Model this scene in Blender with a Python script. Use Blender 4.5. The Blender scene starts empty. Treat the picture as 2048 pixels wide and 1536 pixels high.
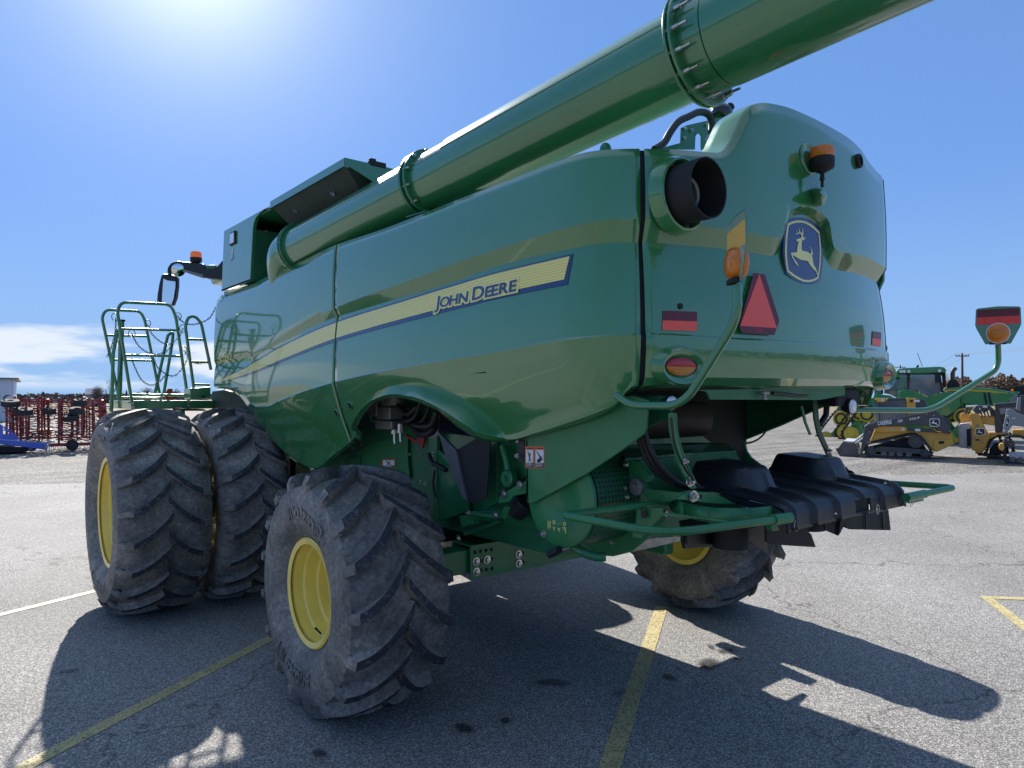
import bpy, bmesh, math, random
from mathutils import Vector, Matrix
random.seed(7)
PI=math.pi
D=bpy.data; SC=bpy.context.scene
# ---------------------------------------------------------------- camera model
F=1410.0; LX=math.atan2(1150,F); HZ=797.0
RX=(math.cos(LX),-math.sin(LX)); FX=(math.sin(LX),math.cos(LX))
def ray(px,py):
    a=(px-1024)/F; b=(HZ-py)/F
    return (a*RX[0]+FX[0], a*RX[1]+FX[1], b)
CAM=(-3.8203,-4.0545,2.0)
def at(px,py,**k):
    d=ray(px,py); (ax,v),=k.items(); i='xyz'.index(ax); t=(v-CAM[i])/d[i]
    return Vector([CAM[j]+d[j]*t for j in range(3)])
def atd(px,py,dep):          # point at a given depth along the view direction
    d=ray(px,py); return Vector([CAM[j]+d[j]*dep for j in range(3)])
def pr(p):
    dx,dy,dz=p[0]-CAM[0],p[1]-CAM[1],p[2]-CAM[2]
    X=dx*RX[0]+dy*RX[1]; Z=dx*FX[0]+dy*FX[1]
    return 1024+F*X/Z, HZ-F*dz/Z
cam=D.cameras.new('camera'); co=D.objects.new('camera',cam); SC.collection.objects.link(co)
cam.sensor_width=36; cam.lens=F/2048*36; cam.shift_y=(HZ-768)/2048; cam.clip_end=3000; cam.clip_start=.05
co.location=CAM; co.rotation_euler=(PI/2,0,-LX); SC.camera=co
SC.view_settings.view_transform='Standard'; SC.view_settings.look='None'
SC.view_settings.exposure=1.5; SC.view_settings.gamma=1
SC.render.resolution_x=1024; SC.render.resolution_y=768
# ---------------------------------------------------------------- light
SUN=Vector((.40,1.56,1)).normalized()
el=math.asin(SUN.z); az=math.atan2(SUN.x,SUN.y)
w=D.worlds.new('World'); SC.world=w; w.use_nodes=True
nt=w.node_tree; N=nt.nodes; L=nt.links
KS=(.56,1.22,3.0)
bg=N['Background']; sky=N.new('ShaderNodeTexSky'); sky.sky_type='NISHITA'; sky.sun_disc=False
sky.sun_elevation=el; sky.sun_rotation=az; sky.air_density=1.0; sky.dust_density=.0; sky.ozone_density=2.6; sky.altitude=200
# low cloud bank near the horizon
tc=N.new('ShaderNodeTexCoord'); sx=N.new('ShaderNodeSeparateXYZ'); L.new(tc.outputs['Generated'],sx.inputs[0])
mp=N.new('ShaderNodeMapping'); mp.inputs['Scale'].default_value=(5.5,5.5,34); mp.inputs['Location'].default_value=(3.1,1.2,.4)
L.new(tc.outputs['Generated'],mp.inputs[0])
nz=N.new('ShaderNodeTexNoise'); nz.inputs['Scale'].default_value=1.0; nz.inputs['Detail'].default_value=7; nz.inputs['Roughness'].default_value=.5
L.new(mp.outputs[0],nz.inputs['Vector'])
def wmath(op,a,b=None,c=None):
    m=N.new('ShaderNodeMath'); m.operation=op
    for i,v in enumerate((a,b,c)):
        if v is None: continue
        if isinstance(v,(int,float)): m.inputs[i].default_value=v
        else: L.new(v,m.inputs[i])
    return m.outputs[0]
def wramp(v,a,b,ta=0.,tb=1.):
    m=N.new('ShaderNodeMapRange'); m.interpolation_type='SMOOTHSTEP'; L.new(v,m.inputs[0])
    for i,x in enumerate((a,b,ta,tb)): m.inputs[i+1].default_value=x
    return m.outputs[0]
zn=wmath('ADD',sx.outputs['Z'],wmath('MULTIPLY',wmath('SUBTRACT',nz.outputs[0],.5),-.09))
band=wmath('MULTIPLY',wramp(sx.outputs['Z'],.006,.024),wramp(zn,.078,.060))
azd=N.new('ShaderNodeVectorMath'); azd.operation='DOT_PRODUCT'; L.new(tc.outputs['Generated'],azd.inputs[0])
lv=ray(60,760); ll=math.hypot(lv[0],lv[1]); azd.inputs[1].default_value=(lv[0]/ll,lv[1]/ll,0)
band=wmath('MULTIPLY',band,wramp(azd.outputs['Value'],.80,.95))
cl=wmath('MULTIPLY',wramp(nz.outputs[0],.33,.50),band)
cl=wmath('MULTIPLY',cl,.8)
# soft shoulder so the sky keeps its colour
va=N.new('ShaderNodeVectorMath'); va.operation='ADD'; L.new(sky.outputs[0],va.inputs[0]); va.inputs[1].default_value=KS
vm=N.new('ShaderNodeVectorMath'); vm.operation='MULTIPLY'; L.new(sky.outputs[0],vm.inputs[0]); vm.inputs[1].default_value=KS
vd=N.new('ShaderNodeVectorMath'); vd.operation='DIVIDE'; L.new(vm.outputs[0],vd.inputs[0]); L.new(va.outputs[0],vd.inputs[1])
mx=N.new('ShaderNodeMix'); mx.data_type='RGBA'; L.new(cl,mx.inputs[0]); # paler air near the horizon and round the sun
mh=N.new('ShaderNodeMix'); mh.data_type='RGBA'; L.new(wmath('MULTIPLY',wramp(sx.outputs['Z'],.30,.0),.62),mh.inputs[0]); L.new(vd.outputs[0],mh.inputs[6]); mh.inputs[7].default_value=(.95,1.45,2.05,1)
sd=N.new('ShaderNodeVectorMath'); sd.operation='DOT_PRODUCT'; L.new(tc.outputs['Generated'],sd.inputs[0]); sd.inputs[1].default_value=tuple(SUN)
gl=wmath('MULTIPLY',wmath('POWER',wmath('MAXIMUM',sd.outputs['Value'],0),32),.62); gl=wmath('ADD',gl,wmath('MULTIPLY',wmath('POWER',wmath('MAXIMUM',sd.outputs['Value'],0),160),1.3))
ga=N.new('ShaderNodeVectorMath'); ga.operation='SCALE'; ga.inputs[0].default_value=(1.15,1.1,.85); L.new(gl,ga.inputs['Scale'])
gs=N.new('ShaderNodeVectorMath'); gs.operation='ADD'; L.new(mh.outputs[2],gs.inputs[0]); L.new(ga.outputs[0],gs.inputs[1])
L.new(gs.outputs[0],mx.inputs[6]); mx.inputs[7].default_value=(2.2,2.3,2.4,1)
# added bright veil overhead, out of view, lifts the light in shaded areas
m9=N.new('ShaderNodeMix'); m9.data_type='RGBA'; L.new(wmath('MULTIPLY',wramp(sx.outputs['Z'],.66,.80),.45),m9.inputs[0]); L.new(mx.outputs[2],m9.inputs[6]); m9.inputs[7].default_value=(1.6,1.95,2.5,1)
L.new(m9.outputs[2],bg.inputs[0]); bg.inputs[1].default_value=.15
sl=D.lights.new('sun','SUN'); sl.energy=3.7; sl.angle=math.radians(.53); sl.color=(1,.95,.88)
so=D.objects.new('sun',sl); SC.collection.objects.link(so); so.rotation_euler=SUN.to_track_quat('Z','Y').to_euler(); so.location=(3,10,12)
# ---------------------------------------------------------------- materials
MATS={}
def mat(name,col,rough=.5,metal=0,coat=0,spec=None,noise=None,bump=None,trans=0,emit=None,ior=None,alpha=None):
    """noise=(scale,amount,detail) varies brightness; bump=(scale,strength,dist)"""
    if name in MATS: return MATS[name]
    m=D.materials.new(name); m.use_nodes=True; n=m.node_tree.nodes; l=m.node_tree.links; b=n['Principled BSDF']
    b.inputs['Base Color'].default_value=(*col,1); b.inputs['Roughness'].default_value=rough; b.inputs['Metallic'].default_value=metal
    b.inputs['Coat Weight'].default_value=coat; b.inputs['Coat Roughness'].default_value=.04; b.inputs['Coat IOR'].default_value=1.65 if coat>=1 else 1.5
    if spec is not None: b.inputs['Specular IOR Level'].default_value=spec
    if ior: b.inputs['IOR'].default_value=ior
    if trans: b.inputs['Transmission Weight'].default_value=trans
    if alpha is not None: b.inputs['Alpha'].default_value=alpha
    if emit: b.inputs['Emission Color'].default_value=(*emit[:3],1); b.inputs['Emission Strength'].default_value=emit[3]
    if noise or bump:
        t=n.new('ShaderNodeTexCoord')
    if noise:
        z=n.new('ShaderNodeTexNoise'); z.inputs['Scale'].default_value=noise[0]; z.inputs['Detail'].default_value=noise[2] if len(noise)>2 else 5; z.inputs['Roughness'].default_value=.6
        l.new(t.outputs['Object'],z.inputs['Vector'])
        mr=n.new('ShaderNodeMapRange'); mr.inputs[1].default_value=.3; mr.inputs[2].default_value=.7; mr.inputs[3].default_value=1-noise[1]; mr.inputs[4].default_value=1+noise[1]
        l.new(z.outputs[0],mr.inputs[0])
        mm=n.new('ShaderNodeMix'); mm.data_type='RGBA'; mm.blend_type='MULTIPLY'; mm.inputs[0].default_value=1; mm.inputs[6].default_value=(*col,1)
        l.new(mr.outputs[0],mm.inputs[7]); l.new(mm.outputs[2],b.inputs['Base Color'])
    if bump:
        z=n.new('ShaderNodeTexNoise'); z.inputs['Scale'].default_value=bump[0]; z.inputs['Detail'].default_value=4
        l.new(t.outputs['Object'],z.inputs['Vector'])
        bp=n.new('ShaderNodeBump'); bp.inputs['Strength'].default_value=bump[1]; bp.inputs['Distance'].default_value=bump[2]
        l.new(z.outputs[0],bp.inputs['Height']); l.new(bp.outputs[0],b.inputs['Normal'])
    MATS[name]=m; return m
GREEN=mat('green_paint',(.026,.190,.066),.32,coat=1,noise=(1.3,.10,6),bump=(1.6,.06,.012))
GREENP=mat('green_panel',(.036,.205,.060),.22,coat=1,noise=(.8,.07,6),bump=(1.1,.05,.014))
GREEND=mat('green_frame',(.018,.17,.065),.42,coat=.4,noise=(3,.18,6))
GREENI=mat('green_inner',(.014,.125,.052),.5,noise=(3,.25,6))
YEL=mat('yellow_paint',(.88,.68,.13),.33,coat=.5,noise=(4,.10,6))
DECY=None
BLUE=mat('decal_blue',(.012,.028,.13),.25,coat=.6)
DYEL=mat('decal_yellow',(.85,.78,.22),.28,coat=.6)
BLK=mat('black_plastic',(.014,.015,.019),.42,noise=(8,.25,6),bump=(60,.1,.002))
BLKG=mat('black_gloss',(.010,.010,.012),.18,coat=.5)
BLKM=mat('black_matte',(.012,.012,.013),.7,noise=(6,.3))
HOSE=mat('hose_rubber',(.017,.017,.019),.5)
STEEL=mat('zinc_steel',(.55,.55,.53),.28,metal=1,noise=(30,.2))
GALV=mat('bare_metal',(.33,.32,.30),.45,metal=.8,noise=(12,.25))
CHROME=mat('mirror_glass',(.8,.82,.85),.02,metal=1)
REDR=mat('reflex_red',(.85,.05,.04),.35,noise=(60,.1))
REDD=mat('reflex_dark_red',(.13,.008,.022),.35,noise=(60,.1))
ORNG=mat('fluorescent_orange',(1.0,.11,.07),.4)
def lens(name,col):
    m=mat(name,col,.2,coat=1,noise=(90,.15,2),bump=(120,.4,.002)); n=m.node_tree.nodes; l=m.node_tree.links; b=n['Principled BSDF']
    tr=n.new('ShaderNodeBsdfTranslucent'); tr.inputs[0].default_value=(*col,1); ms=n.new('ShaderNodeMixShader'); ms.inputs[0].default_value=.45; l.new(b.outputs[0],ms.inputs[1]); l.new(tr.outputs[0],ms.inputs[2]); l.new(ms.outputs[0],n['Material Output'].inputs[0]); return m
AMB=lens('amber_lens',(1.0,.33,.02))
REDL=lens('red_lens',(.85,.03,.05))
WHT=mat('white_label',(.75,.75,.74),.5)
LBLO=mat('label_orange',(.75,.16,.04),.5)
INK=mat('label_ink',(.015,.015,.02),.5)
LAMP=mat('lamp_lens',(.80,.82,.84),.16,coat=1,noise=(40,.2))
GREYM=mat('grey_metal',(.20,.20,.19),.45,metal=.5,noise=(10,.3))
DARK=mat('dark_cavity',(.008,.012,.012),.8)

def rubber():
    m=D.materials.new('tyre_rubber'); m.use_nodes=True; n=m.node_tree.nodes; l=m.node_tree.links; b=n['Principled BSDF']
    t=n.new('ShaderNodeTexCoord')
    z=n.new('ShaderNodeTexNoise'); z.inputs['Scale'].default_value=2.6; z.inputs['Detail'].default_value=9; z.inputs['Roughness'].default_value=.68; z.inputs['Distortion'].default_value=.8
    l.new(t.outputs['Object'],z.inputs['Vector'])
    r=n.new('ShaderNodeValToRGB'); r.color_ramp.elements[0].position=.36; r.color_ramp.elements[0].color=(.105,.101,.097,1)
    r.color_ramp.elements[1].position=.74; r.color_ramp.elements[1].color=(.36,.32,.26,1)
    e=r.color_ramp.elements.new(.55); e.color=(.20,.188,.172,1)
    l.new(z.outputs[0],r.inputs[0])
    # scuffed pale scratches
    s=n.new('ShaderNodeTexNoise'); s.inputs['Scale'].default_value=34; s.inputs['Detail'].default_value=6; s.inputs['Roughness'].default_value=.75
    l.new(t.outputs['Object'],s.inputs['Vector'])
    mr=n.new('ShaderNodeMapRange'); mr.inputs[1].default_value=.42; mr.inputs[2].default_value=.72; mr.inputs[3].default_value=.72; mr.inputs[4].default_value=1.7; l.new(s.outputs[0],mr.inputs[0])
    mm=n.new('ShaderNodeMix'); mm.data_type='RGBA'; mm.blend_type='MULTIPLY'; mm.inputs[0].default_value=1
    l.new(r.outputs[0],mm.inputs[6]); l.new(mr.outputs[0],mm.inputs[7]); l.new(mm.outputs[2],b.inputs['Base Color'])
    b.inputs['Roughness'].default_value=.62
    bp=n.new('ShaderNodeBump'); bp.inputs['Strength'].default_value=.8; bp.inputs['Distance'].default_value=.006
    l.new(s.outputs[0],bp.inputs['Height']); l.new(bp.outputs[0],b.inputs['Normal'])
    return m
RUB=rubber()
def lugmat():
    m=D.materials.new('tyre_lug_face'); m.use_nodes=True; n=m.node_tree.nodes; l=m.node_tree.links; b=n['Principled BSDF']
    t=n.new('ShaderNodeTexCoord'); s=n.new('ShaderNodeTexNoise'); s.inputs['Scale'].default_value=26; s.inputs['Detail'].default_value=7; s.inputs['Roughness'].default_value=.8
    l.new(t.outputs['Object'],s.inputs['Vector']); r=n.new('ShaderNodeValToRGB')
    r.color_ramp.elements[0].position=.52; r.color_ramp.elements[0].color=(.018,.022,.032,1); r.color_ramp.elements[1].position=.74; r.color_ramp.elements[1].color=(.22,.215,.21,1)
    l.new(s.outputs[0],r.inputs[0]); l.new(r.outputs[0],b.inputs['Base Color']); b.inputs['Roughness'].default_value=.7
    bp=n.new('ShaderNodeBump'); bp.inputs['Strength'].default_value=.6; bp.inputs['Distance'].default_value=.004
    l.new(s.outputs[0],bp.inputs['Height']); l.new(bp.outputs[0],b.inputs['Normal']); return m
LUGM=lugmat()
# ---------------------------------------------------------------- mesh helpers
class MB:
    def __init__(s): s.v=[]; s.f=[]; s.m=[]; s.uv={}
    def add(s,vs,fs,mi=0,M=None):
        o=len(s.v)
        for q in vs:
            q=Vector(q)
            s.v.append(M@q if M else q)
        for f in fs: s.f.append(tuple(i+o for i in f)); s.m.append(mi)
        return s
    def box(s,c,d,mi=0,M=None,rz=0,ry=0,rx=0):
        R=Matrix.Translation(Vector(c))@Matrix.Rotation(rz,4,'Z')@Matrix.Rotation(ry,4,'Y')@Matrix.Rotation(rx,4,'X')
        x,y,z=d[0]/2,d[1]/2,d[2]/2
        vs=[R@Vector(q) for q in ((-x,-y,-z),(x,-y,-z),(x,y,-z),(-x,y,-z),(-x,-y,z),(x,-y,z),(x,y,z),(-x,y,z))]
        return s.add(vs,[(0,3,2,1),(4,5,6,7),(0,1,5,4),(1,2,6,5),(2,3,7,6),(3,0,4,7)],mi,M)
    def tube(s,pts,r,n=10,mi=0,cap=True,closed=False):
        pts=[Vector(p) for p in pts]; rs=r if isinstance(r,(list,tuple)) else [r]*len(pts)
        k=len(pts); prev=None; o=len(s.v)
        for i,p in enumerate(pts):
            if closed: t=(pts[(i+1)%k]-pts[i-1])
            else: t=(pts[min(i+1,k-1)]-pts[max(i-1,0)])
            t.normalize()
            if prev is None: a=t.orthogonal().normalized()
            else:
                a=prev-t*prev.dot(t); a=a.normalized() if a.length>1e-6 else t.orthogonal().normalized()
            prev=a; b=t.cross(a)
            # widen at bends
            for j in range(n):
                g=2*PI*j/n; s.v.append(p+(a*math.cos(g)+b*math.sin(g))*rs[i])
        seg=k if closed else k-1
        for i in range(seg):
            for j in range(n):
                a0=o+i*n+j; a1=o+i*n+(j+1)%n; b0=o+((i+1)%k)*n+j; b1=o+((i+1)%k)*n+(j+1)%n
                s.f.append((a0,a1,b1,b0)); s.m.append(mi)
        if cap and not closed:
            s.f.append(tuple(o+j for j in range(n))[::-1]); s.m.append(mi)
            s.f.append(tuple(o+(k-1)*n+j for j in range(n))); s.m.append(mi)
        return s
    def cyl(s,a,b,r,n=20,mi=0,r2=None):
        return s.tube([a,b],[r,r if r2 is None else r2],n,mi)
    def lathe(s,prof,c,axis,n=32,mi=0,closed=False):
        """prof: (along axis, radius)"""
        ax=Vector(axis).normalized(); a=ax.orthogonal().normalized(); b=ax.cross(a); c=Vector(c); o=len(s.v); k=len(prof)
        for (h,r) in prof:
            for j in range(n):
                g=2*PI*j/n; s.v.append(c+ax*h+(a*math.cos(g)+b*math.sin(g))*max(r,1e-4))
        for i in range(k-1 if not closed else k):
            i2=(i+1)%k
            for j in range(n):
                s.f.append((o+i*n+j,o+i*n+(j+1)%n,o+i2*n+(j+1)%n,o+i2*n+j)); s.m.append(mi)
        return s
    def prism(s,poly,d,mi=0):
        """poly: list of 3D points (planar), extruded by vector d"""
        poly=[Vector(p) for p in poly]; d=Vector(d); n=len(poly)
        vs=poly+[p+d for p in poly]
        fs=[tuple(range(n))[::-1],tuple(range(n,2*n))]+[(i,(i+1)%n,n+(i+1)%n,n+i) for i in range(n)]
        return s.add(vs,fs,mi)
    def ball(s,c,r,mi=0,n=12,sc=(1,1,1)):
        o=len(s.v); c=Vector(c)
        for i in range(1,n//2):
            t=PI*i/(n//2)
            for j in range(n):
                g=2*PI*j/n; s.v.append(c+Vector((math.sin(t)*math.cos(g)*sc[0],math.sin(t)*math.sin(g)*sc[1],math.cos(t)*sc[2]))*r)
        R=n//2-1
        for i in range(R-1):
            for j in range(n): s.f.append((o+i*n+j,o+(i+1)*n+j,o+(i+1)*n+(j+1)%n,o+i*n+(j+1)%n)); s.m.append(mi)
        s.v.append(c+Vector((0,0,r*sc[2]))); s.v.append(c-Vector((0,0,r*sc[2])))
        for j in range(n):
            s.f.append((o+j,o+(j+1)%n,len(s.v)-2)); s.m.append(mi)
            s.f.append((o+(R-1)*n+(j+1)%n,o+(R-1)*n+j,len(s.v)-1)); s.m.append(mi)
        return s
    def build(s,name,mats,parent=None,smooth=35,bevel=0,solid=0,loc=None,recalc=True,segs=2):
        me=D.meshes.new(name); me.from_pydata([tuple(v) for v in s.v],[],s.f)
        mats=mats if isinstance(mats,(list,tuple)) else [mats]
        for m in mats: me.materials.append(m)
        for p,mi in zip(me.polygons,s.m): p.material_index=mi
        bm=bmesh.new(); bm.from_mesh(me)
        if recalc: bmesh.ops.recalc_face_normals(bm,faces=bm.faces)
        th=math.radians(smooth)
        for f in bm.faces: f.smooth=smooth>0
        for e in bm.edges:
            if len(e.link_faces)==2 and e.calc_face_angle(0)>th: e.smooth=False
        bm.to_mesh(me); bm.free(); me.validate()
        o=D.objects.new(name,me); SC.collection.objects.link(o)
        if parent: o.parent=parent
        if loc: o.location=loc
        if solid:
            md=o.modifiers.new('solid','SOLIDIFY'); md.thickness=solid; md.offset=-1
        if bevel:
            md=o.modifiers.new('bevel','BEVEL'); md.width=bevel; md.segments=segs; md.limit_method='ANGLE'; md.angle_limit=math.radians(40); md.harden_normals=True
        return o
def empty(name,loc=(0,0,0),rz=0):
    o=D.objects.new(name,None); SC.collection.objects.link(o); o.location=loc; o.rotation_euler=(0,0,rz); o.empty_display_size=.3; return o
def tag(o,label=None,cat=None,group=None,kind=None):
    if label: o['label']=label
    if cat: o['category']=cat
    if group: o['group']=group
    if kind: o['kind']=kind
    return o
def fillet(pts,r,n=6):
    pts=[Vector(p) for p in pts]; out=[pts[0]]
    for i in range(1,len(pts)-1):
        a,b,c=pts[i-1],pts[i],pts[i+1]; d1=(a-b); d2=(c-b); rr=min(r,d1.length*.49,d2.length*.49)
        p1=b+d1.normalized()*rr; p2=b+d2.normalized()*rr
        for k in range(n+1):
            t=k/n; out.append(p1*(1-t)**2+b*2*t*(1-t)+p2*t*t)
    out.append(pts[-1]); return out
def smoothpts(pts,n=8):
    pts=[Vector(p) for p in pts]; out=[]
    for i in range(len(pts)-1):
        p0=pts[max(i-1,0)];p1=pts[i];p2=pts[i+1];p3=pts[min(i+2,len(pts)-1)]
        for k in range(n):
            t=k/n; out.append(.5*((2*p1)+(p2-p0)*t+(2*p0-5*p1+4*p2-p3)*t*t+(3*p1-p0-3*p2+p3)*t**3))
    out.append(pts[-1]); return out
def bolt(mb,p,d,r=.013,h=.014,mi=0):
    p=Vector(p); d=Vector(d).normalized()
    mb.cyl(p,p+d*h*.3,r*1.5,12,mi); mb.cyl(p+d*h*.3,p+d*h,r,6,mi); mb.cyl(p+d*h,p+d*h*1.5,r*.5,8,mi)
def textpolys(txt,size=1.0,offset=0,res=3,align='LEFT'):
    """built-in font -> list of (verts2d, faces)"""
    c=D.curves.new('txt','FONT'); c.body=txt; c.size=size; c.offset=offset; c.resolution_u=res; c.align_x=align; c.fill_mode='FRONT' if False else 'BOTH'
    c.extrude=0
    o=D.objects.new('txt',c); SC.collection.objects.link(o)
    dg=bpy.context.evaluated_depsgraph_get(); me=D.meshes.new_from_object(o.evaluated_get(dg))
    vs=[v.co.copy() for v in me.vertices]; fs=[tuple(p.vertices) for p in me.polygons]
    D.objects.remove(o); D.curves.remove(c); D.meshes.remove(me)
    return vs,fs
def put_text(mb,txt,fn,size=1,offset=0,mi=0,x0=0,sx=1):
    vs,fs=textpolys(txt,size,offset)
    mb.add([fn(x0+v.x*sx,v.y) for v in vs],fs,mi)
    return x0+max(v.x for v in vs)*sx if vs else x0
# ================================================================ COMBINE HARVESTER
CB=empty('combine_harvester'); tag(CB,'huge green combine harvester with yellow side stripe and folded unloading auger','combine harvester')
# ---- plan path of the bodywork, from the front left, round the rear, to the right side
def bez(p0,p1,p2,p3,n):
    r=[]
    for i in range(n+1):
        t=i/n; u=1-t
        r.append((p0[0]*u**3+3*p1[0]*u*u*t+3*p2[0]*u*t*t+p3[0]*t**3, p0[1]*u**3+3*p1[1]*u*u*t+3*p2[1]*u*t*t+p3[1]*t**3))
    return r
yl=4.16; PATH=[(-1.42,yl-i*.1) for i in range(int((yl+1.42)/.1))]
PATH+=bez((-1.42,-1.46),(-1.42,-1.72),(-1.36,-1.91),(-1.10,-1.955),24)
PATH+=[(x/40.*1.1,-2.05+.095*(x/40.)**2) for x in range(-38,39,2)]
PATH+=[(-a,b) for a,b in reversed(bez((-1.42,-1.46),(-1.42,-1.76),(-1.36,-1.93),(-1.10,-1.955),24))]
PATH+=[(1.42,-1.6+i*.3) for i in range(1,17)]
PV=[Vector(p) for p in PATH]; PS=[0]
for a,b in zip(PV,PV[1:]): PS.append(PS[-1]+(b-a).length)
PN=[]
for i in range(len(PV)):
    t=(PV[min(i+1,len(PV)-1)]-PV[max(i-1,0)]).normalized(); PN.append(Vector((t.y,-t.x)) if False else Vector((t.y,-t.x)))
# travelling +y -> -y on the left side: tangent (0,-1), outward (-1,0) = (t.y,-t.x)
SEND=PS[-1]
def pth(s,off=0):
    s=max(0,min(SEND-1e-6,s)); lo,hi=0,len(PS)-1
    while hi-lo>1:
        m=(lo+hi)//2
        if PS[m]<=s: lo=m
        else: hi=m
    t=(s-PS[lo])/(PS[lo+1]-PS[lo]); p=PV[lo].lerp(PV[lo+1],t); n=PN[lo].lerp(PN[lo+1],t).normalized()
    return p+n*off,n
def hit(px,py,off=0):
    """pixel ray on the vertical sheet over the path -> (s,z)"""
    d=ray(px,py); best=None; o=Vector(CAM[:2]); dd=Vector(d[:2])
    Q=[PV[i]+PN[i]*off for i in range(len(PV))]
    for i in range(len(Q)-1):
        e=Q[i+1]-Q[i]; den=dd.x*e.y-dd.y*e.x
        if abs(den)<1e-9: continue
        w_=Q[i]-o; t=(w_.x*e.y-w_.y*e.x)/den; u=(w_.x*dd.y-w_.y*dd.x)/den
        if t>0 and -1e-6<=u<=1+1e-6 and (best is None or t<best[0]): best=(t,PS[i]+u*(PS[i+1]-PS[i]))
    if best is None: return None
    return best[1],CAM[2]+d[2]*best[0]
def pchip(xs,ys):
    n=len(xs); h=[xs[i+1]-xs[i] for i in range(n-1)]; dl=[(ys[i+1]-ys[i])/h[i] for i in range(n-1)]; m=[0]*n
    m[0]=dl[0]; m[-1]=dl[-1]
    for i in range(1,n-1):
        if dl[i-1]*dl[i]<=0: m[i]=0
        else:
            w1=2*h[i]+h[i-1]; w2=h[i]+2*h[i-1]; m[i]=(w1+w2)/(w1/dl[i-1]+w2/dl[i])
    def f(x):
        if x<=xs[0]: return ys[0]
        if x>=xs[-1]: return ys[-1]
        lo,hi=0,n-1
        while hi-lo>1:
            k=(lo+hi)//2
            if xs[k]<=x: lo=k
            else: hi=k
        t=(x-xs[lo])/h[lo]; t2=t*t;t3=t2*t
        return (2*t3-3*t2+1)*ys[lo]+(t3-2*t2+t)*h[lo]*m[lo]+(-2*t3+3*t2)*ys[hi]+(t3-t2)*h[lo]*m[hi]
    return f
def curve(pts,off=0):
    q=[]
    for p in pts:
        h=hit(p[0],p[1],off if len(p)<3 else p[2])
        if h: q.append(h)
    q.sort(); r=[q[0]]
    for a in q[1:]:
        if a[0]-r[-1][0]>.004: r.append(a)
    return pchip([a[0] for a in r],[a[1] for a in r])
s_seam1=hit(669,560)[0]; s_seam2=hit(1286,330)[0]; s_right=hit(1764,450,0)
s_right=s_right[0] if s_right else 9.
sC=PS[PATH.index((0.0,-2.05))]
S_RT=2*sC-s_seam2+.0
print('seams',s_seam1,s_seam2,sC,S_RT,s_right)
cT=curve([(431,622),(433,606),(438,597),(447,590),(510,566),(520,560),(535,552.5),(600,524),(668,491),(780,452.5),(860,421),(947.5,386.5),(1040,351),(1100,327),(1135,314.5),(1161,306.6),(1199,300),(1240,297.5),(1285,297),(1330,298),(1380,301),(1416,304),(1440,305),(1457,298),(1472,280),(1487,248),(1500,220),(1514,207),(1538,206),(1589,219),(1649,247),(1694,273),(1721,297),(1739,324),(1754,343),(1768,358)],-.015)
K1=[(423,758),(504,711),(582,664),(665.6,618),(720,596),(816.7,562),(932,519),(1063.7,476.5),(1140.6,454),(1176,445),(1227,439),(1280,437.5),(1300,438),(1360,443),(1410,452),(1454.6,458.6),(1499.6,466),(1540,474),(1557,474),(1564,466),(1569,450),(1574,432),(1580,423),(1592,416),(1607,412),(1622,415),(1637,422),(1650,433),(1658,444),(1662,462),(1665,484),(1670,497),(1680,503),(1700,507),(1739,517),(1764,532)]
c1=curve(K1)
K2=[(424,759),(504,722),(582,679),(673,636),(735,616),(816,592),(895,568),(1019.8,526),(1085.7,509.5),(1148,496),(1206.6,486),(1250,485),(1275,485.6),(1330,487),(1400,493),(1454.6,499),(1502.6,506),(1535,511),(1550,510),(1558,502),(1564,480),(1569,455),(1573,441),(1580,434),(1590,430.5),(1602,429),(1612,431),(1625,438),(1636,447),(1643,456),(1648,480),(1651,505),(1656,526),(1664,537),(1680,541),(1709,546),(1735,555),(1757,564)]
c2=curve(K2,-.05)
c3=curve([(423,764),(449,771),(470,775),(488.5,787),(504,806),(515,812),(530,812),(560,800),(600,784),(671,762),(738.5,746),(816.7,730.6),(900,716),(998,699.6),(1119,677.6),(1200,670),(1250,667.5),(1285,666),(1376,669),(1464,675),(1550,679),(1639.5,685),(1700,692),(1755,699)])
cA1=curve([(423,774),(449.5,774.5),(470,779),(488.5,792),(504,820),(530,862),(556,900),(575,922),(593,932),(650,900),(697,866),(704,848),(720,823),(737,801),(764,783),(802,771),(838,772),(873,785),(914,809),(955,847.5),(976,868),(990,870),(1050,856),(1120,836),(1200,811),(1235,795),(1253,777),(1268,757),(1400,756),(1500,757),(1600,758),(1750,757)],-.08)
cA2=curve([(423,777),(449.5,775.5),(470,780),(488.5,793.5),(504,822),(530,865),(556,904),(575,926),(593,938),(650,905),(697,870),(708,860),(720,843),(737,823),(764,801),(808,788.5),(846,794),(887,813),(928,845),(955,866),(976,876),(990,880),(1050,866),(1120,845),(1200,819),(1235,802),(1253,782),(1268,772),(1400,771),(1500,772),(1600,772),(1750,771)],-.05)
cB=curve([(423,781),(449.5,777),(470,781),(488.5,795),(504,824),(530,868),(556,908),(575,930),(593,944),(650,909),(697,880),(707,883),(718,850),(737,830),(770,806),(808,796),(846,802),(887,821),(928,857),(955,877),(976,884),(990,885),(1050,873),(1120,853),(1200,826),(1235,808),(1253,788),(1268,783),(1400,781),(1500,782),(1600,783),(1750,782)],-.10)
sArch0=hit(705,850,-.05)[0]; sArch1=hit(980,876,-.05)[0]; sRear=s_seam2
def sm(x,a,b):
    t=max(0,min(1,(x-a)/(b-a))); return t*t*(3-2*t)
NOTCH=(1536,1690)
def strip(pts): return [p for p in pts if not (NOTCH[0]<p[0]<NOTCH[1])]
c1b=curve(strip(K1)); c2b=curve(strip(K2),-.05)
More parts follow.
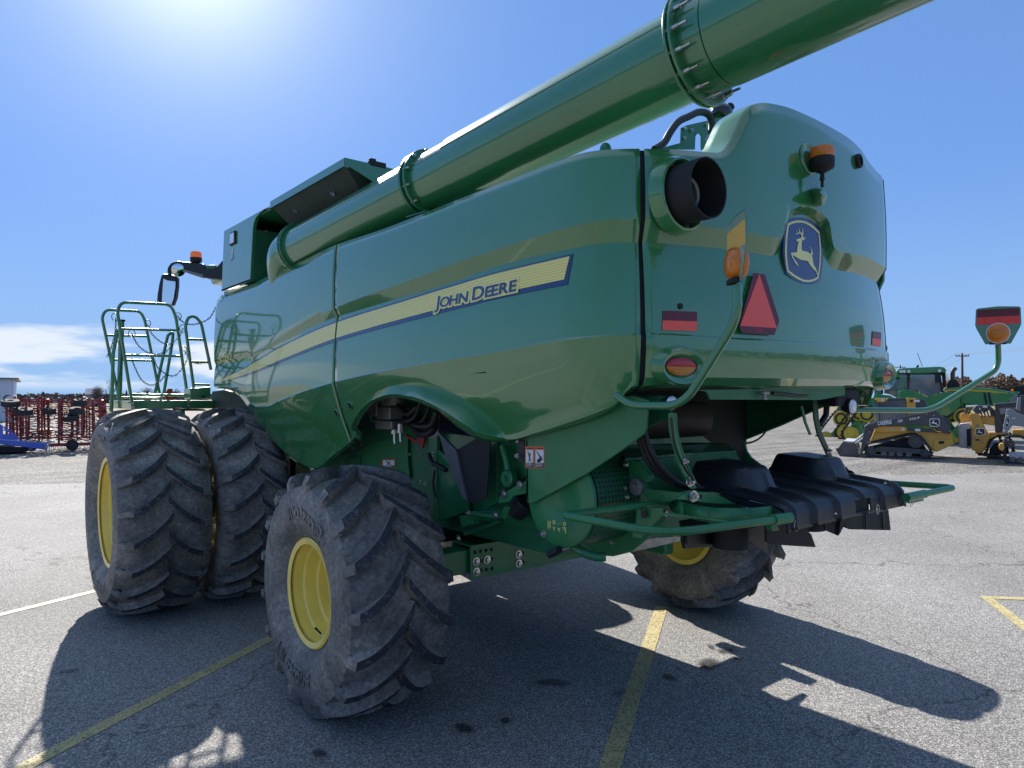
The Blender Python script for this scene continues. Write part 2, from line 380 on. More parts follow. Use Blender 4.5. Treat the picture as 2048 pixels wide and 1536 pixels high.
def rows(s):
    T=cT(s);b1=min(c1(s),T-.03);b2=min(c2(s),b1-.004);c=min(c3(s),b2-.004);a1=min(cA1(s),c-.03);a2=min(cA2(s),a1-.004);b=min(cB(s),a2-.004)
    rear=sm(s,sRear-.06,sRear+.04); arch=sm(s,sArch0-.03,sArch0+.06)*(1-sm(s,sArch1-.12,sArch1+.01))
    led=.006+.006*sm(s,sRear-.75,sRear); sl=.30*(1-rear)+.02*rear
    oA=led-sl*(c-a1)-.01; oA2=oA+arch*.075-rear*.04
    return [(T,8),(b1,3),(b2,8),(c,1),(c-.010,7),(a1,4),(a2,2),(b,0)],(led,oA,oA2,rear)
def offs(s,z,seg,R_=None):
    r,(led,oA,oA2,rear)=R_ or rows(s); T,b1,b2,c=r[0][0],r[1][0],r[2][0],r[3][0]; B1=c1b(s);B2=c2b(s)
    wd=sm(B1-B2,.01,.10)
    up=lambda z:-.018*min(1,max(0,(z-B1)/max(T-B1,.1)))+.008*math.sin(PI*max(0,min(1,(z-B1)/max(T-B1,.1))))
    def mid(z):
        t=max(0,min(1,(B2-z)/max(B2-c,.02))); return -.052*wd*(1-t)+.010*math.sin(PI*t)*min(1,(B2-c)/.3)
    if seg==0: return up(z)
    if seg==1:
        t=(b1-z)/max(b1-b2,1e-5); return up(b1)*(1-t)+mid(b2)*t
    if seg==2: return mid(z)
    z0,z1=r[seg][0],r[seg+1][0]; t=(z0-z)/max(z0-z1,1e-5)
    o=[0,0,0,0,led,oA,oA2,oA2-.050-rear*.09]
    return o[seg]+(o[seg+1]-o[seg])*t+(.010*math.sin(PI*t)*min(1,(z0-z1)/.3) if seg==4 else 0)
def offz(s,z):
    R_=rows(s); r=R_[0]
    for i in range(len(r)-1):
        if z>=r[i+1][0]: return offs(s,min(z,r[i][0]),i,R_)
    return offs(s,r[-1][0],len(r)-2,R_)
def section(s):
    R_=rows(s); r=R_[0]; out=[]
    for i in range(len(r)-1):
        z0,n=r[i]; z1=r[i+1][0]
        for k in range(n): z=z0+(z1-z0)*k/n; out.append((z,offs(s,z,i,R_)))
    out.append((r[-1][0],offs(s,r[-1][0],len(r)-2,R_))); return out
def surf(s,z,out=0):
    p,n=pth(s,offz(s,z)+out); return Vector((p.x,p.y,z))
def hullgrid(sa,sb,step=.04,extra=()):
    n=max(2,int((sb-sa)/step)); ss=[sa+(sb-sa)*i/n for i in range(n+1)]+[e for e in extra if sa<e<sb]; ss=sorted(set(ss)); return ss
def panel(name,sa,sb,step=.035,extra=(),m=None,label=None):
    ss=hullgrid(sa,sb,step,extra); mb=MB(); k=None
    for s in ss:
        sec=section(s); k=len(sec)
        for z,o in sec:
            p,n=pth(s,o); mb.v.append(Vector((p.x,p.y,z)))
    for i in range(len(ss)-1):
        for j in range(k-1):
            a=i*k+j; mb.f.append((a,a+1,a+k+1,a+k)); mb.m.append(0)
    ob=mb.build(name,m or GREENP,CB,smooth=24,solid=.007,recalc=False)
    if label: ob['label']=label
    return ob
def dense(pxs,y=500):
    r=[]
    for q in pxs:
        h=hit(q,y)
        if h: r.append(h[0])
    return r
ex=dense([x for x in range(1430,1530,5)]+[x for x in range(1540,1680,2)])
g=.011
exa=[sArch0-.05+i*.015 for i in range(int((sArch1-sArch0+.1)/.015))]
panel('front_side_panel',0.0,s_seam1-g,extra=[.01*i for i in range(12)])
panel('rear_side_panel',s_seam1+g,s_seam2-g*1.1,extra=exa)
panel('rear_hood_panel',s_seam2+g*1.1,S_RT-.02,extra=ex)
# right side wall, mirrored section of the left panel without the wheel arch
mb=MB(); 
zs=[(3.50,-.03),(3.0,0),(2.82,0),(2.70,-.05),(2.4,0),(2.35,.02),(1.95,-.1)]
ss=hullgrid(S_RT+.012,SEND-.05,.06); k=len(zs)
for s in ss:
    for z,o in zs:
        p,n=pth(s,o); mb.v.append(Vector((p.x,p.y,z if z<3.3 else 3.5-.3*sm(s,S_RT,S_RT+1.2))))
for i in range(len(ss)-1):
    for j in range(k-1):
        a=i*k+j; mb.f.append((a,a+1,a+k+1,a+k)); mb.m.append(0)
mb.build('right_side_panel',GREENP,CB,smooth=24,solid=.018,recalc=False)
# black rubber seals in the joints
def seal(name,s,w,out=-.012,z0=None,z1=None,dep=.03):
    mb=MB(); sec=section(s); vs=[]
    for z,o in sec:
        for ds,oo in ((-w,out),(w,out),(w,out-dep),(-w,out-dep)):
            p,n=pth(s+ds,o+oo); vs.append((p.x,p.y,z))
    n_=len(sec); fs=[]
    for i in range(n_-1):
        for j in range(4): fs.append((4*i+j,4*i+(j+1)%4,4*i+4+(j+1)%4,4*i+4+j))
    mb.add(vs,fs).build(name,BLKM,CB,smooth=0)
seal('panel_seal',s_seam1,.022,-.020); seal('panel_seal',s_seam2,.030,-.022); seal('edge_seal',S_RT-.004,.018,.006,dep=.04)
# top shell of the raised rear hood and the panel tops
mb=MB(); ss=hullgrid(hit(1441,305,-.015)[0],S_RT-.02,.03,ex); dps=[0,.04,.09,.15,.21]
for s in ss:
    z=cT(s); p,n=pth(s,-.018)
    for i,d in enumerate(dps):
        q=p-n*0; mb.v.append(Vector((p.x+ (.0),p.y+d,z+.015*math.sin(min(1,i/3)*PI/2)-.03*(i/4)**2)))
for i in range(len(ss)-1):
    for j in range(4): a=i*5+j; mb.f.append((a,a+1,a+6,a+5)); mb.m.append(0)
mb.build('hood_top_shell',GREENP,CB,smooth=50,solid=.012)
# flat decks closing the body behind the panel tops
mb=MB(); poly=[Vector((*(pth(s,-.03)[0]),3.10)) for s in [0.02+i*.25 for i in range(int(S_RT/.25))]]
poly+=[Vector((1.3,-1.2,3.10)),Vector((1.3,4.1,3.10))]
mb.prism(poly,(0,0,-.02)); mb.build('engine_deck',GREENI,CB,smooth=0)
# ---- inner hull body seen below the panels
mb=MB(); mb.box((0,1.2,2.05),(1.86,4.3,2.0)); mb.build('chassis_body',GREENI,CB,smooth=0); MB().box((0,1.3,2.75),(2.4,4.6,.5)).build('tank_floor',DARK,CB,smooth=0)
# ================================================================ WHEELS
def crown(x,W,R):         # radius of the carcass at lateral position x
    u=abs(x)/(W/2); return R-DROP(u)*R/.8
def DROP(u): return .030*u*u+.035*u**5
def tyre_mesh(R,W,rr,nl,lh,TW=.86,seed=0,tex='Firestone',sweep=.34,lw=.055,side=-1,tpos=0.):
    """axis along X, tread lugs in chevrons"""
    mb=MB(); ns=14; prof=[]
    hw=W/2; Rc=R-lh; 
    # carcass: bead -> bulging sidewall -> shoulder -> crown
    tw=hw*TW; pr_=[(hw*.70,rr-.006),(hw*.745,rr+.004),(hw*.86,rr+(Rc-rr)*.14),(hw*.955,rr+(Rc-rr)*.30),(hw*1.0,rr+(Rc-rr)*.50),(hw*.985,rr+(Rc-rr)*.66),(hw*.95,rr+(Rc-rr)*.78),(tw*1.0+.2*(hw-tw),rr+(Rc-rr)*.89),(tw*.94,crown(tw*.94,W,Rc)-.006),(tw*.7,crown(tw*.7,W,Rc)),(tw*.35,crown(tw*.35,W,Rc)),(0,Rc)]
    prof=[(-x,r) for x,r in pr_]+[(x,r) for x,r in reversed(pr_[:-1])]
    n=112; k=len(prof)
    rs=random.Random(seed)
    fl=lambda z:z
    for i in range(n):
        g=2*PI*i/n
        for x,r in prof: mb.v.append(Vector((x,-r*math.sin(g),r*math.cos(g))))
    for i in range(n):
        for j in range(k-1): mb.f.append((i*k+j,i*k+j+1,((i+1)%n)*k+j+1,((i+1)%n)*k+j)); mb.m.append(0)
    # lugs
    def pos(x,r,g): return Vector((x,-r*math.sin(g),r*math.cos(g)))
    for sd in (-1,1):
        for q in range(nl):
            g0=2*PI*(q+(.5 if sd>0 else 0))/nl+rs.uniform(-.004,.004); m=13; o=len(mb.v)
            for i in range(m):
                t=i/(m-1)
                if t<=.84:
                    tt=t/.84; x=sd*(-.02*W+tt*(tw+.02*W)); xx=abs(x)
                    # sweep: steep near the centre, flatter towards the shoulder
                    g=g0+sweep*(1.18*tt-.42*tt*tt)/.76*(W/2)/R
                    rt=R-DROP(abs(x)/hw)*R/.8; rb=Rc-DROP(abs(x)/hw)*R/.8-.012
                    if tt>.80: rb-= .06*(tt-.80)/.20
                    if tt<.06: rt=R-.003
                    fr=1
                else:
                    tt=(t-.84)/.16; x=sd*(tw+(hw*.97-tw)*math.sin(tt*PI/2)); g=g0+sweep*(W/2)/R+.015*tt
                    rt=R-DROP(TW)*R/.8-tt*(Rc-rr)*.26; rb=rt-.05; fr=1-tt
                w0=lw*(.44+.06*abs(t-.4)); w1=lw*.62 if t>.02 else lw*.55
                if t<=.84:
                    for dw,r in ((-w1/R,rb),(-w0/R,rt),(w0/R,rt),(w1/R,rb)): mb.v.append(pos(x,r,g+dw))
                else:   # down the shoulder: height is lateral
                    xi=x-sd*.03; hh=.014*fr-.004
                    for dw,xx in ((-w1*(.75+.25*fr)/R,xi),(-w0*(.7+.3*fr)/R,x+sd*hh),(w0*(.7+.3*fr)/R,x+sd*hh),(w1*(.75+.25*fr)/R,xi)): mb.v.append(pos(xx,rt,g+dw))
            for i in range(m-1):
                a=o+4*i; b=a+4; split=(i+1)/(m-1)<=.84
                for j,mi in ((0,0),(1,1 if split else 0),(2,0)): mb.f.append((a+j,a+j+1,b+j+1,b+j)); mb.m.append(mi)
            mb.f.append((o,o+1,o+2,o+3)); mb.m.append(0)
            e=o+4*(m-1); mb.f.append((e+3,e+2,e+1,e)); mb.m.append(0)
    # raised lettering on the outer sidewall
    if tex:
        rl=rr+(Rc-rr)*.50; size=.15*R/.8; vs,fs=textpolys(tex,size,.004,2); w_=max(v.x for v in vs)
        for base in (tpos,tpos+PI):
            for lay in (0,1):
                def mp(v):
                    g=base-side*(-1)*(v.x-w_/2)/rl*1.0; r=rl+(v.y-size*.3)
                    # outer face of the sidewall at radius r
                    u=(r-rr)/(Rc-rr); xs=1-1.0*(u-.5)**2 if u<.5 else 1.0-.45*(u-.5)**2
                    return pos(side*(hw*xs+(.006 if lay else -.004)),r,g)
                mb.add([mp(v) for v in vs],fs if lay else [],0)
    return mb
def rim_mesh(rr,W,side,inset,deep,boltn=10):
    """yellow wheel: flange, stepped barrel, dished disc. outer side given by side"""
    mb=MB(); hw=W*.39; s=side
    P_=[(hw+.004,rr-.03),(hw+.012,rr+.004),(hw+.004,rr+.014),(hw-.012,rr+.004),(hw-.018,rr-.035),(hw-.075,rr-.045),(hw-.085,rr-.060),(hw-.155,rr-.075),(hw-.165,rr-.095),(hw-deep*.62,rr-.11),(hw-deep*.66,rr-.125),(hw-deep,rr-.135),(hw-deep-.01,rr-.17),(hw-deep+.02,rr*.62),(hw-deep+.02,rr*.42),(hw-deep+.05,rr*.38),(hw-deep+.05,.0)]
    mb.lathe([(s*x,r) for x,r in P_],(0,0,0),(1,0,0),72)
    # inner half of the barrel, other flange
    Q=[(-hw-.006,rr+.012),(-hw-.01,rr-.03),(-hw+.05,rr-.045),(hw-deep-.02,rr-.14)]
    mb.lathe([(s*x,r) for x,r in Q],(0,0,0),(1,0,0),72)
    mb.lathe([(s*(-hw+.05),rr-.05),(s*(hw-deep-.03),rr-.15),(s*(hw-deep-.05),rr*.5),(s*(hw-deep-.05),0)],(0,0,0),(1,0,0),48)
    return mb
def wheel(name,label,x,y,R,W,rr,nl,lh,side,inset,deep,rot=0,**kw):
    rim=rim_mesh(rr,W,side,inset,deep).build('wheel',YEL,CB,smooth=28)
    rim.location=(x,y,R-.02); rim.rotation_euler=(rot,0,0); rim['label']=label
    ty=tyre_mesh(R,W,rr,nl,lh,side=side,**kw).build('tyre',[RUB,LUGM],rim,smooth=38)
    md=ty.modifiers.new('bevel','BEVEL'); md.width=.004; md.segments=1; md.limit_method='ANGLE'; md.angle_limit=math.radians(38)
    return rim
def rest(mbobj,R):   # flatten the contact patch slightly
    for v in mbobj.data.vertices: pass
w1=wheel('wheel','near rear wheel with worn tyre and yellow rim',-1.71,.215,.79,.72,.335,17,.080,-1,0,.36,TW=.88,seed=3,sweep=.86,lw=.072,rot=.05,tpos=.12)
w2=wheel('wheel','far rear wheel under the tailboard',1.99,.14,.785,.76,.335,17,.080,1,0,.36,TW=.88,seed=5,sweep=.86,lw=.072,rot=.2)
w3=wheel('wheel','outer front dual wheel on the left',-2.27,3.41,.962,.80,.505,21,.062,-1,0,.30,TW=.70,seed=7,sweep=.60,lw=.062,rot=.02,tpos=-.02)
w4=wheel('wheel','inner front dual wheel on the left',-1.48,3.40,.962,.68,.505,21,.062,-1,0,.12,TW=.76,seed=8,sweep=.60,lw=.062,rot=.09,tex='')
w5=wheel('wheel','inner front dual wheel on the far side',1.52,3.4,.962,.64,.50,23,.040,1,0,.12,TW=.76,seed=9,sweep=.60,lw=.062,tex='')
w6=wheel('wheel','outer front dual wheel on the far side',2.38,3.4,.962,.66,.50,23,.040,1,0,.30,TW=.76,seed=10,sweep=.60,lw=.062,tex='')
# ================================================================ UNLOADING AUGER, GRAIN TANK
A0=Vector((-1.26,1.95,3.36)); AD=(Vector((-1.09,-1.94,3.61))-A0).normalized()
def aux(px):      # point of the auger axis that projects to this pixel column
    lo,hi=-1.,7.
    for _ in range(50):
        m=(lo+hi)/2
        if pr(A0+AD*m)[0]<px: lo=m
        else: hi=m
    return lo
RA=.200
tf0,tf1,tsm,tf2,tsm2=aux(604),aux(858),aux(930),aux(1412),aux(1452)
aug=MB(); aug.cyl(A0+AD*(tf0-.02),A0+AD*(tsm),RA,64); 
auger=aug.build('unloading_auger',GREEN,CB,smooth=40)
MB().lathe([(0,RA-.004),(0,RA+.006),(.001,RA+.010),(tf2-tsm,RA+.012),(tf2-tsm,RA-.01)],A0+AD*tsm,AD,64).build('middle_tube',GREEN,auger,smooth=40)
RB=RA+.022
MB().lathe([(0,RA-.02),(0,RB-.004),(tsm2-tf2-.004,RB-.004),(tsm2-tf2-.004,RB-.014),(tsm2-tf2+.004,RB-.014),(tsm2-tf2+.004,RB),(1.55,RB+.004),(1.55,RB-.02),(1.2,RB-.02)],A0+AD*tf2,AD,64).build('outer_tube',GREEN,auger,smooth=40)
def flange(t,r,th,nb,name,br,m=GREEN,ph=0.,out=.05):
    mb=MB(); c=A0+AD*t; mb.lathe([(-th/2,RA-.01),(-th/2,r),(th/2,r),(th/2,RA-.01)],c,AD,64,closed=True)
    f=mb.build(name,m,auger,smooth=40,bevel=.003); ax=AD; a=ax.orthogonal().normalized(); d=ax.cross(a)
    for i in range(nb):
        g=2*PI*i/nb+ph; q=c+(a*math.cos(g)+d*math.sin(g))*br; b=MB()
        b.cyl(q-ax*(th/2+out*.3),q+ax*(th/2+out*.45),.012,6); b.cyl(q+ax*(th/2+out*.4),q+ax*(th/2+out),.0065,8)
        b.build('bolt',STEEL,f,smooth=30)
flange(tf0,RA+.035,.02,14,'elbow_flange',RA+.02,GREEND,out=.02)
flange(tf0+.03,RA+.03,.018,0,'elbow_flange',RA+.02,GREEND,out=.02)
flange(tf1-.02,RA+.035,.022,0,'clamp_ring',RA+.02,GREEND,out=.03); flange(tf1+.035,RA+.035,.022,12,'clamp_ring',RA+.02,GREEND,out=.03)
flange(tf2-.045,RB+.045,.012,0,'tube_flange',RB+.022,GREEN,out=.03); flange(tf2-.02,RB+.045,.014,16,'tube_flange',RB+.022,GREEN,out=.075)
MB().box(A0+AD*(tf1)+Vector((-.06,0,-RA-.02)),(.10,.22,.012),rz=.1).build('clamp_foot',GREEND,auger,bevel=.002)
# small studs along the top
for t in (tf2-.14,tf2-.30,tsm-.05,tsm+.03,tf1+.16):
    a=AD.cross(Vector((0,0,1))).normalized(); u_=a.cross(AD); q=A0+AD*t+(u_*.93+a*-.36)*(RA+.008); mb=MB(); bolt(mb,q,u_,.008,.012); mb.build('stud',GALV,auger,smooth=30)
# elbow and upright turret
e0=A0+AD*(tf0); el=[e0,e0-AD*.10,e0-AD*.22+Vector((0,0,-.03)),e0-AD*.33+Vector((.04,0,-.11)),e0-AD*.38+Vector((.09,0,-.22)),e0-AD*.39+Vector((.16,0,-.34))]
MB().tube(smoothpts(el,6),RA+.012,48).build('auger_elbow',GREEN,auger,smooth=50)
p=at(558,506,x=-1.40); mb=MB(); mb.box(p,(.008,.12,.14)); pl=mb.build('hinge_plate',GALV,CB,bevel=.002)
for i in (-.035,.035):
    for k,j in enumerate((-.05,-.016,.016,.05)): MB().cyl(p+Vector((-.004,i,j)),p+Vector((-.014,i,j)),.011,10).build('bolt',BLKM,pl,smooth=30)
# ---- grain tank
X0=-1.42; zt=3.79
pf=at(448,462,x=X0); pb=at(443,583,x=X0); pr_=at(500,562,x=X0); ps=at(505.5,458,x=X0); rear_y=at(689,326,x=X0).y
y0=pf.y; y1=pr_.y
mb=MB(); # front box of the tank beside the cab, with raked lower edge
arc=[]
for (x,y) in ((505.5,458),(507,447),(511,436),(519,426),(530,418),(541,416)): arc.append(at(x,y,x=X0))
poly=[pb,pr_]+arc+[at(541,411,x=X0),pf]
mb.prism(poly,(.035,0,0)); gt=mb.build('grain_tank',GREEN,CB,smooth=20,bevel=.004)
mb=MB(); 
# inner return wall of the opening and the dark recess behind
mb.prism([pr_+Vector((.03,0,0)),ps+Vector((.03,0,0)),ps+Vector((.5,.0,0)),pr_+Vector((.5,.0,0))],(0,.02,0))
mb.build('opening_wall',GREENI,gt,smooth=0)
mb=MB(); mb.box((.05,2.2,3.35),(2.0,2.6,.75)); mb.build('tank_body',GREENI,gt,smooth=0)
# under the box: return
mb=MB(); mb.prism([pb,pr_,pr_+Vector((.6,0,.02)),pb+Vector((.6,0,.02))],(0,0,.02)); mb.build('box_floor',GREEND,gt,smooth=0)
mb=MB(); mb.box((0,y0+.012,(zt+pb.z)/2),(2.8,.024,zt-pb.z-.01)); mb.build('tank_front_wall',GREEN,gt,smooth=0)
# flared extension: outer rim, sloping underside, rear flap
def q4(mb,a,b,c,d,th): mb.prism([a,b,c,d],th)
rimy=rear_y
mb=MB()
ya=at(541,414,x=X0).y
fa=Vector((X0,ya,zt)); fb=Vector((X0,rimy,zt)); ia=Vector((-.80,ya,3.30)); ib=Vector((-.80,rimy+.38,3.30))
q4(mb,fa,fb,ib,ia,(.012,0,.022)); mb.prism([fa+Vector((-.002,0,-.02)),fb+Vector((-.002,0,-.02)),fb+Vector((-.002,0,.035)),fa+Vector((-.002,0,.035))],(.02,0,0))
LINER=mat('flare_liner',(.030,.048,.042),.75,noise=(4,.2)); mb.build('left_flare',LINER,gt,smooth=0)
mb=MB(); mb.prism([fa+Vector((-.004,0,-.024)),fb+Vector((-.004,-.002,-.024)),fb+Vector((-.004,-.002,.038)),fa+Vector((-.004,0,.038))],(.004,0,0)); mb.build('flare_edge',GREEN,gt,smooth=0)
mb=MB(); fr=Vector((1.42,rimy,zt)); ir=Vector((.80,rimy+.38,3.30))
q4(mb,fb+Vector((0,0,-.001)),fr,ir,ib,(0,.012,.022)); mb.prism([fb+Vector((.001,-.003,-.03)),fr+Vector((0,-.003,-.03)),fr+Vector((0,-.003,.038)),fb+Vector((.001,-.003,.038))],(0,.02,0))
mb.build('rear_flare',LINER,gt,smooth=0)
MB().prism([fb+Vector((-.001,-.007,-.032)),fr+Vector((0,-.007,-.032)),fr+Vector((0,-.007,.040)),fb+Vector((-.001,-.007,.040))],(0,.003,0)).build('flare_edge',GREEN,gt,smooth=0)
mb=MB(); ma=Vector((1.42,y0,zt)); q4(mb,fr,ma,Vector((.8,y0,3.3)),ir,(0,0,.022)); mb.build('right_flare',GREEND,gt,smooth=0)
# stiffener on the rear flap and its latch
mb=MB(); a=at(752,357,y=rimy+.02); a=Vector((-1.16,rimy-.02,3.70)); mb.prism([Vector((X0+.03,rimy-.012,3.765)),Vector((-1.12,rimy-.012,3.66)),Vector((-1.02,rimy-.012,3.66)),Vector((-.95,rimy-.012,3.76))],(0,-.012,0))
mb.build('flare_bracket',GREEN,gt,smooth=0)
mb=MB(); mb.box((-1.14,rimy+.01,3.838),(.14,.05,.04)); mb.box((-1.18,rimy+.01,3.86),(.05,.04,.03)); mb.build('latch',BLKM,gt,bevel=.004)
# strut and brackets in the opening
mb=MB(); a=at(604,430,x=-1.15); b=at(600,470,x=-1.15); mb.cyl(a,b,.035,12); mb.box(a,(.06,.10,.03)); mb.tube([at(525,450,x=-1.1),at(560,468,x=-1.1),at(606,500,x=-1.1)],.012,8)
mb.build('turret_post',GREEND,gt,smooth=40)
for q in ((534,463),(593,421),(668,388)):
    mb=MB(); bolt(mb,at(*q,x=-1.3),(-1,0,0),.012,.02); mb.build('bolt',STEEL,gt,smooth=30)
# work lamp and small badge on the box
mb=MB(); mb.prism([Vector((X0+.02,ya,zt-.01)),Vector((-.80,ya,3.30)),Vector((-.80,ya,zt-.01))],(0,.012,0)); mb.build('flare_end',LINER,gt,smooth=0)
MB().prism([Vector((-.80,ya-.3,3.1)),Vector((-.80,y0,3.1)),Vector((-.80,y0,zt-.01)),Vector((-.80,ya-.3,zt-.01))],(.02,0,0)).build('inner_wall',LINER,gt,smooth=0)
MB().prism([Vector((X0+.04,ya,zt-.012)),Vector((-.8,ya,zt-.012)),Vector((-.8,y0,zt-.012)),Vector((X0+.04,y0,zt-.012))],(0,0,.02)).build('box_top',GREEND,gt,smooth=0)
lc=at(466,476.5,x=X0-.006)
def framed(c,w,h,name,m1,m2,nx=Vector((-1,0,0)),lab=None,par=None,tilt=0):
    f=MB(); f.box(c,(.022,w,h)); o=f.build(name,m1,par or CB,bevel=.008); g=MB(); g.box(c+nx*.012,(.006,w*.72,h*.76)); g.build('lens',m2,o,bevel=.004); return o
framed(lc,.17,.135,'work_lamp',BLKM,LAMP,par=gt)
bc=at(464.5,505,x=X0-.003); mb=MB(); 
def bd(u,v): return bc+Vector((0,-u,v))
s_=.09
mb.add([bd(*q) for q in ((-.035,-.05),(-.005,.05),(.015,.05),(.04,-.05),(.02,-.05),(.002,.025),(-.018,-.05))],[(0,1,5,6),(1,2,5),(2,3,4,5)]); mb.add([bd(*q) for q in ((-.045,-.062),(.042,-.050),(.042,-.040),(-.04,-.052))],[(0,1,2,3)])
mb.build('badge',WHT,gt,smooth=0,recalc=False)
mb=MB(); mb.add([bd(*q) for q in ((-.05,-.085),(.045,-.070),(.045,-.058),(-.045,-.070))],[(0,1,2,3)]); mb.build('badge',BLUE,gt,smooth=0,recalc=False)
# roof of the cab, just behind the tank (hidden part of the machine, seen from the side)
mb=MB(); mb.box((0,5.0,2.7),(1.7,1.5,1.7)); cabb=mb.build('cab',BLKG,CB,bevel=.08); mb=MB(); mb.box((0,5.05,3.62),(1.9,1.8,.16)); mb.build('cab_roof',GREEN,cabb,bevel=.05)
# low dome on the panel edge near the rear seam
c=at(1211,300,x=-1.25); MB().ball(c,.030,sc=(1,1,1.2)).build('edge_cap',GREEND,CB)

# longitudinal weld seam along the tube side, and lift lugs
a_=AD.cross(Vector((0,0,1))).normalized(); a_=a_ if a_.x<0 else -a_; uu=a_.cross(AD).normalized(); uu=uu if uu.z>0 else -uu
for t0,t1,R0 in ((tf0+.04,tf1-.04,RA),(tf1+.06,tf2-.06,RA+.012)):
    dd=(a_*.93+uu*.36).normalized(); MB().tube([A0+AD*t0+dd*R0,A0+AD*t1+dd*R0],.0035,6).build('weld_seam',GREEN,auger,smooth=60)
for w_ in (w1,w3,w2):
    side=-1 if w_.location.x<0 else 1
    rr_=.335 if w_ in (w1,w2) else .505; W_2=.72 if w_ in (w1,w2) else .80
    mb=MB(); p0=Vector((side*(W_2*.39-.08),0,-(rr_-.055))); mb.cyl(p0,p0+Vector((side*.03,0,.035)),.006,8); mb.cyl(p0+Vector((side*.03,0,.035)),p0+Vector((side*.038,0,.045)),.008,8); mb.build('valve_stem',BLKM,w_)
# ================================================================ DECALS AND FITTINGS ON THE BODY
def sp(px,py,out=0,off=0):
    s,z=hit(px,py,off)
    for _ in range(3): s,z=hit(px,py,offz(s,z))
    return surf(s,z,out),s,z
def onplane(px,py,P0,Nn):
    d=Vector(ray(px,py)); o=Vector(CAM); t=(P0-o).dot(Nn)/d.dot(Nn); return o+d*t
def snorm(s,z,h=.03):
    a=surf(s+h,z)-surf(s-h,z); b=surf(s,z+h)-surf(s,z-h); n=a.cross(b).normalized()
    p,nn=pth(s); n3=Vector((nn.x,nn.y,0)); return n if n.dot(n3)>0 else -n
# --- stripe decal along the side
yt=curve([(443,762.5),(504,732),(582,687.5),(673,646),(735,624.5),(800,604.5),(900,573),(1000,544.5),(1131,513)],-.03)
yb=curve([(443,764),(504,744.5),(582,711.5),(673,675),(735,655.5),(800,637),(900,610),(1000,585),(1127,557)],-.0)
bt=curve([(441,761.5),(504,729.5),(582,684.5),(673,643),(735,621.5),(800,601.5),(900,570),(1000,541.5),(1135,508.5)],-.03)
bb=curve([(441,766),(504,748),(582,716.5),(673,681.5),(735,663),(800,645.5),(900,619.5),(1000,595),(1130,568)],-.0)
def decal(name,sa,sb,ft,fb,out,m,nv=8,par=CB,slant=0):
    mb=MB(); n=max(3,int((sb-sa)/.03)); k=nv+1
    for i in range(n+1):
        s=sa+(sb-sa)*i/n
        for j in range(k):
            t=j/nv; z=ft(s)*(1-t)+fb(s)*t; ss=s
            if i==n: ss=s-slant*t
            mb.v.append(surf(ss,z,out)); mb.uv[len(mb.v)-1]=(s,t)
    for i in range(n):
        for j in range(nv): a=i*k+j; mb.f.append((a,a+1,a+k+1,a+k)); mb.m.append(0)
    o=mb.build(name,m,par,smooth=60,recalc=False)
    ul=o.data.uv_layers.new(name='uv')
    for lp in o.data.loops: ul.data[lp.index].uv=mb.uv[lp.vertex_index]
    return o
SY=D.materials.new('stripe_yellow'); SY.use_nodes=True; n_=SY.node_tree.nodes; l_=SY.node_tree.links; b_=n_['Principled BSDF']
u_=n_.new('ShaderNodeUVMap'); sx_=n_.new('ShaderNodeSeparateXYZ'); l_.new(u_.outputs[0],sx_.inputs[0])
m_=n_.new('ShaderNodeMath'); m_.operation='MULTIPLY'; m_.inputs[1].default_value=2*PI*8; l_.new(sx_.outputs['Y'],m_.inputs[0])
m2_=n_.new('ShaderNodeMath'); m2_.operation='SINE'; l_.new(m_.outputs[0],m2_.inputs[0])
mr_=n_.new('ShaderNodeMapRange'); mr_.interpolation_type='SMOOTHSTEP'; mr_.inputs[1].default_value=-.2; mr_.inputs[2].default_value=.4; l_.new(m2_.outputs[0],mr_.inputs[0])
cx_=n_.new('ShaderNodeMix'); cx_.data_type='RGBA'; cx_.inputs[6].default_value=(.95,.82,.13,1); cx_.inputs[7].default_value=(.74,.60,.20,1); l_.new(mr_.outputs[0],cx_.inputs[0]); l_.new(cx_.outputs[2],b_.inputs['Base Color'])
b_.inputs['Roughness'].default_value=.3; b_.inputs['Coat Weight'].default_value=.6
s0=hit(443,763)[0]; se=hit(1131,535)[0]
par_f=[o for o in CB.children if o.name.startswith('front_side')][0]; par_r=[o for o in CB.children if o.name.startswith('rear_side')][0]; par_h=[o for o in CB.children if o.name.startswith('rear_hood')][0]
decal('stripe_edge',s0,s_seam1-.013,bt,bb,.0035,BLUE,par=par_f); decal('stripe_edge',s_seam1+.013,se+.012,bt,bb,.0035,BLUE,par=par_r,slant=.015)
decal('stripe',s0+.03,s_seam1-.013,yt,yb,.0055,SY,par=par_f); decal('stripe',s_seam1+.013,se-.008,yt,yb,.0055,SY,par=par_r,slant=.02)
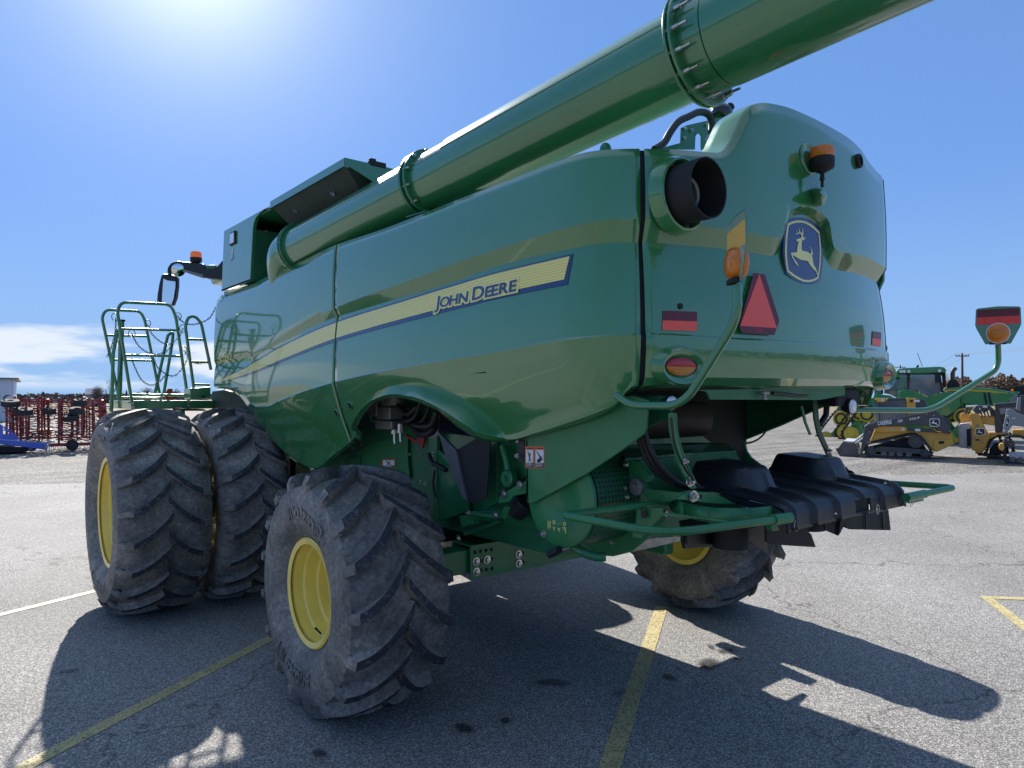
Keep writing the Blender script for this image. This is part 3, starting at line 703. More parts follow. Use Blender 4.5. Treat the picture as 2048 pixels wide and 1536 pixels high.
# --- maker name on the stripe, small capitals with tall initials
def namefn(out,s0_,z0_,sc,shear):
    return lambda x,y: surf(s0_+x*sc, z0_+y*sc+shear*(x*sc), out)
pa=sp(874,617)[1:]; pb_=sp(1037,581)[1:]
sh=(pb_[1]-pa[1])/(pb_[0]-pa[0]); wt=pb_[0]-pa[0]
zh=sp(1037,553.5)[2]-pb_[1]
def maker(out,off,m,name,par):
    mb=MB(); x=0; big=zh*1.62/.72*.72; 
    fn=lambda xx,yy: surf(pa[0]+xx,pa[1]+yy+sh*xx,out)
    segs=[('J',1.0,0),('OHN',.80,0),(None,0,0),('D',1.0,0),('EERE',.80,0)]
    # measure
    tot=0; lay=[]
    H=zh*1.36
    for t_,k_,_ in segs:
        if t_ is None: tot+=H*.10; continue
        vs,fs=textpolys(t_,H*k_*1.05,0,3); w_=max(v.x for v in vs); lay.append((t_,k_,tot,vs)); tot+=w_+H*.045
    fx=wt/tot
    for t_,k_,x_,_ in lay:
        vs,fs=textpolys(t_,H*k_*1.05,off,3)
        comp={}      # stagger the letters so that overlapping outlines never share a plane
        xs=[0]; 
        for i_,ch_ in enumerate(t_):
            v1,f1=textpolys(t_[:i_],H*k_*1.05,0,3) if i_ else ([],[]); x1=max([v.x for v in v1],default=0)+(H*.03 if i_ else 0)
            v2,f2=textpolys(ch_,H*k_*1.05,off,3); m2=min(v.x for v in textpolys(ch_,H*k_*1.05,0,3)[0])
            oo=(len(mb.v)%5)*.00025
            mb.add([surf(pa[0]+(x_+x1+v.x-(m2 if i_ else 0))*fx,pa[1]+v.y+sh*(x_+x1+v.x-(m2 if i_ else 0))*fx,out+oo) for v in v2],f2)
    return mb.build(name,m,par,smooth=0,recalc=False)
maker(.0072,.013,DYEL,'maker_name_outline',par_r); maker(.0102,.002,BLUE,'maker_name',par_r)
# yellow drop edge under the letters
# --- model number
pa2=sp(440,726)[1:]; pb2=sp(465,719)[1:]; sh2=(pb2[1]-pa2[1])/(pb2[0]-pa2[0]); w2_=pb2[0]-pa2[0]; h2=sp(440,711)[2]-pa2[1]
vs,fs=textpolys('S780',h2*1.35,.001,3); W_=max(v.x for v in vs)
MB().add([surf(pa2[0]+v.x/W_*w2_,pa2[1]+v.y+sh2*v.x/W_*w2_,.004) for v in vs],fs).build('model_number',DYEL,par_f,smooth=0,recalc=False)
# --- latch holes
for q in ((673,826),(701,811)):
    P,s,z=sp(*q); n=snorm(s,z); o=MB().lathe([(.001,.034),(.008,.031),(.008,.026),(.003,.024)],P,n,24).build('latch_ring',GREENP,par_r if q[0]>680 else par_f); MB().lathe([(.004,.026),(.004,0)],P,n,24).build('latch_hole',DARK,o,smooth=0)
    MB().box(P+n*.006,(.006,.008,.035),rx=.6).build('latch_tongue',BLKM,o)
# --- exhaust
P,s,z=sp(1385,386); n=Vector((0,-1,0)); ex_c=Vector((P.x,P.y,P.z))
mc=onplane(1418,375,ex_c+Vector((0,-.17,0)),n); r_=61/F*((mc-Vector(CAM)).dot(Vector((*FX,0))))
ax_=Vector((0,-1,0)); base=mc+Vector((0,.24,0))
MB().lathe([(-.03,r_+.046),(.02,r_+.043),(.040,r_+.032),(.044,r_+.022),(.030,r_+.012),(-.05,r_+.010)],Vector((mc.x,P.y,mc.z)),ax_,48).build('exhaust_bezel',GREENP,par_h)
exh=MB().lathe([(-.04,r_),(.24,r_),(.24,r_-.006),(.02,r_-.006),(.0,r_-.05)],base,ax_,56).build('exhaust_pipe',BLKM,CB,smooth=40)
r2=r_*.56
MB().lathe([(.0,r2),(.13,r2),(.138,r2-.006),(.13,r2-.016),(.05,r2-.016),(.05,0)],base,ax_,40).build('inner_pipe',GREYM,exh,smooth=40)
mb=MB()
for i in range(-6,7):
    h_=math.sqrt(max(0,(r2-.02)**2-(i*.011)**2))
    mb.tube([base+Vector((i*.011,-.075,-h_)),base+Vector((i*.011,-.075,h_))],.0022,5); mb.tube([base+Vector((-h_,-.072,i*.011)),base+Vector((h_,-.072,i*.011))],.0022,5)
mb.build('spark_screen',GALV,exh,smooth=0)
# --- amber beacon on its bracket
P,s,z=sp(1638,390); n=snorm(s,z); bc_=P+n*.14+Vector((0,0,0))
def bp(px,py): return onplane(px,py,bc_,Vector((FX[0],FX[1],0)))
bpz=lambda py: bp(1644,py).z
cx0=bp(1644.5,340); sc_=((bc_-Vector(CAM)).dot(Vector((*FX,0))))/F
zb=lambda py:bpz(py)-cx0.z
arm=MB(); a0=P-n*.03; 
for (q,rx_,rz_) in ((P,.055,.045),(P+n*.07+Vector((0,0,-.004)),.050,.036),(bc_+Vector((0,0,zb(382)+cx0.z-bc_.z)),.040,.022)): pass
c1_=P+n*.0; c2_=Vector((cx0.x,cx0.y,bpz(387)))
t_=(c2_-c1_); ring=[]
side_=Vector((0,0,1)).cross(n).normalized()
sec_=[]
for (c_,w_,hu,hd) in ((c1_-n*.02,.075,.045,.075),(c1_+t_*.4,.072,.038,.060),(c2_,.056,.026,.036),(c2_+t_*.30,.034,.016,.014)):
    sec_.append([c_+side_*(w_*math.cos(g*2*PI/12))+Vector((0,0,(hu if math.sin(g*2*PI/12)>0 else hd)*math.sin(g*2*PI/12))) for g in range(12)])
for r__ in sec_: arm.v+=r__
for i in range(3):
    for j in range(12): arm.f.append((i*12+j,i*12+(j+1)%12,(i+1)*12+(j+1)%12,(i+1)*12+j)); arm.m.append(0)
arm.f.append(tuple(range(36,48))); arm.m.append(0)
bkt=arm.build('beacon_bracket',GREEN,par_h,smooth=50)
up=Vector((0,0,1)); b0=Vector((cx0.x,cx0.y,0))
bk=MB().lathe([(bpz(374),.008),(bpz(362),.008),(bpz(360),.013),(bpz(356),.013),(bpz(352),.010),(bpz(348),.012),(bpz(346),.016),(bpz(338),21*sc_),(bpz(334),23*sc_),(bpz(318),23.4*sc_),(bpz(316),23*sc_)],b0,up,28).build('beacon',BLKM,CB,smooth=40)
MB().lathe([(bpz(316.5),22.8*sc_),(bpz(312),23*sc_),(bpz(300),22.6*sc_),(bpz(296),21*sc_),(bpz(294),17*sc_),(bpz(293.5),0)],b0,up,28).build('beacon_lens',AMB,bk,smooth=40)
MB().box(b0+Vector((0,0,bpz(355))),(.02,.02,.03),rz=.5).build('beacon_clamp',BLKM,bk,bevel=.003)
P,s,z=sp(1616,318); n=snorm(s,z); MB().lathe([(-.002,.088),(.006,.086),(.010,.080),(.004,.070),(-.002,.050),(-.004,0)],P+n*.004,n,36).build('round_cap',GREEN,par_h,smooth=50)
# --- cameras
P,s,z=sp(1714,323); n=snorm(s,z); c_=MB().lathe([(0,.044),(.02,.044),(.024,.040),(.024,.030),(.010,.028)],P,n,28).build('rear_camera',BLKM,CB); MB().lathe([(.014,.029),(.016,0)],P,n,24).build('camera_lens',BLKG,c_)
P,s,z=sp(1360,612.5); n=snorm(s,z); c_=MB().lathe([(0,.0145),(.006,.0145),(.008,.012),(.006,.009),(.004,0)],P,n,20).build('round_plug',BLKM,par_h)
# --- reflective strips
def strip4(q,name,m,out,par):
    mb=MB(); k=6; c_=[sp(*p)[1:] for p in q]; vs=[]
    for i in range(k+1):
        for j in range(3):
            u=i/k;v=j/2; s=(c_[0][0]*(1-u)+c_[1][0]*u)*(1-v)+(c_[3][0]*(1-u)+c_[2][0]*u)*v; z=(c_[0][1]*(1-u)+c_[1][1]*u)*(1-v)+(c_[3][1]*(1-u)+c_[2][1]*u)*v; vs.append(surf(s,z,out))
    mb.add(vs,[(i*3+j,i*3+j+1,i*3+j+4,i*3+j+3) for i in range(k) for j in range(2)]); return mb.build(name,m,par,smooth=60,recalc=False)
strip4([(1325,621.5),(1393,624),(1393,643),(1324.5,641)],'reflective_strip',REDD,.004,par_h); strip4([(1324.5,641),(1393,643),(1392,662.5),(1323.5,660.5)],'reflective_strip',ORNG,.004,par_h)
strip4([(1744,662),(1761,665),(1761,679),(1743.5,676)],'reflective_strip',REDD,.004,par_h); strip4([(1743.5,676),(1761,679),(1760,693.5),(1743,690)],'reflective_strip',ORNG,.004,par_h)
# --- slow moving vehicle triangle
P,s,z=sp(1519,612); Ns=snorm(s,z,.12); P0=P+Ns*.018
pl_=lambda pts,o=0:[onplane(x,y,P0+Ns*o,Ns) for x,y in pts]
smv=MB().prism(pl_([(1508,545.5),(1530,548.5),(1559,640),(1558,645),(1549,670),(1484,666),(1480,655),(1479.5,650)]),-Ns*.004).build('slow_vehicle_sign',REDD,CB,smooth=0,bevel=.001)
MB().prism(pl_([(1518.7,547.5),(1554,656.5),(1480.5,651.5)],.002),-Ns*.0015).build('triangle',ORNG,smv,smooth=0)
vs,fs=textpolys('SLOW MOVING\nVEHICLE EMBLEM',.010,0,1)
x1=onplane(1510,659,P0+Ns*.001,Ns); ex_=(onplane(1530,661,P0+Ns*.001,Ns)-x1); ex_.normalize(); ez=Vector((0,0,1))
MB().add([x1+ex_*v.x*.8+ez*(v.y) for v in vs],fs).build('sign_print',REDR,smv,smooth=0)
# --- leaping deer badge
P,s,z=sp(1607,500); Nl=Vector((0,-1,.0)); a_=sp(1607,445)[0]; b_2=sp(1607,555)[0]; tv=(a_-b_2).normalized(); th_=(sp(1630,500)[0]-sp(1590,500)[0]).normalized(); Nl=th_.cross(tv).normalized(); Nl=Nl if Nl.y<0 else -Nl
P0l=P+Nl*.012
def lz(pts,o=0): return [onplane(1520+x/8.533,400+y/8.533,P0l+Nl*o,Nl) for x,y in pts]
outer=[(455,345),(520,318),(600,303),(690,298),(760,305),(860,340),(960,405),(1050,490),(1058,560),(1072,680),(1080,850),(1075,1050),(1050,1240),(1022,1375),(960,1415),(880,1440),(800,1447),(700,1432),(600,1380),(520,1320),(450,1255),(430,1150),(410,1000),(400,850),(405,680),(420,520),(440,410)]
badge=MB().prism(lz(outer),-Nl*.012).build('maker_badge',BLUE,CB,smooth=0,bevel=.001)
yo=[(478,398),(540,368),(620,350),(700,348),(780,365),(870,412),(950,475),(1016,545),(1030,680),(1042,850),(1035,1080),(1015,1230),(1000,1338),(930,1380),(830,1402),(740,1395),(640,1350),(550,1290),(465,1222),(445,1100),(432,980),(428,840),(440,620),(458,480)]
yi=[(500,430),(560,402),(630,386),(700,385),(770,400),(855,446),(930,505),(998,575),(1008,680),(1020,850),(1014,1080),(996,1220),(980,1310),(915,1350),(830,1368),(745,1360),(655,1318),(570,1262),(490,1200),(472,1090),(460,970),(456,840),(466,640),(484,490)]
A_=lz(yo,.002);B_=lz(yi,.002); nn_=len(yo)
MB().add(A_+B_,[(i,(i+1)%nn_,nn_+(i+1)%nn_,nn_+i) for i in range(nn_)]).build('badge_border',DYEL,badge,smooth=0,recalc=False)
deer=[[(612,680),(655,660),(700,650),(712,640),(735,640),(778,640),(765,665),(745,682),(718,682),(712,740),(708,820),(722,865),(800,880),(860,915),(885,945),(898,1000),(908,1060),(918,1110),(950,1160),(970,1210),(1000,1290),(985,1290),(945,1210),(900,1165),(850,1110),(818,1045),(760,1030),(700,1022),(640,990),(590,955),(566,935),(568,960),(585,1010),(640,1080),(655,1130),(645,1130),(600,1075),(555,990),(525,915),(535,900),(625,895),(635,850),(640,780),(658,715),(625,700)],
[(868,925),(876,880),(866,830),(846,796),(856,800),(885,850),(902,905),(900,935),(888,942)],
[(705,640),(708,600),(690,575),(650,572),(600,596),(610,578),(640,562),(622,530),(610,516),(632,530),(648,558),(672,556),(665,510),(652,482),(672,500),(690,550),(716,565),(722,520),(708,468),(730,500),(738,560),(734,610),(738,640)]]
mb=MB()
for d_ in deer:
    q=lz(d_,.0025); mb.add(q,[tuple(range(len(q)))])
dm=mb.build('leaping_deer',DYEL,badge,smooth=0,recalc=False); bm=bmesh.new(); bm.from_mesh(dm.data); bmesh.ops.triangulate(bm,faces=bm.faces,ngon_method='EAR_CLIP'); bm.to_mesh(dm.data); bm.free()
# --- tail lamps in their pods
def taillamp(P,n,rx_,rz_,label=None):
    xd=Vector((0,0,1)).cross(n).normalized(); zd=n.cross(xd); xd=-xd if xd.x<0 else xd
    def ring(kx,kz,o,z0=0): return [P+xd*(kx*math.cos(2*PI*i/40))+zd*(kz*math.sin(2*PI*i/40)+z0)+n*o for i in range(40)]
    def loft(rs,cap=False):
        mb=MB()
        for r in rs: mb.v+=r
        for i in range(len(rs)-1):
            for j in range(40): mb.f.append((i*40+j,i*40+(j+1)%40,(i+1)*40+(j+1)%40,(i+1)*40+j)); mb.m.append(0)
        if cap: mb.f.append(tuple((len(rs)-1)*40+j for j in range(40))); mb.m.append(0)
        return mb
    pod=loft([ring(rx_+.052,rz_+.055,-.04,.002),ring(rx_+.040,rz_+.043,.018,.002),ring(rx_+.032,rz_+.034,.026),ring(rx_+.018,rz_+.018,.022),ring(rx_+.008,rz_+.006,.008),ring(rx_,rz_,.004)],True).build('lamp_pod',GREENP,par_h,smooth=45)
    l=loft([ring(rx_,rz_,.003),ring(rx_,rz_,.010)]).build('lamp_rim',BLKG,pod)
    # red upper half, amber lower
    def half(sg,m,nm):
        mb=MB(); k=24; rows_=[]
        for r in range(5):
            f=r/4
            for i in range(k+1):
                g=PI*i/k; mb.v.append(P+xd*((rx_-.004)*math.cos(g))+zd*(sg*(rz_-.004)*math.sin(g)*f)+n*(.008+.012*math.sqrt(max(0,1-math.cos(g)**2-(f*math.sin(g))**2+.0))))
        for r in range(4):
            for i in range(k): a=r*(k+1)+i; mb.f.append((a,a+1,a+k+2,a+k+1)); mb.m.append(0)
        mb.build(nm,m,pod,smooth=60)
    half(1,REDL,'red_lens'); half(-1,AMB,'amber_lens')
P,s,z=sp(1357,733); n=snorm(s,z,.05); n=(n*.6+Vector((0,-1,0))*.4).normalized(); Z_=(P-Vector(CAM)).dot(Vector((*FX,0)))
taillamp(P+n*.012,n,.103,19.5/F*Z_)
s2=2*sC-s; P2=surf(s2,z); n2=Vector((-n.x,n.y,n.z)); taillamp(P2+n2*.02,n2,.103,19.5/F*Z_)
# --- work lamps under the hood
def worklamp(P,d,r):
    d=Vector(d).normalized(); o=MB().lathe([(-.07,.012),(-.06,r*.6),(-.015,r*1.02),(.0,r*1.05),(.004,r*.98),(.004,r*.93)],P,d,32).build('work_lamp',BLKM,CB,smooth=40)
    MB().lathe([(.0,r*.95),(.012,r*.80),(.020,r*.45),(.022,0)],P,d,32).build('lamp_lens',LAMP,o,smooth=60); return o
pL=at(1343,806,y=-1.93); pR=at(1704,813,y=-1.93)
worklamp(pL,(-.25,-1,-.05),.036); worklamp(pR,(.0,-1,-.05),.050)
MB().box(pL+Vector((.02,.12,.02)),(.05,.2,.03)).build('lamp_bracket',GREENI,CB,bevel=.003); MB().box(pR+Vector((.0,.10,.06)),(.30,.16,.12)).build('lamp_bracket',BLKM,CB,bevel=.02)
# --- marker lamps on folding stalks
def marker(name,stalk,pos,n,scale=1):
    st=MB().tube(fillet(stalk,.10,8),.0185,16).build('marker_stalk',GREEN,CB,smooth=60)
    n=Vector(n).normalized(); xd=Vector((0,0,1)).cross(n).normalized(); zd=Vector((0,0,1)); P=Vector(pos)
    q=lambda u,v,o=0: P+xd*u*scale+zd*v*scale+n*o
    prof=[(-.132,.262),(-.12,.272),(0,.280),(.12,.272),(.132,.262),(.136,.15),(.128,.125),(.075,.012),(-.075,.012),(-.128,.125),(-.136,.15)]
    pl=MB().prism([q(u,v) for u,v in prof],-n*.003).build('marker_plate',GREEN,st,smooth=0,bevel=.001)
    MB().prism([q(-.126,.207,.0012),(q(.126,.207,.0012)),q(.124,.262,.0012),q(-.124,.262,.0012)],-n*.001).build('reflective_strip',REDD,pl,smooth=0)
    MB().prism([q(-.126,.152,.0012),(q(.126,.152,.0012)),q(.126,.207,.0012),q(-.126,.207,.0012)],-n*.001).build('reflective_strip',REDR,pl,smooth=0)
    MB().prism([q(-.126,.142,-.0042),(q(.126,.142,-.0042)),q(.124,.235,-.0042),q(-.124,.235,-.0042)],n*.001).build('reflective_strip',mat('reflex_amber',(.85,.50,.12),.4),pl,smooth=0)
    MB().prism([q(u*.98,.012+(v-.012)*.985,-.0036) for u,v in prof],n*.0004).build('plate_back',mat('plate_back',(.30,.42,.33),.35,coat=.6,noise=(30,.15)),pl,smooth=0)
    MB().prism([q(-.05,.010,.001),q(.05,.010,.001),q(.05,.03,.001),q(-.05,.03,.001)],-n*.03).build('marker_foot',BLKM,pl,bevel=.002)
    for sd in (1,-1):
        lm=MB().lathe([(.0,.066),(.02,.064),(.034,.052),(.042,.030),(.044,0)],q(0,.088,.001 if sd>0 else -.004),n*sd,28)
        o=lm.build('marker_lens',AMB,pl,smooth=60)
    MB().lathe([(.0,.074),(.003,.074),(.003,.05)],q(0,.088,.001),n,28).build('lens_gasket',WHT,pl,smooth=0)
xl=-1.33
S=[at(1232,790,x=xl),at(1262,811,x=xl),at(1366,812,x=xl),at(1464,655,x=xl),at(1475.5,620,x=xl),at(1473.5,570,x=xl)]
marker('left',S,S[-1]+Vector((0,0,-.005)),(.75,-.66,0),1.02)
def ad(px,py,t): return Vector([CAM[i]+ray(px,py)[i]*t for i in range(3)])
S=[ad(1690,820,4.85),ad(1715,820,4.87),ad(1862,821,5.0),ad(1990,742,5.02),ad(1997,725,5.02),ad(1996,690,5.0)]
marker('right',S,S[-1]+Vector((0,0,-.005)),(-.93,-.37,0),1)
GREENM=mat('green_chassis',(.018,.175,.058),.45,coat=.25,noise=(2.5,.22,7)); _G=GREEN; GREEN=GREENM
# ================================================================ UNDERSIDE, DISCHARGE END, TAILBOARD
def px_(pts,**k): return [at(x,y,**k) for x,y in pts]
def plate(name,pts,th,m,par=CB,bevel=.003,smooth=0,**k):
    return MB().prism(px_(pts,**k),th).build(name,m,par,smooth=smooth,bevel=bevel)
def obolt(par,p,d,r=.013,h=.014,m=STEEL):
    mb=MB(); bolt(mb,p,d,r,h); return mb.build('bolt',m,par,smooth=30)
def c4(X,Y): return 1220+X/5.12,740+Y/5.12
def c6(X,Y): return 1000+X/3.413,840+Y/3.413
def c7(X,Y): return 600+X/3.657,760+Y/3.657
def cb(X,Y): return 1400+X/3.7236,840+Y/3.7236
TH=Vector((.02,0,0))
# --- inner wall seen through the wheel arch
iw=MB(); 
x0=-.95
zz=at(936,1022,x=x0).z
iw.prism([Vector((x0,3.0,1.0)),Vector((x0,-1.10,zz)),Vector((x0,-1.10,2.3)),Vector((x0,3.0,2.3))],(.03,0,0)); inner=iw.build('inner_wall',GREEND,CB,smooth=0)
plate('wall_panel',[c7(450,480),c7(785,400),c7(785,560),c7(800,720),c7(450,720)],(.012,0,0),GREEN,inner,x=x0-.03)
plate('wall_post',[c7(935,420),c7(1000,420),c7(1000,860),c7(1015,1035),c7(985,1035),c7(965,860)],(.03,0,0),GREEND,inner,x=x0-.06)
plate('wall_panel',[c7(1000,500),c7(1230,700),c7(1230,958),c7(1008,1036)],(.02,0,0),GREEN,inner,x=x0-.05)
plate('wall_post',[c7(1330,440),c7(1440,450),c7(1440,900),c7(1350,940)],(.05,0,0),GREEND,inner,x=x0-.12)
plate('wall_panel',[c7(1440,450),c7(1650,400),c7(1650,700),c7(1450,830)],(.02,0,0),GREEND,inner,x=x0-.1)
plate('vent_panel',[c7(325,570),c7(440,565),c7(440,625),c7(325,640)],(.01,0,0),GREENI,inner,x=x0-.04)
plate('cover_strip',[c7(1590,400),c7(1640,395),c7(1645,605),c7(1590,600)],(.02,0,0),BLK,inner,x=-1.19)
for q in ((810,543),(890,545),(980,541),(988,750),(922,756),(888,745),(1590,440),(1590,555),(570,362),(610,345),(450,465),(1158,1158)):
    obolt(inner,at(*c7(*q),x=x0-.06 if q[0]<1500 else -1.21),(-1,0,0),.009,.012)
# drive arm on the wall
a=at(*c7(1480,480),x=-1.12); b=at(*c7(1535,715),x=-1.12)
MB().tube([a,a.lerp(b,.5)+Vector((0,0,.02)),b],.022,10).build('drive_arm',GREEN,inner,smooth=50)
MB().lathe([(-.02,.055),(.02,.055),(.03,.045),(.03,.02),(.045,.018),(.045,0)],at(*c7(1530,718),x=-1.12),(-1,0,0),24).build('arm_pulley',GREEND,inner)
# --- dark roof of the arch and hydraulic manifold
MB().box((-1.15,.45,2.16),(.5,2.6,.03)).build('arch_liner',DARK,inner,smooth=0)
hc=at(*c7(690,240),x=-1.1)
hb=MB(); hb.box(hc,(.20,.20,.10)); hb.box(hc+Vector((-.02,.0,-.09)),(.16,.26,.07)); hb.box(hc+Vector((-.06,.15,.03)),(.10,.12,.12)); hb.cyl(hc+Vector((0,0,.05)),hc+Vector((0,0,.22)),.10,24)
hyd=hb.build('hydraulic_pump',GREYM,CB,bevel=.012)
for q,l in (((692,340),.10),((735,340),.085)):
    a=at(*c7(*q),x=-1.16); mb=MB(); mb.cyl(a+Vector((0,0,.02)),a-Vector((0,0,l*.35)),.020,6); mb.cyl(a-Vector((0,0,l*.35)),a-Vector((0,0,l*.55)),.024,6); mb.tube([a-Vector((0,0,l*.5)),a-Vector((0,0,l)),a-Vector((0,.01,l+.03))],.012,10)
    mb.build('hose_fitting',STEEL,hyd,smooth=40)
def hose(pts,r,name='hydraulic_hose',m=HOSE,par=CB,x=-1.1,conv=c7):
    P_=[]
    for q in pts:
        if isinstance(q,Vector): P_.append(q)
        elif len(q)==3: P_.append(at(*conv(q[0],q[1]),x=q[2]))
        else: P_.append(at(*conv(*q),x=x))
    return MB().tube(smoothpts(P_,7),r,10).build(name,m,par,smooth=60)
hose([(640,200),(700,330),(760,310),(840,270),(880,160)],.016,x=-1.13); hose([(760,280),(850,330),(960,330),(1000,230)],.024,x=-1.08); hose([(740,210),(820,290),(900,300),(950,180)],.022,x=-1.06)
hose([(820,320),(880,390),(960,380),(1010,300)],.028,x=-1.03); hose([(700,170),(790,250),(860,190)],.02,x=-1.12); hose([(520,250),(515,290),(540,300),(600,300)],.006,x=-1.18,m=GALV,name='steel_pipe')
hose([(1015,215),(1030,270),(1045,320),(1020,380),(985,410),(940,400)],.022,x=-1.0,m=mat('pipe_grey',(.30,.30,.30),.5),name='grey_pipe')
hose([(940,540),(965,600),(1020,630),(1070,660)],.018,x=-1.05); hose([(985,660),(975,760),(990,860)],.008,x=-1.03)
hose([(280,545),(380,525),(480,480)],.007,x=-1.02)
plate('red_lever',[c7(765,395),c7(850,440),c7(900,395),c7(915,400),c7(895,500),c7(880,490),c7(875,460),c7(840,465),c7(770,412)],(.015,0,0),mat('red_plastic',(.30,.012,.02),.45),CB,x=-1.02)
# --- black mud flap
plate('mud_flap',[c7(1010,380),c7(1140,512),c7(1215,885),c7(1180,850),c7(1135,735),c7(1060,550)],(.02,.0,0),mat('flap_rubber',(.075,.078,.085),.55,noise=(6,.3)),CB,x=-1.22)
plate('mud_flap',[c7(1140,512),c7(1290,425),c7(1390,455),c7(1360,870),c7(1275,905),c7(1215,885)],(.012,0,0),BLKM,CB,x=-1.20)
MB().prism([at(*c7(1010,380),x=-1.21),at(*c7(1300,420),x=-1.21),at(*c7(1280,330),x=-1.05),at(*c7(1020,250),x=-1.05)],(.01,0,.01)).build('flap_shelf',BLK,CB,smooth=0)
# --- linkage above the axle
lk=plate('link_bracket',[c7(1160,995),c7(1255,990),c7(1265,1055),c7(1185,1075)],(.06,0,0),GREEN,CB,x=-1.1); obolt(lk,at(*c7(1235,972),x=-1.12),(-1,0,0),.014,.02)
MB().tube([at(*c7(1255,975),x=-1.12),at(*c7(1430,1000),x=-1.12)],.014,8).build('tie_rod',GREEN,CB)
plate('link_plate',[c7(1255,960),c7(1470,960),c7(1500,920),c7(1540,925),c7(1500,1015),c7(1460,1010),c7(1300,1005)],(.02,0,0),GREEND,CB,x=-1.1)
plate('link_plate',[c7(1455,850),c7(1590,765),c7(1650,740),c7(1650,830),c7(1555,850),c7(1530,890),c7(1450,905)],(.02,0,0),GREEN,CB,x=-1.14)
for q in ((1608,768),(1492,834),(1430,990),(1158,1160)): 
    mb=MB(); mb.lathe([(0,.026),(.004,.026),(.004,.012),(.014,.012),(.014,0)],at(*c7(*q),x=-1.145),(-1,0,0),16).build('washer_bolt',STEEL,lk,smooth=30)
MB().cyl(at(*c7(1580,960),x=-1.02),at(*c7(1660,900),x=-1.02)+Vector((0,0,.02)),.07,20).build('filter_canister',BLK,CB,bevel=.008)
plate('stay_bar',[c7(1190,1120),c7(1450,1025),c7(1460,1045),c7(1300,1110),c7(1200,1140)],(.03,0,0),GREEND,CB,x=-1.0)
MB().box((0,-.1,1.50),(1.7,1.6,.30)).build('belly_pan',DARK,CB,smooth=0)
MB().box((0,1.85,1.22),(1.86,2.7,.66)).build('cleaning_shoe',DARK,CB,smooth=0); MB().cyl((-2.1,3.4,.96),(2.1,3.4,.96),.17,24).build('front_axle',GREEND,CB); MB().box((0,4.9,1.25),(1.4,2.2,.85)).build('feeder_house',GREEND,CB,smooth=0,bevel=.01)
# --- rear axle
f=[at(944,1091,y=0.02),at(1128,1060,y=.02),at(1165,1118,y=.02),at(944,1164,y=.02)]
zb_,zt_=.712,.955
ax=MB(); xa=-.885; xb=.93
# open channel: rear face, top flange, front face
ax.box(((xa+xb)/2,.02,(zb_+zt_)/2),(xb-xa,.014,zt_-zb_)); ax.box(((xa+xb)/2,.13,zt_-.006),(xb-xa,.22,.014)); ax.box(((xa+xb)/2,.24,(zb_+zt_)/2),(xb-xa,.014,zt_-zb_)); 
axl=ax.build('rear_axle',GREEN,CB,bevel=.004)
for i,sx in enumerate((-1,1)):
    MB().box((sx*1.02,.13,.835),(.62,.17,.17)).build('axle_extension',GREEN,axl,bevel=.008); MB().box((sx*1.36,.14,.80),(.14,.24,.46)).build('king_pin_housing',GREEND,axl,bevel=.03); MB().cyl((sx*1.3,.2,.79),(sx*1.66,.2,.79),.10,24).build('hub',YEL,axl)
    MB().tube([Vector((sx*.2,.34,.86)),Vector((sx*1.30,.36,.84))],.026,12).build('steering_rod',GREEND,axl,smooth=50)
def axp(X,Y): return at(*c7(X,Y),y=.012)
hole=[(1280,1260),(1320,1252),(1360,1246),(1400,1240),(1325,1325),(1402,1308),(1325,1392),(1364,1386),(1404,1378),(1590,1205),(1627,1199),(1629,1266),(1630,1332)]
for q in hole: MB().lathe([(.0,.014),(.002,.014),(.002,0)],axp(*q),(0,-1,0),14).build('bolt_hole',DARK,axl,smooth=0)
for q in ((1288,1328),(1368,1315),(1290,1403),(1598,1275),(1600,1342)):
    mb=MB(); mb.lathe([(0,.030),(.005,.030),(.006,.020),(.014,.019),(.022,.017),(.024,0)],axp(*q),(0,-1,0),18).build('axle_bolt',STEEL,axl,smooth=30)
lab=plate('axle_label',[c7(1648,1155),c7(1700,1147),c7(1703,1222),c7(1652,1228)],(0,-.001,0),WHT,axl,bevel=0,y=.0125)
for k in range(5): plate('label_print',[c7(1655,1165+k*11),c7(1655+30+8*(k%2),1161+k*11),c7(1655+30+8*(k%2),1164+k*11),c7(1655,1168+k*11)],(0,-.0005,0),INK,lab,bevel=0,y=.0110)
# silver deflector and far rim shaft
plate('shield_strip',[c6(890,905),c6(1010,805),c6(1240,800),c6(1245,825)],(0,.01,0),GALV,CB,y=-.35)
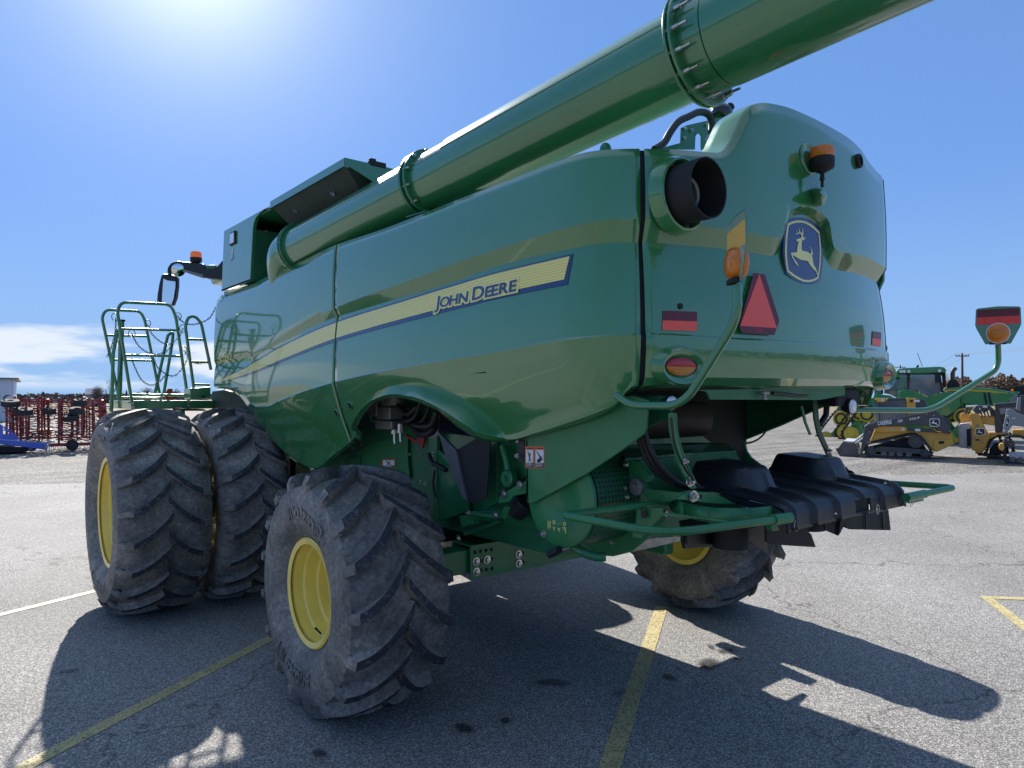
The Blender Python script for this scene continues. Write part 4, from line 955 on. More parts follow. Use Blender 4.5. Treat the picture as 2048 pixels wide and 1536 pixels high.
# --- discharge side sheet with warning labels
XS=-1.22
sh_pts=[(1049,862),(1120,838),(1200,806),(1262,790),(1296,800),(1292,857),(1288,868),(1240,903),(1176,946),(1120,977),(1064,1007),(1054,1006),(1052,960)]
sheet=plate('discharge_side_sheet',sh_pts,(.014,0,0),GREEN,CB,bevel=.004,x=XS)
MB().prism([at(1054,1004,x=XS),at(1052,880,x=XS),at(1050,880,x=XS+.0)+Vector((.10,0,0)),at(1052,1004,x=XS)+Vector((.10,0,0))],(0,-.012,0)).build('sheet_flange',GREEN,sheet,smooth=0)
def warn(x0,y0,x1,y1,X,par,kind,conv=None,sk=0,**ax):
    q=lambda u,v,o=0: at(x0+(x1-x0)*u, y0+(y1-y0)*v+sk*u,x=X-o)
    r=lambda u0,v0,u1,v1,o:[q(u0,v0,o),q(u1,v0,o),q(u1,v1,o),q(u0,v1,o)]
    l=MB().prism(r(0,0,1,1,.001),(.001,0,0)).build('warning_label',LBLO,par,smooth=0)
    MB().prism(r(.08,.16,.92,.76,.0018),(.0005,0,0)).build('label_panel',WHT,l,smooth=0)
    MB().prism(r(.08,.76,.92,.97,.0018),(.0005,0,0)).build('label_text_block',INK,l,smooth=0)
    mb=MB()
    for k in range(3): mb.add(r(.12,.79+.055*k,.75+.1*(k%2),.81+.055*k,.0026),[(0,1,2,3)])
    mb.build('label_print',WHT,l,smooth=0,recalc=False)
    mb=MB()
    if kind=='hand':
        mb.add([q(u,v,.0026) for u,v in ((.15,.22),(.22,.22),(.60,.45),(.52,.52))],[(0,1,2,3)])
        mb.add([q(u,v,.0026) for u,v in ((.22,.74),(.25,.60),(.45,.55),(.62,.42),(.68,.44),(.60,.54),(.80,.46),(.84,.50),(.68,.58),(.84,.56),(.84,.61),(.66,.66),(.55,.74))],[tuple(range(13))])
    else:
        mb.add([q(u,v,.0026) for u,v in ((.25,.25),(.35,.22),(.45,.38),(.62,.30),(.66,.34),(.55,.46),(.58,.60),(.75,.68),(.72,.71),(.50,.64),(.40,.72),(.36,.70),(.44,.58),(.40,.44))],[tuple(range(14))])
    o=mb.build('label_symbol',INK,l,smooth=0,recalc=False); bm=bmesh.new(); bm.from_mesh(o.data); bmesh.ops.triangulate(bm,faces=bm.faces,ngon_method='EAR_CLIP'); bm.to_mesh(o.data); bm.free()
    vs,fs=textpolys('WARNING',1,.02,1); W_=max(v.x for v in vs); MB().add([q(.22+.66*v.x/W_,.125-.09*v.y,.0026) for v in vs],fs).build('label_heading',INK,l,smooth=0,recalc=False)
warn(1050.5,893,1067.5,936,XS,sheet,'man',sk=-.5); warn(1069.5,892.5,1088.5,936.5,XS,sheet,'hand',sk=.3)
warn(764,918,790.5,935,x0-.035,inner,'man')
# --- chopper drum cover
dc=at(1123,997,x=-1.17); R_=.268
drum=MB().lathe([(.0,R_),(.012,R_-.004),(.016,R_-.012),(.016,R_*.45),(.010,R_*.40),(.010,0)],dc,(-1,0,0),64).build('drum_cover',GREEN,CB,smooth=40)
bolt_=MB(); bolt(bolt_,at(1088,1068,x=-1.186),(-1,0,0),.014,.016); bolt_.build('bolt',STEEL,drum,smooth=30)
# yellow pictograms
q=lambda X,Y,o=0: at(*c6(X,Y),x=-1.1875-o)
mb=MB()
def rct(X0,Y0,X1,Y1): mb.add([q(X0,Y0),q(X1,Y0),q(X1,Y1),q(X0,Y1)],[(0,1,2,3)])
for X,Y in ((368,698),(441,710)):
    k=14; o_=len(mb.v); mb.add([q(X+9*math.cos(i*2*PI/k),Y+14*math.sin(i*2*PI/k)) for i in range(k)]+[q(X+4.5*math.cos(i*2*PI/k),Y+8*math.sin(i*2*PI/k)) for i in range(k)],[(i,(i+1)%k,k+(i+1)%k,k+i) for i in range(k)])
rct(360,733,377,737);rct(366,737,371,755);rct(392,738,412,742);rct(400,742,405,762);rct(424,733,450,738);rct(436,738,441,757);rct(446,738,450,775);rct(383,705,390,708);rct(400,706,407,709);rct(418,706,425,709)
for k in range(4): rct(325+k*6,690,328+k*6,745-(k%2)*9)
mb.build('pictograms',DYEL,drum,smooth=0,recalc=False)
# perforated screen on the drum, rear side
def perfmat():
    m=D.materials.new('perforated_screen'); m.use_nodes=True; n=m.node_tree.nodes; l=m.node_tree.links; b=n['Principled BSDF']
    b.inputs['Base Color'].default_value=(.016,.115,.045,1); b.inputs['Roughness'].default_value=.4
    u=n.new('ShaderNodeUVMap'); v=n.new('ShaderNodeTexVoronoi'); v.inputs['Randomness'].default_value=0; v.inputs['Scale'].default_value=1
    v.voronoi_dimensions='2D'
    l.new(u.outputs[0],v.inputs['Vector']); mr=n.new('ShaderNodeMath'); mr.operation='GREATER_THAN'; mr.inputs[1].default_value=.27; l.new(v.outputs['Distance'],mr.inputs[0])
    mm=n.new('ShaderNodeMix'); mm.data_type='RGBA'; l.new(mr.outputs[0],mm.inputs[0]); mm.inputs[6].default_value=(.004,.006,.006,1); mm.inputs[7].default_value=(.016,.115,.045,1); l.new(mm.outputs[2],b.inputs['Base Color'])
    return m
mb=MB(); nA=40; W0,W1=-1.155,-.82
for i in range(nA+1):
    g=2*PI*i/nA
    for j,xx in enumerate((W0,W1)): mb.v.append(Vector((xx,dc.y-(R_-.006)*math.cos(g),dc.z+(R_-.006)*math.sin(g)))); mb.uv[len(mb.v)-1]=(g*R_/.028,(xx-W0)/.028)
for i in range(nA): mb.f.append((2*i,2*i+1,2*i+3,2*i+2)); mb.m.append(0)
o=mb.build('perforated_screen',perfmat(),drum,smooth=60); ul=o.data.uv_layers.new(name='uv')
for lp in o.data.loops: ul.data[lp.index].uv=mb.uv[lp.vertex_index]
# end plate behind the screen
XE=-.82
endp=plate('chopper_side_plate',[(1150,935),(1180,915),(1234,900),(1250,950),(1262,985),(1272,1008),(1290,1015),(1330,1018),(1325,1045),(1300,1072),(1262,1104),(1225,1113),(1190,1110),(1170,1090)],(.02,0,0),GREEN,CB,x=XE)
for X,Y in ((850,463),(868,522),(868,632),(855,697),(820,778),(768,833),(790,385)): obolt(endp,at(*c6(X,Y),x=XE),(-1,0,0),.009,.014)
plate('plate_edge',[c6(775,240),c6(795,240),c6(850,490),c6(870,640),c6(855,640),c6(838,500)],(.03,0,0),GREEND,endp,x=XE-.03)
plate('slotted_bar',[c6(878,490),c6(890,487),c6(892,655),c6(880,655)],(.012,0,0),GREEND,endp,x=XE-.03)
lw=MB().ball(at(*c6(648,480),x=-1.0),.045,n=14).build('latch_knob',GALV,endp)
plate('bright_label',[c6(572,372),c6(590,365),c6(607,440),c6(586,425)],(.002,0,0),mat('sky_label',(.55,.62,.75),.3),CB,bevel=0,x=-1.10)
# lower arc of the housing and handle
MB().tube(smoothpts([at(*c6(505,865),x=-1.12),at(*c6(560,900),x=-1.1),at(*c6(640,930),x=-1.05),at(*c6(720,935),x=-1.0)],6),.026,10).build('lower_rail',GREEND,CB,smooth=50)
MB().tube([at(*c6(338,918),x=-1.2),at(*c6(405,885),x=-1.2)],.022,14).build('grip_handle',BLK,CB,smooth=50)
MB().tube([at(*c6(400,890),x=-1.19),at(*c6(520,860),x=-1.1)],.012,8).build('handle_shaft',GALV,CB,smooth=50)
# --- space under the rear hood
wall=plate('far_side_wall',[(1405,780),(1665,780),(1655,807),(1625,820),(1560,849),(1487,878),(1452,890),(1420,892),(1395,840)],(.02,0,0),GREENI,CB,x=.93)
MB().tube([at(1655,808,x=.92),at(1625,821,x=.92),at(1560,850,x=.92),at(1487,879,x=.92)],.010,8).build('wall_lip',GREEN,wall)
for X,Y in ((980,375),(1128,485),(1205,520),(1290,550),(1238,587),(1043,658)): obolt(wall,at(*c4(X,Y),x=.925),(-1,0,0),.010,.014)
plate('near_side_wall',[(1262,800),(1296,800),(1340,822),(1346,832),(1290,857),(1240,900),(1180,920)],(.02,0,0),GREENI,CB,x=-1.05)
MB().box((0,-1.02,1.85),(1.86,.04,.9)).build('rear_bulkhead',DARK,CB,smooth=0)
bt_=MB(); bt_.cyl((-.95,-1.12,1.86),(.22,-1.12,1.86),.12,32); beat=bt_.build('beater',mat('beater_brown',(.035,.024,.022),.6),CB)
plate('under_hood_plate',[(1395,780),(1413,783),(1421,799),(1640,800),(1690,790),(1690,775)],(0,.012,0),GREEN,CB,bevel=0,y=-1.93)
plate('under_hood_lip',[c4(400,295),c4(700,292),c4(700,312),c4(405,318)],(0,.012,0),GREYM,CB,bevel=0,y=-1.80)
# stepped rear-facing panels over the chopper
yp=-1.48
ch=plate('chopper_hood',[(1250,922),(1290,921),(1368,911),(1472,905),(1497,955),(1360,985),(1290,985)],(0,.02,0),GREEN,CB,y=yp)
MB().prism([at(1250,922,y=yp),at(1368,911,y=yp),at(1472,905,y=yp),at(1452,889,y=yp+.35),at(1386,889,y=yp+.35),at(1240,896,y=yp+.35)],(0,0,.012)).build('hood_step',GREEND,ch,smooth=0)
plate('hood_face',[(1240,872),(1400,868),(1430,890),(1386,891),(1240,900)],(0,.02,0),GREEND,ch,y=yp+.37)
plate('gusset',[(1466,905),(1474,905),(1483,875),(1487,878),(1493,902),(1501,914),(1543,946),(1534,948),(1492,930)],(.02,0,0),GREEND,CB,x=.9)
for q in ((1148,907),(1184,905)): MB().lathe([(0,.008),(.001,0)],at(*c4(*q),y=yp-.003),(0,-1,0),10).build('bolt_hole',DARK,ch,smooth=0)
obolt(CB,at(*c4(1352,877),x=.89),(-1,0,0),.011,.016)
warnp=MB().prism([at(*c4(*q),y=yp-.004) for q in ((408,940),(455,950),(530,1080),(480,1090))],(0,.001,0)).build('warning_label',WHT,ch,smooth=0)
MB().prism([at(*c4(*q),y=yp-.006) for q in ((408,940),(455,950),(463,972),(417,966))],(0,.001,0)).build('label_heading',LBLO,warnp,smooth=0)
MB().prism([at(*c4(*q),y=yp-.006) for q in ((450,990),(475,1000),(500,1060),(480,1050))],(0,.001,0)).build('label_symbol',INK,warnp,smooth=0)
# lever arm with pivot
la=plate('lever_arm',[(1257,921),(1264,919),(1276,925),(1300,950),(1302,960),(1284,966),(1290,975),(1305,979),(1357,985),(1362,996),(1340,1003),(1300,1005),(1282,985),(1264,975),(1258,950)],(.03,0,0),GREEN,CB,x=-.90)
MB().lathe([(0,.046),(.02,.046),(.024,.020),(.034,.018),(.034,0)],at(*c4(287,1192),x=-.90),(-1,0,0),24).build('arm_pivot',GREYM,la)
for X,Y in ((168,968),(152,1208),(178,1296)): obolt(la,at(*c4(X,Y),x=-.93),(-1,0,0),.012,.018)
# hoses down to the spinner motors
for k,(dx,r) in enumerate(((0,.016),(10,.015),(22,.014))):
    P_=[at(1274+dx*.6,852,x=-1.0),at(1282+dx*.7,890,x=-.98),at(1300+dx*.9,930,x=-.93),at(1330+dx*.7,957,x=-.85),at(1368+dx*.4,972,x=-.75),at(1420,978,x=-.6)]
    MB().tube(smoothpts(P_,8),r,10).build('hydraulic_hose',HOSE,CB,smooth=60)
P_=[at(1624+18*math.cos(i)*0,860,x=.9) for i in range(1)]
MB().tube(smoothpts([at(1488,887,x=.93),at(1505,884,x=.93),at(1522,874,x=.93),at(1535,858,x=.93)],6),.007,8).build('black_cable',HOSE,CB,smooth=60)
MB().tube(smoothpts([at(1690,935,x=.8),at(1696,942,x=.8),at(1704,945,x=.8),at(1708,952,x=.8)],6),.010,8).build('black_cable',HOSE,CB,smooth=60)
# hood drain valve with brass fittings and wiring
v0=at(1530,786,y=-1.96); vb=MB(); vb.cyl(v0+Vector((-.03,0,.0)),v0+Vector((.03,0,.0)),.012,12); vb.cyl(v0,v0-Vector((0,0,.03)),.008,8); vb.box(v0-Vector((0,0,.032)),(.045,.012,.006)); vb.build('drain_valve',GALV,CB,smooth=40)
MB().tube(smoothpts([at(1545,786,y=-1.95),at(1575,789,y=-1.94),at(1605,792,y=-1.93),at(1640,787,y=-1.9),at(1680,785,y=-1.9)],6),.010,8).build('wire_loom',HOSE,CB,smooth=60)
# --- hanging straps of the tailboard
st1=MB()
def flatbar(name,pts,w,th,m,par=CB,**k):
    P_=px_(pts,**k); mb=MB(); o=0
    ax=list(k)[0]; dd=Vector((0,th,0)) if ax=='y' else Vector((th,0,0)); ws=Vector((w/2,0,0)) if ax=='y' else Vector((0,w/2,0))
    for i,p in enumerate(P_):
        for q in (p-ws,p+ws,p+ws+dd,p-ws+dd): mb.v.append(q)
    n=len(P_)
    for i in range(n-1):
        for j in range(4): a=4*i+j; b=4*i+(j+1)%4; mb.f.append((a,b,b+4,a+4)); mb.m.append(0)
    mb.f.append((0,1,2,3)); mb.f.append((4*n-1,4*n-2,4*n-3,4*n-4)); mb.m+= [0,0]
    return mb.build(name,m,par,smooth=20,bevel=.003)
s1=flatbar('hanger_strap',[(1345,826),(1347,860),(1352,885),(1365,930),(1389,978)],.045,.012,GREEN,y=-1.95)
flatbar('strap_flange',[(1353,826),(1355,860),(1360,885),(1375,930),(1397,972)],.010,.045,GREEN,s1,y=-1.95)
MB().tube(smoothpts([at(1343,835,y=-1.975),at(1349,885,y=-1.975),at(1366,930,y=-1.975),at(1388,962,y=-1.975),at(1398,972,y=-1.975)],6),.006,8).build('strap_cable',HOSE,s1,smooth=60)
for X,Y,r in ((812,1145,.017),(752,935,.009)): obolt(s1,at(*c4(X,Y),y=-1.955),(0,-1,0),r,.02)
s2=flatbar('hanger_strap',[(1630,790),(1634,838),(1640,866),(1665,922),(1690,953)],.060,.012,mat('strap_dark',(.010,.075,.032),.5),y=-1.8)
flatbar('stay_strap',[(1604,812),(1612,845),(1622,870)],.03,.01,GREEN,y=-1.6)
obolt(s2,at(*cb(952,226),y=-1.81),(0,-1,0),.012,.02)
MB().tube([at(1655,790,y=-1.75),at(1652,830,y=-1.75),at(1640,850,y=-1.75)],.02,8).build('dark_stay',BLK,CB)
# --- tailboard cover: moulded black plastic
zc=lambda y:1.475+.02*(y+2.262)/.5
def PY(x,y,z): return Vector((x,y,z))
tb=MB(); yr=-2.262; yf=-1.60; XW=.66
nx=44; prof=[(yf,1.525),(-1.72,1.530),(-1.9,1.515),(-2.08,1.498),(-2.20,1.484),(-2.245,1.470),(-2.262,1.445),(-2.268,1.40),(-2.272,1.362)]
ribs=[-.60,-.40,-.16,.13,.36,.60]
hx=[(-.42,-1.80,.17,.20),(.42,-1.80,.17,.20)]
def hump(x,y):
    h=0
    for cx,cy,rx_,ry_ in hx:
        d=(abs((x-cx)/rx_)**4+abs((y-cy)/ry_)**4)**.25; h=max(h,.115*(1-sm(d,.78,1.08)))
    return h
ys=[]
for (a,b) in zip(prof,prof[1:]):
    m_=8 if abs(a[0]-b[0])>.1 else 2
    for i in range(m_): ys.append((a[0]+(b[0]-a[0])*i/m_,a[1]+(b[1]-a[1])*i/m_))
ys.append(prof[-1]); nx=132
for (y,z) in ys:
    for i in range(nx+1):
        x=-XW+2*XW*i/nx; h=hump(x,y) if y>-2.1 else 0
        rb_=0
        for r in ribs:
            xr=r*(1-.10*max(0,(y+2.26))/.6)
            d=abs(x-xr); 
            if y<-1.98+.0 or h<.01: rb_=max(rb_,.020*(1-sm(d,.010,.024)))
        yy=y-(rb_ if z<1.47 else 0)+(0.0); zz_=z+h+(rb_ if z>=1.47 else rb_*.3)
        edge=abs(x)-(XW-.02)
        if edge>0: zz_-=edge*.5
        if y<-2.25: x=x*(1+.015*(1.44-z)/.08)
        tb.v.append(Vector((x,yy,zz_)))
for r in range(len(ys)-1):
    for i in range(nx):
        x=-XW+2*XW*(i+.5)/nx; z=(ys[r][1]+ys[r+1][1])/2
        if .035<x<.21-.0 and 1.385<z<1.448 and ys[r][0]<-2.25: continue
        a=r*(nx+1)+i; tb.f.append((a,a+1,a+nx+2,a+nx+1)); tb.m.append(0)
tbo=tb.build('tailboard_cover',BLK,CB,smooth=40,solid=.008,recalc=False)
# side drops of the cover
MB().prism([Vector((-XW,-2.27,1.36)),Vector((-XW,-2.262,1.445)),Vector((-XW,-2.2,1.474)),Vector((-XW,-1.9,1.505)),Vector((-XW,-1.9,1.48)),Vector((-XW,-2.2,1.43)),Vector((-XW,-2.235,1.36))],(-.008,0,0)).build('cover_side',BLK,tbo,smooth=0)
MB().prism([Vector((.035,-2.262,1.372)),Vector((.215,-2.262,1.372)),Vector((.215,-2.262,1.452)),Vector((.035,-2.262,1.452))],(0,.10,0)).build('cover_pocket',DARK,tbo,smooth=0)
for X,Y in ((710,785),(1318,665),(1568,612)):
    c=at(*cb(X,Y),y=-2.285); ring=[c+Vector((.018*math.cos(g*2*PI/16),-.004,.026*math.sin(g*2*PI/16))) for g in range(16)]; MB().tube(ring,.0018,6,closed=True).build('pin_ring',STEEL,tbo,smooth=60)
    mb=MB(); mb.cyl(c,c+Vector((0,.02,0)),.008,10); mb.build('lynch_pin',STEEL,tbo)
for X,Y in ((235,545),(382,380),(922,478),(1010,716),(1378,487)): 
    c=at(*cb(X,Y),z=1.50 if Y<700 else 1.42); mb=MB(); bolt(mb,c+Vector((0,0,.01)),(0,0,1),.006,.006); mb.build('bolt',STEEL,tbo)
# steel deck under the cover
dk=MB(); 
P2=[Vector((-.70,-2.22,1.395)),Vector((-.90,-2.17,1.395)),Vector((-1.03,-2.05,1.395)),Vector((-1.06,-1.90,1.395)),Vector((-1.02,-1.72,1.395)),Vector((-.9,-1.6,1.395)),Vector((.9,-1.6,1.395)),Vector((1.0,-1.9,1.395)),Vector((.8,-2.20,1.395))]
a=[at(*q,z=1.40) for q in ((1575,1040),(1500,1048),(1420,1046),(1368,1035),(1343,1020),(1338,1005),(1350,998))]
P2=a+[Vector((-.6,-1.5,1.40)),Vector((.62,-1.5,1.40)),Vector((.66,-2.24,1.40))]
dk.prism(P2,(0,0,.012)); deck=dk.build('spreader_deck',GREEND,CB,smooth=0)
rm=MB().tube([p+Vector((0,0,.035)) for p in a[:-1]],.0,6) if False else MB()
for i in range(len(a)-2):
    p,q_=a[i],a[i+1]; rm.add([p,q_,q_+Vector((0,0,.075)),p+Vector((0,0,.075))],[(0,1,2,3)])
rm.build('deck_rim',GREEN,deck,smooth=45,solid=.01)
tr=MB().prism([at(*c4(X,Y),y=-2.02) for X,Y in ((680,1320),(815,1245),(1050,1258),(1215,1372),(1100,1372),(900,1350))],(0,.014,0)).build('pivot_bracket',GREEN,deck,smooth=0,bevel=.003)
MB().prism([at(*c4(X,Y),y=-2.02) for X,Y in ((1050,1258),(1060,1255),(1275,1365),(1215,1372))],(0,.10,0)).build('bracket_web',GREEN,tr,smooth=0)
obolt(tr,at(*c4(848,1292),y=-2.025),(0,-1,0),.019,.02); MB().lathe([(0,.011),(.001,0)],at(*c4(932,1297),y=-2.023),(0,-1,0),12).build('bolt_hole',DARK,tr,smooth=0)
for X,Y in ((512,1425),(568,1440)): p=at(*c4(X,Y),x=-.85); mb=MB(); mb.cyl(p-Vector((0,0,.03)),p+Vector((0,0,.028)),.007,8); mb.cyl(p-Vector((0,0,.01)),p+Vector((0,0,.008)),.014,6); mb.build('stud',STEEL,deck,smooth=30)
lb=MB().prism([at(*c4(X,Y),x=-1.02) for X,Y in ((313,1425),(368,1440),(368,1525),(318,1510))],(.002,0,0)).build('part_label',INK,deck,smooth=0)
plate('deck_plate',[c6(930,600),c6(1110,600),c6(1105,650),c6(960,810),c6(900,800),c6(905,760),c6(925,740)],(.012,0,0),GREEN,deck,x=-1.0)
plate('deck_edge',[c6(1110,638),c6(1200,640),c6(1620,698),c6(1620,702),c6(1200,662),c6(1110,650)],(0,.02,0),GREEN,deck,y=-2.15)
# --- bumper bars
zbr=1.425
L_=[at(1350,1000,z=zbr),at(1131,1031,z=zbr),at(1326,1066,z=zbr),at(1400,1068,z=zbr),at(1578,1037,z=zbr)]
L_=[at(1345,1003,z=1.45),at(1128,1030.5,z=1.45),at(1330,1068,z=1.44),at(1575,1036,z=1.44)]
pp=[L_[0]]+fillet([L_[0],L_[1],L_[2]],.03,5)[1:-1]+fillet([L_[1],L_[2],L_[3]],.18,8)[1:]
MB().tube(pp,.0185,16).build('bumper_bar',GREEN,CB,smooth=60)
MB().tube([L_[3].lerp(L_[2],.13),L_[3]+Vector((.02,0,0))],.026,16).build('bar_socket',GREEN,CB,smooth=60)
plate('socket_bracket',[(1541,1051),(1580,1043),(1590,1057),(1545,1063)],(0,.03,0),GREEN,CB,y=-2.2)
R_1=[at(1755,965,z=1.45),at(1898,972.5,z=1.45),at(1910,975,z=1.45),at(1840,989,z=1.44),at(1818,994,z=1.44)]
MB().tube([R_1[0]]+fillet([R_1[0],R_1[2],R_1[4]],.06,6)[1:],.0185,16).build('bumper_bar',GREEN,CB,smooth=60)
MB().tube([R_1[4].lerp(R_1[2],.32),R_1[4]-Vector((.04,0,0))],.025,16).build('bar_socket',GREEN,CB,smooth=60)
plate('socket_bracket',[cb(1575,590),cb(1665,570),cb(1668,602),cb(1580,622)],(0,.03,0),GREEN,CB,y=-2.2)
# --- spinner vanes under the deck
def vane(pts,y,d,name='spreader_vane'): return plate(name,[cb(*q) for q in pts],d,BLKM,CB,y=y)
vane([(495,780),(815,775),(808,830),(830,850),(865,948),(540,928),(497,905)],-2.05,(0,.015,0)); vane([(925,755),(1050,730),(1035,862),(935,820)],-2.10,(0,.012,0)); vane([(1050,730),(1100,725),(1100,742),(1035,862)],-2.12,(0,.02,0))
v_=vane([(1090,735),(1405,668),(1422,822),(1120,815),(1082,800)],-1.95,(0,.015,0)); plate('vane_rib',[cb(1238,705),cb(1243,705),cb(1245,815),cb(1239,815)],(0,.01,0),BLK,v_,y=-1.965); plate('vane_rib',[cb(1360,685),cb(1366,683),cb(1376,815),cb(1370,815)],(0,.01,0),BLK,v_,y=-1.965)
def vane6(pts,y,d,m=BLK): return plate('spreader_vane',[c6(*q) for q in pts],d,m,CB,y=y)
vane6([(1250,740),(1640,720),(1530,860),(1265,880),(1250,820)],-1.7,(0,.02,0)); vane6([(1290,720),(1410,700),(1415,850),(1280,850)],-1.74,(0,.02,0)); vane6([(1640,765),(1820,700),(1820,760),(1832,918),(1730,850)],-1.85,(0,.012,0)); vane6([(1240,690),(1400,660),(1800,680),(1800,760),(1250,770)],-1.6,(0,.02,0),BLKM)
for sx in (-.42,.42): MB().cyl((sx,-1.8,1.18),(sx,-1.8,1.41),.10,24).build('spinner_motor',BLKM,CB); 
# --- engine bay bits above the deck: hose, perforated bracket, air reservoir
def c3(X,Y): return 1240+X/3.413,Y/3.413
eb=MB(); P_=[at(*c3(X,Y),y=-1.25) for X,Y in ((418,1020),(424,870),(455,855),(700,800),(760,770),(750,860),(715,1000),(620,1020),(560,1020),(560,925),(545,908),(525,915),(515,935),(512,1020))]
o=MB().prism(P_,(0,.012,0)).build('engine_bracket',GREEND,CB,smooth=0)
for X,Y in ((442,878),(485,890),(438,942),(590,855)): obolt(o,at(*c3(X,Y),y=-1.256),(0,-1,0),.008,.012)
MB().prism([at(*c3(X,Y),y=-1.25) for X,Y in ((300,1005),(415,975),(418,1020),(300,1020))],(0,.012,0)).build('engine_bracket',GREEND,CB,smooth=0)
MB().tube(smoothpts([at(*c3(X,Y),y=-1.4) for X,Y in ((235,1020),(300,975),(345,900),(400,830),(470,795),(540,765),(600,780),(625,830),(625,900),(622,960),(625,1015))],7),[.022]*71,14).build('coolant_hose',HOSE,CB,smooth=60)
MB().tube(smoothpts([at(*c3(X,Y),y=-1.41) for X,Y in ((606,935),(622,960),(626,1015))],5),.027,12).build('hose_sleeve',GALV,CB,smooth=60)
c=at(*c3(695,770),y=-1.2); MB().ball(c,.085,n=20,sc=(1,.8,.75)).build('air_precleaner',BLKG,CB); MB().lathe([(0,.03),(.03,.03),(.04,.02),(.04,0)],at(*c3(740,745),y=-1.22),(.5,-.3,.8),12).build('precleaner_cap',BLKM,CB)

GREEN=_G

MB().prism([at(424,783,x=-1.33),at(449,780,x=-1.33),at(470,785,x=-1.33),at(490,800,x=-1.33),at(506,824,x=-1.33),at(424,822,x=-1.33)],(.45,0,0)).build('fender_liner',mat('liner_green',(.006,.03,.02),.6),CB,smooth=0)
# ================================================================ LANDING, RAILS, MIRROR
def cr(X,Y): return X/3.84, 560+Y/3.84
YA,YB_,YC=4.50,5.30,4.20
def railpts(pts,y): return [at(*cr(X,Y),y=y) for X,Y in pts]
def rail(name,outline,rungs,y,r=.0165,par=CB,fil=.10):
    P_=fillet(railpts(outline,y),fil,7); o=MB().tube(P_,r,14).build(name,GREEN,par,smooth=60)
    for a,b in rungs:
        p,q=railpts([a,b],y); MB().tube([p,q],r*.85,12).build('rung',GREEN,o,smooth=60)
    return o
# deck
dk0=[at(230,803,y=YB_),at(230,823,y=YB_)]
zt=at(*cr(1010,925),y=YA).z; zb=at(*cr(1010,992),y=YA).z
xL=at(*cr(1005,950),y=YA).x; xR=at(*cr(1600,950),y=YA).x
xF=at(*cr(885,950),y=YB_+.1).x
d=MB(); d.prism([Vector((xL,YA,zb)),Vector((xR+.3,YA,zb)),Vector((xR+.3,YA,zt)),Vector((xL,YA,zt))],(0,.05,0))
deckp=d.build('landing_beam',GREEN,CB,smooth=0,bevel=.004)
MB().prism([Vector((xL,YA+.002,zb)),Vector((xL,YA+.002,zt)),Vector((xL-.02,YB_+.2,zt)),Vector((xL-.02,YB_+.2,zb))],(.04,0,0)).build('landing_beam',GREEN,deckp,smooth=0,bevel=.004)
MB().prism([Vector((xL-.02,YA+.05,zt-.03)),Vector((xR+.3,YA+.05,zt-.03)),Vector((xR+.3,YB_+.2,zt-.03)),Vector((xL-.02,YB_+.2,zt-.03))],(0,0,.012)).build('landing_floor',GREEND,deckp,smooth=0)
bx=railpts([(1460,832),(1618,820),(1618,905),(1462,920)],YA-.35); MB().prism(bx,(0,.25,0)).build('side_box',GREEN,CB,smooth=0,bevel=.006)
bh=railpts([(1548,888),(1575,888),(1575,902),(1548,902)],YA-.352); MB().prism(bh,(0,.004,0)).build('box_slot',DARK,CB,smooth=0)
MB().prism(railpts([(1385,1000),(1420,1000),(1425,1070),(1390,1065)],YA),(0,.1,0)).build('landing_leg',GREEND,deckp,smooth=0)
st_=MB().prism(railpts([(1400,985),(1560,990),(1600,1005),(1400,1005)],YA-.5),(0,.4,.0)).build('tread_plate',BLKM,deckp,smooth=0)
ra=rail('hand_rail',[(1020,985),(900,235),(935,170),(1310,188),(1350,280),(1452,970)],[((928,375),(1368,387)),((966,578),(1398,586)),((1012,880),(1440,885))],YA)
for X,Y in ((1020,948),(1022,975),(1449,940),(1452,968)): obolt(ra,at(*cr(X,Y),y=YA-.018),(0,-1,0),.010,.012)
rb=rail('hand_rail',[(922,940),(782,285),(815,228),(1075,240),(1110,300),(1226,872)],[((820,425),(1138,433)),((862,613),(1172,620)),((915,903),(1225,905))],YB_)
rc=rail('hand_rail',[(1488,828),(1422,345),(1450,282),(1500,280),(1545,330),(1620,690)],[((1440,455),(1562,460)),((1465,628),(1600,632)),((1487,803),(1610,806))],YA-.25,fil=.08)
MB().tube(railpts([(935,318),(915,915)],YA+.6),.028,12).build('ladder_post',GREEN,CB); MB().tube([at(*cr(936,305),y=YA+.6),at(*cr(936,318),y=YA+.6)],.036,12).build('post_cap',BLKM,CB)
MB().tube(railpts([(905,380),(870,560),(855,1015)],YA+.75),.020,12).build('ladder_stile',GREEN,CB,smooth=50)
lp=MB().tube(fillet(railpts([(1190,870),(1290,420),(1330,400),(1325,470),(1250,920)],YB_),.05,6),.018,12).build('ladder_stile',GREEN,CB,smooth=50)
# fuel cap / red extinguisher bracket behind the rails
MB().prism(railpts([(1268,870),(1295,835),(1325,835),(1330,920),(1268,920)],YB_+.4),(0,.05,0)).build('red_bracket',mat('red_paint',(.30,.03,.025),.4),CB,smooth=0)
